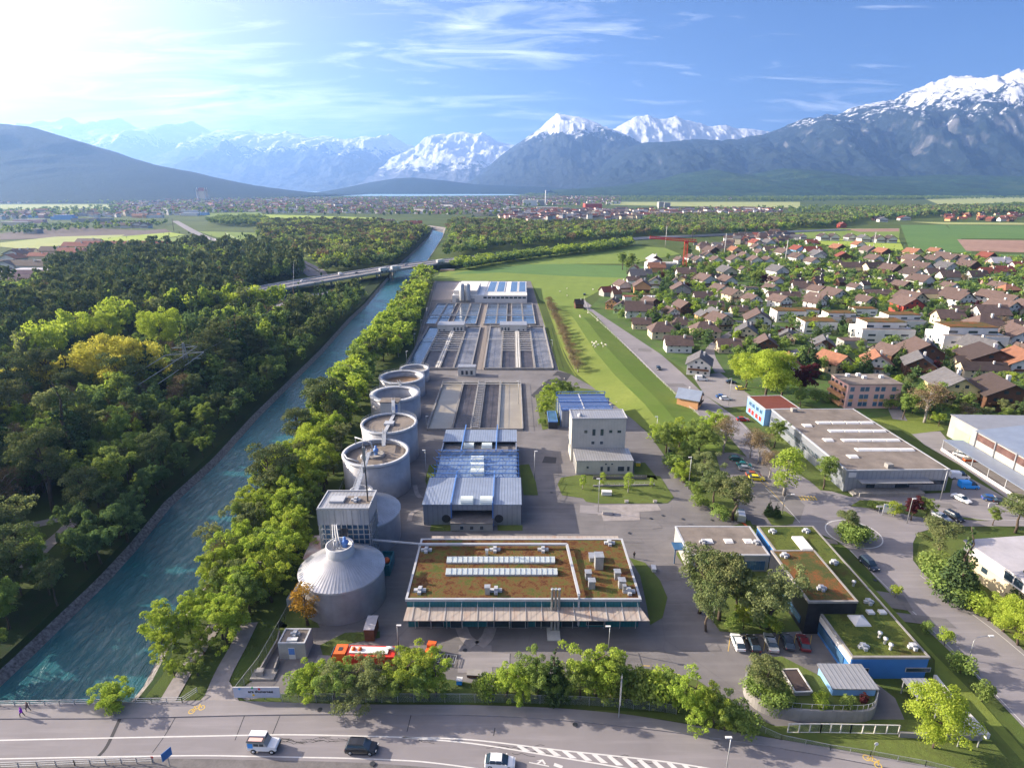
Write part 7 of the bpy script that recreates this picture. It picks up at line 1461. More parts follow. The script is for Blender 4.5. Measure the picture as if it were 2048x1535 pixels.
# ---------------------------------------------------------------- people
def person(px, py, ang, top, legs, hair, label, z=0.0, stride=0.25, hood=False):
    p = g(px, py, z); e = empty('person', p, R(ang), label, 'person', 'people')
    J = [(0,0,0.95),(0,0,1.2),(0,0,1.42),(0,0,1.52),(0.01,0,1.66),(0,0.1,0.92),(stride,0.11,0.5),(stride*0.9,0.11,0.07),(stride*0.9+0.16,0.12,0.04),(0,-0.1,0.92),(-stride*0.6,-0.11,0.48),(-stride*1.5,-0.11,0.1),(-stride*1.5+0.15,-0.12,0.05),(0,0.19,1.4),(-0.12,0.25,1.12),(0.06,0.26,0.9),(0,-0.19,1.4),(0.12,-0.25,1.12),(0.3,-0.24,0.98),(0.12,0.26,0.83),(0.37,-0.23,0.95)]
    E = [(0,1),(1,2),(2,3),(3,4),(0,5),(5,6),(6,7),(7,8),(0,9),(9,10),(10,11),(11,12),(2,13),(13,14),(14,15),(15,19),(2,16),(16,17),(17,18),(18,20)]
    rad = [.15,.15,.15,.055,.10,.10,.07,.05,.045,.10,.07,.05,.045,.07,.05,.035,.07,.05,.035,.035,.035]
    me = bpy.data.meshes.new('body'); me.from_pydata(J, E, []); o = bpy.data.objects.new('body', me); COL.objects.link(o); o.parent = e
    sk = o.modifiers.new('skin', 'SKIN'); o.modifiers.new('sub', 'SUBSURF').levels = 1; o.modifiers['sub'].render_levels = 1
    for i, v in enumerate(me.skin_vertices[0].data): v.radius = (rad[i], rad[i]*(0.8 if i in (0,1,2) else 1)); v.use_root = i == 0
    m, t, b = newmat('clothes_and_skin'); s_ = N(t, 'ShaderNodeSeparateXYZ'); L(t, coords(t, 'Object'), s_.inputs[0])
    c = ramp(t, mth(t, 'DIVIDE', s_.outputs[2], 1.8), [(0.0, (0.02,0.02,0.02)), (0.06, legs), (0.5, top), (0.845, (0.5,0.3,0.22))], 'CONSTANT'); L(t, c, b.inputs['Base Color']); b.inputs['Roughness'].default_value = 0.8; me.materials.append(m)
    MB().lathe([(0.02,1.60),(0.105,1.64),(0.118,1.70),(0.09,1.775),(0.01,1.80)], 12, (-0.025,0,0)).build('hair', mat_plain('hair_cover', hair, 0.9, 0.1), e)
    MB().lathe([(0.19,0.86),(0.2,1.0),(0.19,1.3),(0.13,1.45),(0.06,1.47)], 12).build('jacket', mat_plain('jacket_cloth', top, 0.85, 0.15, 3), e); return e
person(45, 1432, 175, (0.35,0.05,0.55), (0.02,0.02,0.025), (0.35,0.05,0.5), 'person in a purple hooded jacket walking on the bridge pavement', RZ+0.14)
person(57, 1421, 170, (0.20,0.13,0.12), (0.03,0.03,0.05), (0.30,0.18,0.15), 'person in brownish clothes walking beside the bridge railing', RZ+0.14)
person(1268, 1116, 80, (0.02,0.02,0.025), (0.02,0.02,0.025), (0.03,0.02,0.02), 'person in dark clothes standing on the yard right of the workshop', 0.02, 0.08)
# ---------------------------------------------------------------- sheep
SHP = []
def sheep(px, py, ang, label=None, grp='sheep grazing on the meadow', cat='sheep', s=1.0, col=(0.75,0.68,0.55)):
    p = g(px, py); 
    y = p.y; x = p.x; k0, k1, k2, k3 = (dx(k, y) for k in range(4)); z = 0.05
    if k2 < x < k3: z = 2.8*dkh(y)*(k3-x)/(k3-k2)
    elif k1 < x <= k2: z = 3.0*dkh(y)
    e = empty('sheep', (x, y, z), R(ang), label, cat, grp); e.scale = (s, s, s)
    J = [(0,0,0.72),(0.42,0,0.74),(0.62,0,0.86),(0.86,0,0.62),(-0.45,0,0.70),(0.40,0.13,0.40),(0.40,0.13,0.04),(0.40,-0.13,0.40),(0.44,-0.13,0.04),(-0.42,0.13,0.42),(-0.44,0.13,0.04),(-0.42,-0.13,0.42),(-0.38,-0.13,0.04),(-0.6,0,0.6)]
    E = [(0,1),(1,2),(2,3),(0,4),(1,5),(5,6),(1,7),(7,8),(4,9),(9,10),(4,11),(11,12),(4,13)]; rad = [.3,.26,.14,.08,.27,.06,.04,.06,.04,.07,.04,.07,.04,.05]
    if 'sheep_me' not in KIDS:
        me = bpy.data.meshes.new('sheep_body'); me.from_pydata(J, E, []); o = bpy.data.objects.new('tmp', me); COL.objects.link(o); o.modifiers.new('s', 'SKIN'); o.modifiers.new('b', 'SUBSURF').levels = 1
        for i, v in enumerate(me.skin_vertices[0].data): v.radius = (rad[i], rad[i]); v.use_root = i == 0
        me.materials.append(mat_plain('wool', (0.72,0.66,0.55), 0.95, 0.15, 4)); dg = bpy.context.evaluated_depsgraph_get(); KIDS['sheep_me'] = bpy.data.meshes.new_from_object(o.evaluated_get(dg)); bpy.data.objects.remove(o)
    SHP.append((e, 'white sheep'))
    b = bpy.data.objects.new('body', KIDS['sheep_me']); COL.objects.link(b); b.parent = e
for px, py in [(1184,698),(1188,700),(1192,697),(1196,703),(1203,700),(1206,706),(1211,703),(1159,640),(1195,645),(1176,628),(1134,592),(1120,584),(1134,578),(1186,580),(1180,613),(1160,644),(1194,640),(1186,704),(1190,707)]: sheep(px, py, rf.uniform(0, 360))
# ---------------------------------------------------------------- lamps, poles, signs
def lamp(bx, by, tx, ty, label, curved=False, z=0.0, m='galv', head=1):
    b = g(bx, by, z); t = at(tx, ty, b.y); h = t.z - z; e = empty('street_lamp', b, 0, label, 'street lamp', 'street lamps'); dxx = t.x - b.x; dr = 1 if dxx >= 0 else -1
    if curved: pts = [(0,0,0),(0,0,h*0.8),(dxx*0.15,0,h*0.93),(dxx*0.5,0,h*0.99),(dxx,0,h)]
    else: pts = [(0,0,0),(0,0,h*0.5),(0,0,h)]
    MB().tube(pts, [0.10,0.08,0.06,0.05,0.05][:len(pts)], 7).build('pole', M[m], e)
    x0 = dxx if curved else 0; MB().box(x0-0.1 if dr > 0 else x0-0.75, x0+0.75 if dr > 0 else x0+0.1, -0.16, 0.16, h-0.06, h+0.1).build('lamp_head', M['white'], e); return e
for bx, by, tx, ty, c, lb in [(797,1292,797.5,1250,0,'lamp post between the conical silo yard and the workshop front'),(1217,1300,1218,1252,0,'lamp post before the right end of the workshop canopy'),(1426,1244,1431,1158,0,'white lamp post among the pines left of the black block'),(1937,1319,1979,1271,1,'curved lamp post beside the road at the right'),(1449,1562,1461,1474,0,'tall white lamp post rising from the bottom edge of the picture'),
    (853,961,848.5,900,0,'lamp post between the tall round tank and the machine hall'),(1069,957,1073.6,902,0,'lamp post just right of the machine hall'),(1196,1023,1198,957,0,'lamp mast with white head on the lawn edge before the annex'),(1312,875,1314,833,0,'lamp post right of the tall concrete block'),(1376.5,978,1381.4,914,0,'lamp post by the bushes between yard and car park'),(1457,811,1461.6,757,0,'lamp post by the top car park'),
    (854,641,854,616,0,'lamp post far left of the basins, fourth from the tanks'),(842.6,662,842.6,640,0,'lamp post left of the basins, third from the tanks'),(829.4,695,830,667,0,'lamp post left of the basins, second from the tanks'),(814,733,814,702,0,'lamp post left of the basins, nearest to the open tanks'),(853,856,854,832,0,'lamp post beside the left beige channel'),(1037,808,1037,762,0,'thin lamp post at the right beige channel'),
    (1564,1028,1583,988,1,'curved lamp post at the crossing by the roundabout'),(1813.6,1046,1826,997,1,'curved lamp post before the grey factory, right of the sign board'),(1104,706,1104,680,0,'lamp post at the right side of the large basins'),(1880,1000,1884,938,0,'lamp post at the right end of the grey factory')]: lamp(bx, by, tx, ty, lb, c)
def mast(name, bx, by, ty, label, arms=2, m='concrete_pale', r=0.28, cat='pole'):
    b = g(bx, by); h = at(bx, ty, b.y).z; e = empty(name, b, 0, label, cat, 'power line masts'); MB().tube([(0,0,0),(0,0,h/2),(0,0,h)], [r*1.5, r*1.2, r], 7).build('pole', M[m], e)
    for i in range(arms): MB().bar((-1.8,0,h-1.2-2.2*i), (1.8,0,h-1.2-2.2*i), 0.22).build('crossarm', M[m], e)
    return e, h
for a in [(592,626,573,'dark pole beside the underpass road left of the motorway bridge',0,'bark'),(590,528,498,'dark pole on the verge where the slip road ends',1,'bark'),(454.6,493,465,'dark pole beside the slip road traffic',2,'bark'),(348,462,437,'dark pole at the far bend of the slip road',1,'bark'),(1330.7,493,452,'tall pale pole left of the red tower crane',2,'concrete_pale'),(1448,514,467,'tall pale pole right of the red tower crane among roofs',2,'concrete_pale'),(1384,482,455,'thin pole directly above the crane jib end',1,'bark'),(1488,486,455,'thin pole at the belt wood edge, right of the crane',1,'bark'),(1545.5,482,451,'thin pole at the wood edge left of the greenhouse roofs',1,'bark'),(1570,525,480,'tall pale pole behind the narrow yellow field',2,'concrete_pale'),(1745.5,501,464,'tall pole in front of the row of greenhouse roofs',2,'concrete_pale'),(1771.7,549,508,'tall pole in the middle of the village right half',2,'concrete_pale'),(2044,598,566,'tall pole at the right edge of the village',2,'concrete_pale')]: mast('power_pole', a[0], a[1], a[2], a[3], a[4], a[5], 0.35)
def lattice(name, b, h, w0, w1, m, e=None, n=8):
    mb = MB(); P = lambda i, s, t: Vector((s*(w0+(w1-w0)*i/n)/2, t*(w0+(w1-w0)*i/n)/2, h*i/n)); q = [(-1,-1),(1,-1),(1,1),(-1,1)]; th = w0*0.035+0.05
    for s, t in q: mb.bar(P(0,s,t), P(n,s,t), th)
    for i in range(n):
        for k in range(4): a, b_ = q[k], q[(k+1)%4]; mb.bar(P(i,*a), P(i+1,*b_), th*0.6); mb.bar(P(i,*b_), P(i+1,*a), th*0.6); mb.bar(P(i+1,*a), P(i+1,*b_), th*0.6)
    return mb.build(name, m, e)
pb = g(386, 800); ph = at(385, 686, pb.y).z
py_ = empty('lattice_pylon', pb, R(20), 'grey steel lattice pylon rising from the riverside wood', 'pylon'); lattice('tower', None, ph, 3.6, 0.6, M['grey_metal'], py_, 11)
for z, a in ((0.93, 4), (0.82, 6.5), (0.72, 5)): MB().bar((-a, 0, ph*z), (a, 0, ph*z), 0.2, 0.2).bar((-a, 0, ph*z), (0, 0, ph*z+1.2), 0.1).bar((a, 0, ph*z), (0, 0, ph*z+1.2), 0.1).build('crossarm', M['galv'], py_)
def cable(a, b, label, sag=2.0, r=0.06):
    a, b = Vector(a), Vector(b); pts = [a.lerp(b, i/14) - Vector((0, 0, 4*sag*(i/14)*(1-i/14))) for i in range(15)]
    tag(MB().tube([p - a for p in pts], r, 4).build('power_cable', M['galv'], None, a), label, 'cable', 'power cables over the wood')
end = at(-260, 1060, 150); 
for i, (ax, az, lb) in enumerate([(-8.5,0.82,'lowest power cable from the lattice pylon to the left photo edge'),(6,0.93,'topmost power cable from the lattice pylon to the left edge'),(8.5,0.82,'middle power cable from the lattice pylon to the left edge')]):
    cable(pb + Vector((ax*0.72, ax*0.26, ph*az)), end + Vector((ax*1.2, 0, (az-0.8)*30)), lb, 2.5, 0.11)
q1 = g(592,626); cable(pb + Vector((5, 2, ph*0.82)), q1 + Vector((0, 0, at(592,573,q1.y).z-1)), 'power cable from the lattice pylon to the underpass pole', 3, 0.05)
q2 = g(454.6,493); q3 = g(590,528); cable(q1 + Vector((0, 0, at(592,573,q1.y).z-1)), q3 + Vector((0, 0, at(590,498,q3.y).z)), 'power cable from the underpass pole to the verge pole', 2, 0.07); cable(q3 + Vector((0, 0, at(590,498,q3.y).z-1)), q2 + Vector((0, 0, at(454.6,465,q2.y).z)), 'sagging power cable from the verge pole to the slip road pole', 7, 0.1)
# crane
cb = g(1368, 540); ch_ = at(1372, 482, cb.y).z; cr = empty('tower_crane', cb, 0, 'red tower crane standing at the building site by the village', 'crane')
lattice('mast', None, ch_, 3.4, 3.0, M['red'], cr, 14); k = mpp(1368, 540); jl, jr = (1372-1299)*k, (1393-1372)*k
mb = MB()
for s in (-0.8, 0.8): mb.bar((-jl, s, ch_+2.8), (jr, s, ch_-1.2), 0.8)
mb.bar((-jl, 0, ch_+4.4), (jr*0.9, 0, ch_+1.2), 0.8)
for i in range(24): x = -jl + (jl+jr)*i/24; z0 = ch_+2.8-4*i/24; mb.bar((x, -0.8, z0), (x+(jl+jr)/48, 0, z0+1.5), 0.22).bar((x+(jl+jr)/48, 0, z0+1.5), (x+(jl+jr)/24, 0.8, z0-0.1), 0.22)
mb.build('jib', M['red'], cr); MB().box(jr-3, jr, -1.2, 1.2, ch_-4, ch_-0.8).build('counterweight', M['concrete'], cr); MB().box(-1.6, 1.6, -1.6, 1.6, ch_-2.5, ch_+0.5).build('cabin', M['red'], cr)
# scaffolding site
sc = empty('building_site', g(1330, 541), R(5), 'grey scaffolded building shell with orange roof below the red crane', 'building'); MB().box(-17, 12, 0, 14, 0, 7).build('shell', M['concrete_pale'], sc); mb = MB()
for i in range(13): x = -18 + i*2.6; mb.bar((x, -1, 0), (x, -1, 9), 0.2); 
for z in (2, 4, 6, 8): mb.bar((-18, -1, z), (13, -1, z), 0.25, 0.5)
mb.build('scaffold', M['galv'], sc); MB().add([(-17,0,7),(0,0,7),(0,14,7),(-17,14,7),(-8.5,0,11),(-8.5,14,11)], [(0,3,5,4),(1,4,5,2),(0,4,1),(3,2,5)]).build('roof', M['membrane'], sc)
# text
def text_mesh(s, size, m, parent, loc, rot=(R(90), 0, 0), bold=0.0, name='lettering'):
    c = bpy.data.curves.new('t', 'FONT'); c.body = s; c.size = size; c.extrude = 0.015; c.offset = bold; c.align_x = 'LEFT'; o = bpy.data.objects.new('t', c); COL.objects.link(o)
    me = bpy.data.meshes.new_from_object(o.evaluated_get(bpy.context.evaluated_depsgraph_get())); bpy.data.objects.remove(o); me.materials.clear(); me.materials.append(m)
    q = bpy.data.objects.new(name, me); COL.objects.link(q); q.parent = parent; q.location = loc; q.rotation_euler = rot; return q
sb = g(470, 1399); sw = (562-470)*mpp(515, 1396); hh = at(515, 1373, g(515, 1398).y).z
sg = empty('sign_board', sb, 0, 'pale sign board lettered ara thunersee with coloured dots on the fence', 'sign'); MB().box(0, sw, -0.03, 0.03, 0.5, hh).build('panel', M['grey_wall'] if 0 else mat_plain('pale_blue_board', (0.40,0.43,0.52), 0.6, 0.08), sg); MB().box(0, sw, -0.05, 0.05, hh, hh+0.12).build('top_rail', M['white'], sg)
for x in (0.1, sw*0.33, sw*0.66, sw-0.1): MB().box(x-0.04, x+0.04, 0.04, 0.12, 0, hh).build('post', M['galv'], sg)
text_mesh('ara thunersee', sw*0.097, M['rubber'], sg, (sw*0.315, -0.05, hh*0.60), bold=0.012)
for fx, z, c in ((0.42, hh+0.0, (0.02,0.35,0.12)), (0.565, hh*0.9, (0.65,0.03,0.05)), (0.425, hh*0.42, (0.75,0.5,0.02)), (0.14, hh*0.9, (0.03,0.25,0.55))): q = MB().lathe([(0.19,0),(0.19,0.05)], 16, capt=True).build('dot', mat_plain('dot_paint', c, 0.5, 0.02), sg, (fx*sw, -0.04, z)); q.rotation_euler = (R(90), 0, 0)
p = g(1239, 1427); h = at(1239, 1358, p.y).z; e = empty('road_sign', p, R(78), 'large road sign panel on two posts seen edge-on beside the fence', 'sign'); MB().box(-1.2, 1.2, -0.05, 0.05, h*0.42, h).build('panel', M['white_metal'], e); [MB().box(x-0.06, x+0.06, 0.05, 0.17, 0, h*0.98).build('post', M['galv'], e) for x in (-0.8, 0.8)]
p = g(339, 1532); e = empty('road_sign', p, 0, 'tilted square dark blue road sign back on a post at the bottom edge', 'sign'); q = MB().box(-0.72, 0.72, -0.03, 0.03, 1.6, 3.0).build('panel', M['deep_blue'], e); q.rotation_euler = (0, 0, R(62)); MB().box(-0.05, 0.05, 0.04, 0.14, 0, 2.9).build('post', M['galv'], e)
p = g(307, 1524); e = empty('warning_post', p, 0, 'small red and white striped warning post at the end of the lower railing', 'post'); MB().box(-0.05, 0.05, -0.05, 0.05, 0, 1.0).build('post', M['galv'], e); MB().box(-0.18, 0.18, -0.08, -0.05, 0.9, 1.25).build('plate', M['red'], e)
p = g(1775, 1031, 0); e = empty('sign_board', p, R(-12), 'white two post sign board with blue lettering before the grey factory', 'sign'); MB().box(-1.3, 1.5, -0.05, 0.05, 0.9, 3.2).build('panel', M['white'], e); [MB().box(x-0.07, x+0.07, 0.05, 0.15, 0, 3.2).build('post', M['white_metal'], e) for x in (-1.2, 1.4)]
MB().box(-1.1, 1.2, -0.09, -0.05, 2.5, 2.95).build('blue_band', M['deep_blue'], e)
for px, py, lb in ((1757,1026,'flat white oval sign on a thin post left of the white sign board'),(1979,1026,'white small notice board at the right edge of the car park')): p = g(px, py); e = empty('sign', p, 0, lb, 'sign'); MB().box(-0.04, 0.04, -0.04, 0.04, 0, 1.8).build('post', M['galv'], e); MB().box(-0.8, 0.8, -0.06, 0.06, 1.7, 2.2 if px < 1900 else 3.0).build('plate', M['white'], e)
p = g(1746, 1506); e = empty('sign', p, 0, 'round white sign on a short post on the grass above the bicycle marking', 'sign'); MB().tube([(0,0,0),(0.1,0,2.0)], 0.04, 6).build('post', M['galv'], e); MB().lathe([(0.3,0),(0.3,0.04)], 14, capt=True, capb=True).build('plate', M['white'], e, (0.1, -0.05, 1.9)).rotation_euler = (R(90), 0, 0)
def bicycle_mark(px, py, s, a):
    p = g(px, py, 0); c = [Vector((x, y)) for x, y in ()]; z = RZ+0.14+0.012
    def T_(x, y): return (p.x + s*(x*math.cos(a)-y*math.sin(a)), p.y + s*(x*math.sin(a)+y*math.cos(a)))
    mb = MB()
    def seg(x0, y0, x1, y1, w=0.09):
        A_, B_ = Vector(T_(x0, y0)), Vector(T_(x1, y1)); d = (B_-A_).normalized(); n = Vector((-d.y, d.x))*w*s; mb.add([(A_.x+n.x, A_.y+n.y, z), (A_.x-n.x, A_.y-n.y, z), (B_.x-n.x, B_.y-n.y, z), (B_.x+n.x, B_.y+n.y, z)], [(0,1,2,3)])
    for cx_ in (-0.55, 0.55):
        for k in range(10): t0, t1 = k*0.628, (k+1)*0.628; seg(cx_+0.33*math.cos(t0), 0.33*math.sin(t0), cx_+0.33*math.cos(t1), 0.33*math.sin(t1), 0.05)
    for q in ((-0.55,0,-0.2,0.55),(-0.2,0.55,0.4,0.5),(-0.55,0,0,0),(0,0,0.4,0.5),(0.55,0,0.35,0.75),(0,0,-0.25,0.7)): seg(*q, 0.04)
    tag(mb.build('bicycle_marking', M['line_yellow']), kind='structure')
bicycle_mark(394, 1420, 1.3, 0.5); bicycle_mark(1744, 1524, 1.4, -0.9)
# ---------------------------------------------------------------- fences and railings
def fence(name, label, px, h=1.2, sp=2.5, rails=(1.0,), z=0.0, m='galv', mesh=None, cat='fence', r=0.06, world=False):
    P = [Vector(a) for a in px] if world else [g(a, b, z) for a, b in px]; o = P[0].copy(); e = empty(name, o, 0, label, cat); post = MB(); rail = MB(); net = MB()
    for a, b in zip(P, P[1:]):
        n = max(1, math.ceil((b-a).length/sp))
        for i in range(n+1): c = a.lerp(b, i/n) - o; post.bar(c, c + Vector((0,0,h)), r)
        for f in rails: rail.bar(a-o+Vector((0,0,h*f)), b-o+Vector((0,0,h*f)), r*0.8)
        if mesh: d = b-a; net.add([a-o+Vector((0,0,0.1)), b-o+Vector((0,0,0.1)), b-o+Vector((0,0,h)), a-o+Vector((0,0,h))], [(0,1,2,3)])
    post.build('posts', M[m], e); rail.build('rails', M[m], e)
    if mesh: net.build('mesh', mesh, e)
    return e
mm = bpy.data.materials.new('wire_mesh'); mm.use_nodes = True; t = mm.node_tree; b = t.nodes['Principled BSDF']; b.inputs['Base Color'].default_value = (0.3,0.34,0.33,1); b.inputs['Metallic'].default_value = 0.4
s_ = N(t, 'ShaderNodeSeparateXYZ'); L(t, coords(t, 'Object'), s_.inputs[0]); a1 = mth(t, 'FRACT', mth(t, 'MULTIPLY', mth(t, 'ADD', s_.outputs[0], s_.outputs[2]), 6)); a2 = mth(t, 'FRACT', mth(t, 'MULTIPLY', mth(t, 'SUBTRACT', s_.outputs[0], s_.outputs[2]), 6))
L(t, mth(t, 'MAXIMUM', mth(t, 'LESS_THAN', a1, 0.13), mth(t, 'LESS_THAN', a2, 0.13)), b.inputs['Alpha'])
fence('railing', 'grey steel railing along the upper side of the river bridge', [(-60,1414),(0,1412),(180,1409),(365,1405),(395,1385)], 1.1, 2.6, (1.0,0.66,0.33), RZ, r=0.09, cat='railing')
fence('railing', 'grey steel railing along the lower edge of the river bridge', [(-60,1538),(0,1536),(150,1530),(305,1524)], 1.1, 2.6, (1.0,0.66,0.33), RZ, r=0.09, cat='railing')
fence('mesh_fence', 'long wire mesh fence on posts between the hedge and the front pavement', [(565,1404),(700,1404),(860,1404),(1010,1405),(1150,1409),(1235,1414),(1330,1424),(1352,1428)], 1.8, 2.9, (1.0,), 0.05, mesh=mm)
fence('mesh_fence', 'pale fence with thick posts on a low wall at the lower right', [(1575,1464),(1640,1464),(1700,1465),(1796,1467)], 1.7, 2.1, (1.0,0.02), 0.05, 'concrete_pale', mm, r=0.14)
fence('mesh_fence', 'low wire fence along the pavement with the bicycle marking', [(1500,1452),(1562,1480),(1660,1500),(1740,1512),(1850,1532),(1960,1560)], 1.1, 4.0, (1.0,), 0.08, mesh=mm)
fence('plant_fence', 'fence between the tree belt and the round silos', [(472,1392),(520,1330),(570,1240),(612,1150),(645,1080),(672,1010),(700,940)], 1.9, 3.0, (1.0,), 0.05, mesh=mm)
fence('plant_fence', 'fence between the tree belt and the left side of the basins', [(815,742),(840,680),(862,610),(872,565)], 1.9, 4.0, (1.0,), 0.05, mesh=mm)
fence('meadow_fence', 'thin fence between the sheep meadow and the village road', [(1168,596),(1176,625),(1215,660),(1270,712),(1320,762),(1372,812),(1396,832)], 1.2, 5.0, (1.0,0.6), 0.05, 'concrete_pale')
fence('railing', 'railing around the sunken ramp in front of the low concrete annex', [(1186,957),(1240,957),(1293,957)], 1.1, 1.6, (1.0,0.5), 0.1, cat='railing'); fence('railing', 'white railing on the near side of the sunken annex ramp', [(1195,972),(1250,972),(1308,970)], 1.1, 1.6, (1.0,0.5), 0.1, 'concrete_pale', cat='railing')
rw = empty('ramp_wall', g(1186, 958), 0, 'grey sunken ramp wall behind the lawn of the low annex', 'wall'); wall_line(rw, [(1186,958),(1293,958)], 0.9, 0.3, 'concrete_dark'); wall_line(rw, [(1186,973),(1310,971)], 0.5, 0.3, 'concrete')
lw = empty('low_wall', g(1796, 1470), 0, 'low concrete wall edge below the carport roofs', 'wall'); wall_line(lw, [(1797,1473),(1880,1477),(1962,1480)], 1.0, 0.3, 'concrete'); wall_line(lw, [(1868,1358),(1900,1400),(1975,1478)], 1.0, 0.5, 'concrete_pale')
nw = empty('noise_wall', g(1580, 535), 0, 'pale concrete wall along the narrow yellow field in the village', 'wall'); wall_line(nw, [(1578,536),(1640,542),(1720,553),(1790,562)], 2.4, 0.4, 'concrete_pale')
bx = [('white_box','white double cabinet on the lawn before the annex',1213,989,(2.6,1.2,1.1),'white','cabinet'),('white_box','white slab bench beside the lamp mast on the yard',1215,1027,(2.4,1.2,0.8),'membrane','bench'),('yellow_box','yellow grit box right of the low annex',1276,931,(1.2,1.0,1.1),'yellow','box'),('info_panel','dark solar info panel in the bushes beside the yard',1342,912,(2.0,1.2,2.6),'dark_metal','panel'),('rubbish_container','small white and blue bin behind the front hedge',919,1366,(0.9,0.8,0.9),'bright','bin'),('pallet_stack','dark wooden pallet pile by the front hedge gap',949,1350,(2.4,1.2,0.6),'wood_wall','pallets'),('stone_block','pale stone on the lawn edge, left one',1253,1004,(0.9,0.7,0.5),'concrete_pale','stone'),('stone_block','pale stone on the lawn edge, right one',1310,1004,(0.9,0.7,0.5),'concrete_pale','stone'),('ventilation_box','white cabinet on the slab beside the workshop corner',1307,1140,(0.8,1.6,0.8),'white','cabinet'),('excavator_bucket','orange machine parts beside the green door of the hall',1939,921,(3.4,1.2,0.7),'orange','machine'),('swimming_pool','turquoise covered pool between two village gardens',1697,724,(9,3.6,0.5),'teal','pool'),('construction_hut','orange and white site material beside the motorway bridge',895,541,(14,5,1.2),'orange_wall','site hut')]
for nm, lb, px, py, (a, b_, c), m_, cat in bx:
    e = empty(nm, g(px, py, 0.05), R(-4), lb, cat); MB().box(-a/2, a/2, -b_/2, b_/2, 0.08, c).build('body', PT['bright'] if m_ == 'bright' else M[m_], e); MB().box(-a/2-0.06, a/2+0.06, -b_/2-0.06, b_/2+0.06, c, c+0.08).build('lid', M['white'] if m_ in ('white', 'bright') else M['concrete'], e); MB().box(-a/2+0.1, a/2-0.1, -b_/2+0.1, b_/2-0.1, 0, 0.08).build('base', M['concrete_dark'], e)
hut = house(1384, 818, 6.5, 'G', 'k', 'o', R(60), 0, 'small wooden hut with pale roof at the lower end of the sheep meadow', 'huts'); HOUSES.pop(); hut = house(1158, 617, 5.5, 'E', 'd', 'd', R(8), 0, 'dark low sheep shelter beside the village road bend', 'huts'); HOUSES.pop()
# ---------------------------------------------------------------- trees that can be told apart
G_ = 'hedge trees along the front fence'
for k, x, yb, yt, w_ in [({'fresh': 'bushf', 'mid': 'bushm', 'grey': 'bushg', 'lime': 'bushf'}.get(a, a) if b < 1800 else a, b, c, e_ + 2, f_*0.9) for a, b, c, e_, f_ in [('shrub',600,1392,1345,1),('fresh',630,1394,1320,1.2),('mid',668,1396,1316,1.2),('grey',715,1398,1306,1.25),('grey',752,1400,1312,1.2),('mid',790,1392,1318,1.0),('fresh',822,1390,1290,1.15),('mid',845,1396,1315,1.1),('fresh',872,1392,1306,1.15),('shrub',965,1396,1352,1),('fresh',1012,1392,1315,1.15),('shrubf',985,1398,1350,1),('fresh',1048,1394,1322,1.1),('mid',1078,1392,1298,1.0),('spruce',1108,1394,1293,1.2),('mid',1128,1396,1340,1.1),('mid',1160,1394,1306,1.0),('fresh',1190,1392,1272,1.1),('mid',1222,1392,1292,1.0),('fresh',1210,1400,1330,1.0),('shrub',1252,1402,1338,1.1),('shrub',1285,1406,1345,1.1),('shrubf',1318,1408,1340,1.2),('mid',1345,1412,1335,1),('lime',1385,1440,1333,0.9),('fresh',1425,1452,1362,1.0),('mid',1450,1462,1385,1.0),('shrub',1480,1465,1410,1.1),('lime',1866,1495,1376,0.85),('shrub',1965,1402,1362,0.9),('shrub',1920,1345,1305,1.0),('shrubf',1888,1290,1255,0.8),('shrub',1850,1262,1235,0.8),('shrubf',1790,1195,1165,0.7)]]: tpx(k, x, yb, yt, w_, group=G_)
G_ = 'trees around the planted roof office'
for k, x, yb, yt, w_ in [('pine',1398,1225,1100,0.95),('pine',1438,1240,1108,0.95),('pine',1412,1262,1165,0.9),('pine',1468,1232,1130,0.85),('grey',1534,1256,1118,0.95),('bushm',1500,1240,1165,1.0),('bushf',1485,1258,1200,1.0),('bushm',1520,1256,1205,1.1),('shrubf',1545,1262,1235,1.0),('shrub',1465,1262,1238,1.2),('pine',1530,1392,1322,1.25),('shrub',1505,1390,1350,0.9),('shrub',1560,1412,1370,0.9),('shrubf',1640,1416,1385,0.8),('shrub',1690,1418,1388,0.8),('purple',1725,1412,1388,1.0),('shrub',1540,1416,1375,1.0)]: tpx(k, x, yb, yt, w_, group=G_, z=0 if yb < 1300 else 1.2)
G_ = 'trees around the car parks and the roundabout'
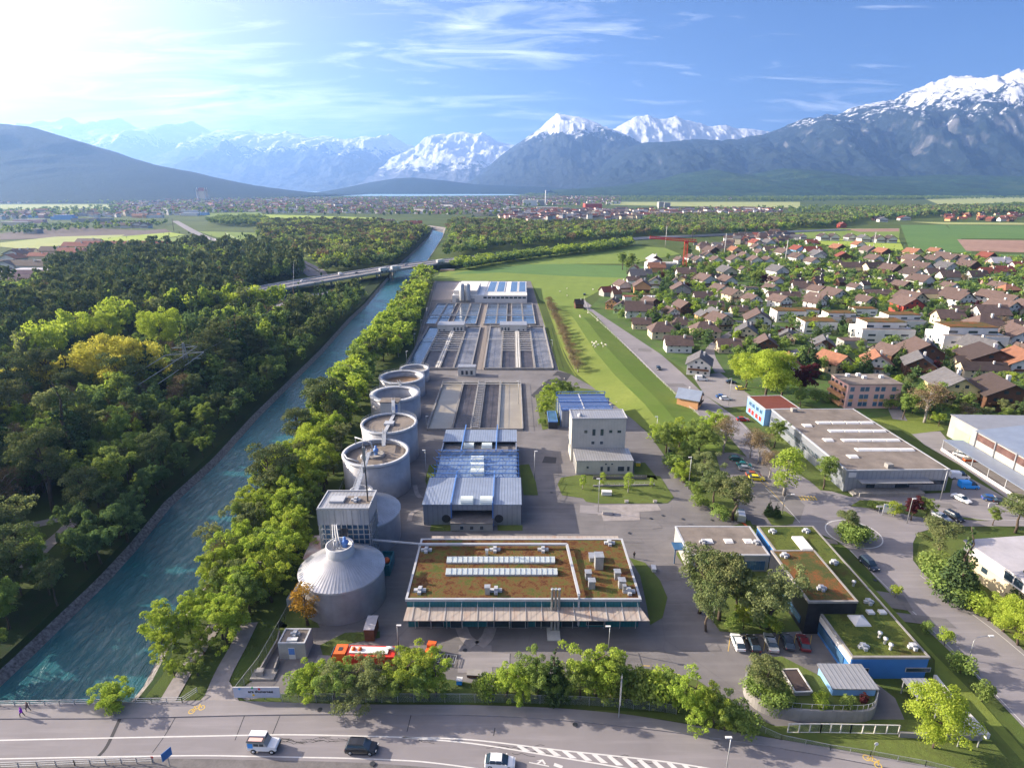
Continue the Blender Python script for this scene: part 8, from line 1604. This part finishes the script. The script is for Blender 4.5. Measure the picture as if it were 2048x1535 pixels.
for k, x, yb, yt, w_ in [('bushm',1332,905,838,1.0),('bushf',1312,880,840,1.0),('bushf',1360,895,832,1.1),('bushm',1398,905,832,1.1),('bushf',1425,880,812,1.0),('bushm',1380,925,872,1.0),('shrub',1345,940,905,1),('bare',1447,905,832,0.9),('bare',1500,915,858,0.9),('bare',1516,925,852,0.9),('bare',1538,955,893,0.9),('bushg',1405,965,892,1.0),('bushf',1366,965,915,1.0),('yellow',1373,958,938,0.8),('shrub',1356,955,930,1),('pine',1425,1020,948,1.25),('pine',1465,1040,955,1.3),('bushm',1392,1000,955,1.0),('shrub',1400,1012,985,1.2),('shrub',1440,1040,1010,1.2),('birch',1568,990,898,1.4),('mid',1548,895,837,1.0),('mid',1646,978,906,1.0),('spruce',1537,1030,998,1.2),('spruce',1552,1034,1003,1.2),
    ('pine',1690,1075,1026,1.2),('shrub',1712,1082,1040,1.3),('shrub',1722,1078,1052,1.0),('shrub',1695,1084,1052,1.2),('pine',1868,1125,1044,1.3),('spruce',1908,1198,1050,0.9),('spruce',2046,1215,1100,1.0),('pine',2030,1065,998,1.4),('mid',1985,1050,1015,1.0),('purple',1822,1040,992,1.0),('mid',1850,1042,995,1.0),('shrubf',1786,1030,1002,1.0),('shrub',1748,1018,1000,1.0),('shrub',1862,1150,1105,1.2),('shrub',1885,1180,1125,1.3),('bushf',1975,1240,1195,1.2),('bushf',2005,1262,1200,1.2),('lime',2036,1290,1205,1.0),('shrubf',1945,1220,1180,1.2),('shrub',1920,1205,1165,1.2),('rust',1895,1170,1130,1.0),
    ('lime',1530,800,695,1.1),('lime',1490,775,705,0.9),('fresh',1560,800,718,1.0),('purple',1598,795,722,1.1),('spruce',1612,750,665,1.25),('spruce',1726,755,690,1.2),('bare',1848,845,755,1.1),('mid',1862,838,760,1.0),('mid',1805,838,785,0.9),('shrub',1780,818,795,1.3),('fresh',1877,852,817,1.0),('fresh',1936,852,820,0.9),('fresh',1995,850,822,0.9),('spruce',1890,780,715,1.1),('shrub',1660,805,785,1.4),('shrub',1630,800,780,1.4),('mid',1600,815,775,1.0),
    ('bushf',1092,828,785,1.0),('bushf',1105,805,760,1.2),('bushm',1122,792,752,1.0),('bushm',1140,790,758,1.0),('shrub',1085,850,835,1),('birch',1165,978,948,1.0),('birch',1205,972,944,1.0),('birch',1256,985,945,1.0),('birch',1302,975,955,1.0),('rust',616,1250,1162,1.1),('mid',1245,540,503,1.0),('mid',1262,541,505,1.0),('mid',1253,545,515,1.0),('mid',1336,523,505,0.9),('dark',1372,519,488,1.0),('mid',1420,560,525,1.0),('mid',1512,575,540,1.1),('purple',1528,575,545,1.0),('spruce',386,498,475,1.2)]: tpx(k, x, yb, yt, w_, group=G_)
G_ = 'bare trees along the foot of the dike'
dp = smooth_path([g(a, b) for a, b in [(1101,612),(1112,640),(1126,672),(1140,705),(1156,745)]], 5)
for i, p in enumerate(dp[:21]): plant('bare', (p.x+rf.uniform(-.6,.6)-0.5, p.y, 0.0), rf.uniform(5.2, 6.8), 1.6, group=G_)
BLD = []
for i in range(24):
    p = g(1205+rf.uniform(0,70), 788+rf.uniform(0,70)) if i < 14 else g(1070+rf.uniform(0,60), 760+rf.uniform(-6, 12)); MB_ = MB(); r_ = rf.uniform(0.35, 0.75); q = MB_.lathe([(r_,0),(r_*1.05,r_*0.35),(r_*0.6,r_*0.75),(0.02,r_*0.85)], 7, smooth=False).build('boulder', M['concrete'], None, p); q.rotation_euler = (0, 0, rf.uniform(0, 6)); q.scale = (rf.uniform(0.8,1.4), rf.uniform(0.7,1.1), 1); BLD.append((q, 'pale boulder')); tag(q, None, 'boulder', 'boulders around the solar hall')
# ---------------------------------------------------------------- labels: look + where it stands among the landmarks
LM = [('steel lattice pylon', 385, 740), ('biggest yellow tree', 262, 740), ('forest path fork', 150, 1030), ('glass tower', 695, 1040), ('conical silo', 684, 1170), ('tallest round tank', 752, 950), ('brown sludge tank', 804, 754), ('two walkers', 50, 1425), ('white filter building', 980, 580), ('gate hut', 590, 1270), ('motorway van', 682, 545), ('front sign board', 515, 1385), ('river bend', 840, 500), ('red service lorry', 733, 1300), ('workshop chimneys', 1112, 1200), ('big road sign', 1239, 1390), ('red crane', 1372, 520), ('pink apartment block', 1750, 780), ('blue red office', 1545, 815), ('grey factory', 1750, 880), ('roundabout', 1707, 1067), ('industrial hall', 1985, 890), ('cream corner building', 1990, 1130), ('metal shed', 1695, 1360), ('black office block', 1625, 1160), ('five parked cars', 1541, 1282), ('yellow field', 1620, 548), ('greenhouse roofs', 1745, 480), ('village middle pole', 1771, 530), ('largest white block', 1958, 680), ('biggest lime tree', 1530, 745), ('village road bend', 1175, 598), ('right edge pole', 2044, 580), ('turquoise pool', 1697, 722), ('car park yellow car', 1513, 955), ('tall concrete block', 1195, 860), ('annex building', 1210, 935), ('sheep flock', 1195, 700), ('hedge gap', 945, 1350), ('left photo edge middle', 5, 860), ('left photo edge top woods', 5, 620), ('first river meander shade', 600, 800), ('motorway lorries', 783, 540), ('castle', 405, 385), ('far farm village', 1960, 437), ('lone pine terrace', 1530, 1360), ('slip road traffic', 450, 485), ('dark corner of the wood', 60, 1230), ('lower curved lamp', 1960, 1290)]
LM = [l for l in LM if l[0] not in ('first river meander shade',)]
ORD = ['', 'second', 'third', 'fourth', 'fifth', 'sixth', 'seventh', 'eighth', 'ninth', 'tenth', 'eleventh', 'twelfth', 'thirteenth', 'fourteenth', 'fifteenth', 'sixteenth', 'seventeenth', 'eighteenth', 'nineteenth', 'twentieth']
used_l = {}
def where(items):
    buck = {}
    for e, look in items:
        x, y = proj(e.location + Vector((0, 0, 3))); d = sorted((math.hypot(x-a, (y-b)*1.3), n, a, b) for n, a, b in LM)[0]; ax, ay = x-d[2], (y-d[3])*1.3
        side = ('left of' if ax < 0 else 'right of') if abs(ax) > abs(ay) else ('behind' if ay < 0 else 'in front of')
        buck.setdefault((look, side, d[1]), []).append((d[0], e))
    for (look, side, n), L__ in buck.items():
        L__.sort(key=lambda a: a[0])
        for i, (_, e) in enumerate(L__):
            k = f'{ORD[i]} nearest' if 0 < i < 20 else ('nearest' if i == 0 else 'farther')
            e['label'] = f"{look} {side} the {n}, {k}"
where([(e, look) for e, k, look in TREES if not e.get('label')])
TY = {'G': 'gabled house', 'E': 'broad roofed house', 'L': 'long row house', 'H': 'hip roofed house', 'F': 'flat garage', 'W': 'flat roofed block', 'X': 'terraced flat block'}
where([(e, f"{WN[wc]} {TY[ty]}, {RN[rc]} roof,") for e, ty, rc, wc in HOUSES if not e.get('label')])

where(SHP); where(BLD)
flush_stuff()
HAZE = 6.8e-5
# ---------------------------------------------------------------- haze: one closed volume round the whole place
hm = bpy.data.materials.new('haze'); hm.use_nodes = True; ht = hm.node_tree; ht.nodes.clear()
pv = N(ht, 'ShaderNodeVolumePrincipled'); pv.inputs['Color'].default_value = (0.27, 0.48, 0.93, 1); pv.inputs['Density'].default_value = HAZE
pv.inputs['Anisotropy'].default_value = 0.42
L(ht, pv.outputs[0], N(ht, 'ShaderNodeOutputMaterial').inputs['Volume'])
HTOP = max((o.matrix_basis @ v.co).z for o in bpy.data.objects if o.type == 'MESH' and len(o.data.vertices) > 3000 and o.get('category') in ('mountain', 'hill') for v in o.data.vertices) + 60; print('HTOP', HTOP)
tag(MB().box(-36000, 36000, -2000, 31000, -12, HTOP).build('haze', hm), kind='stuff')
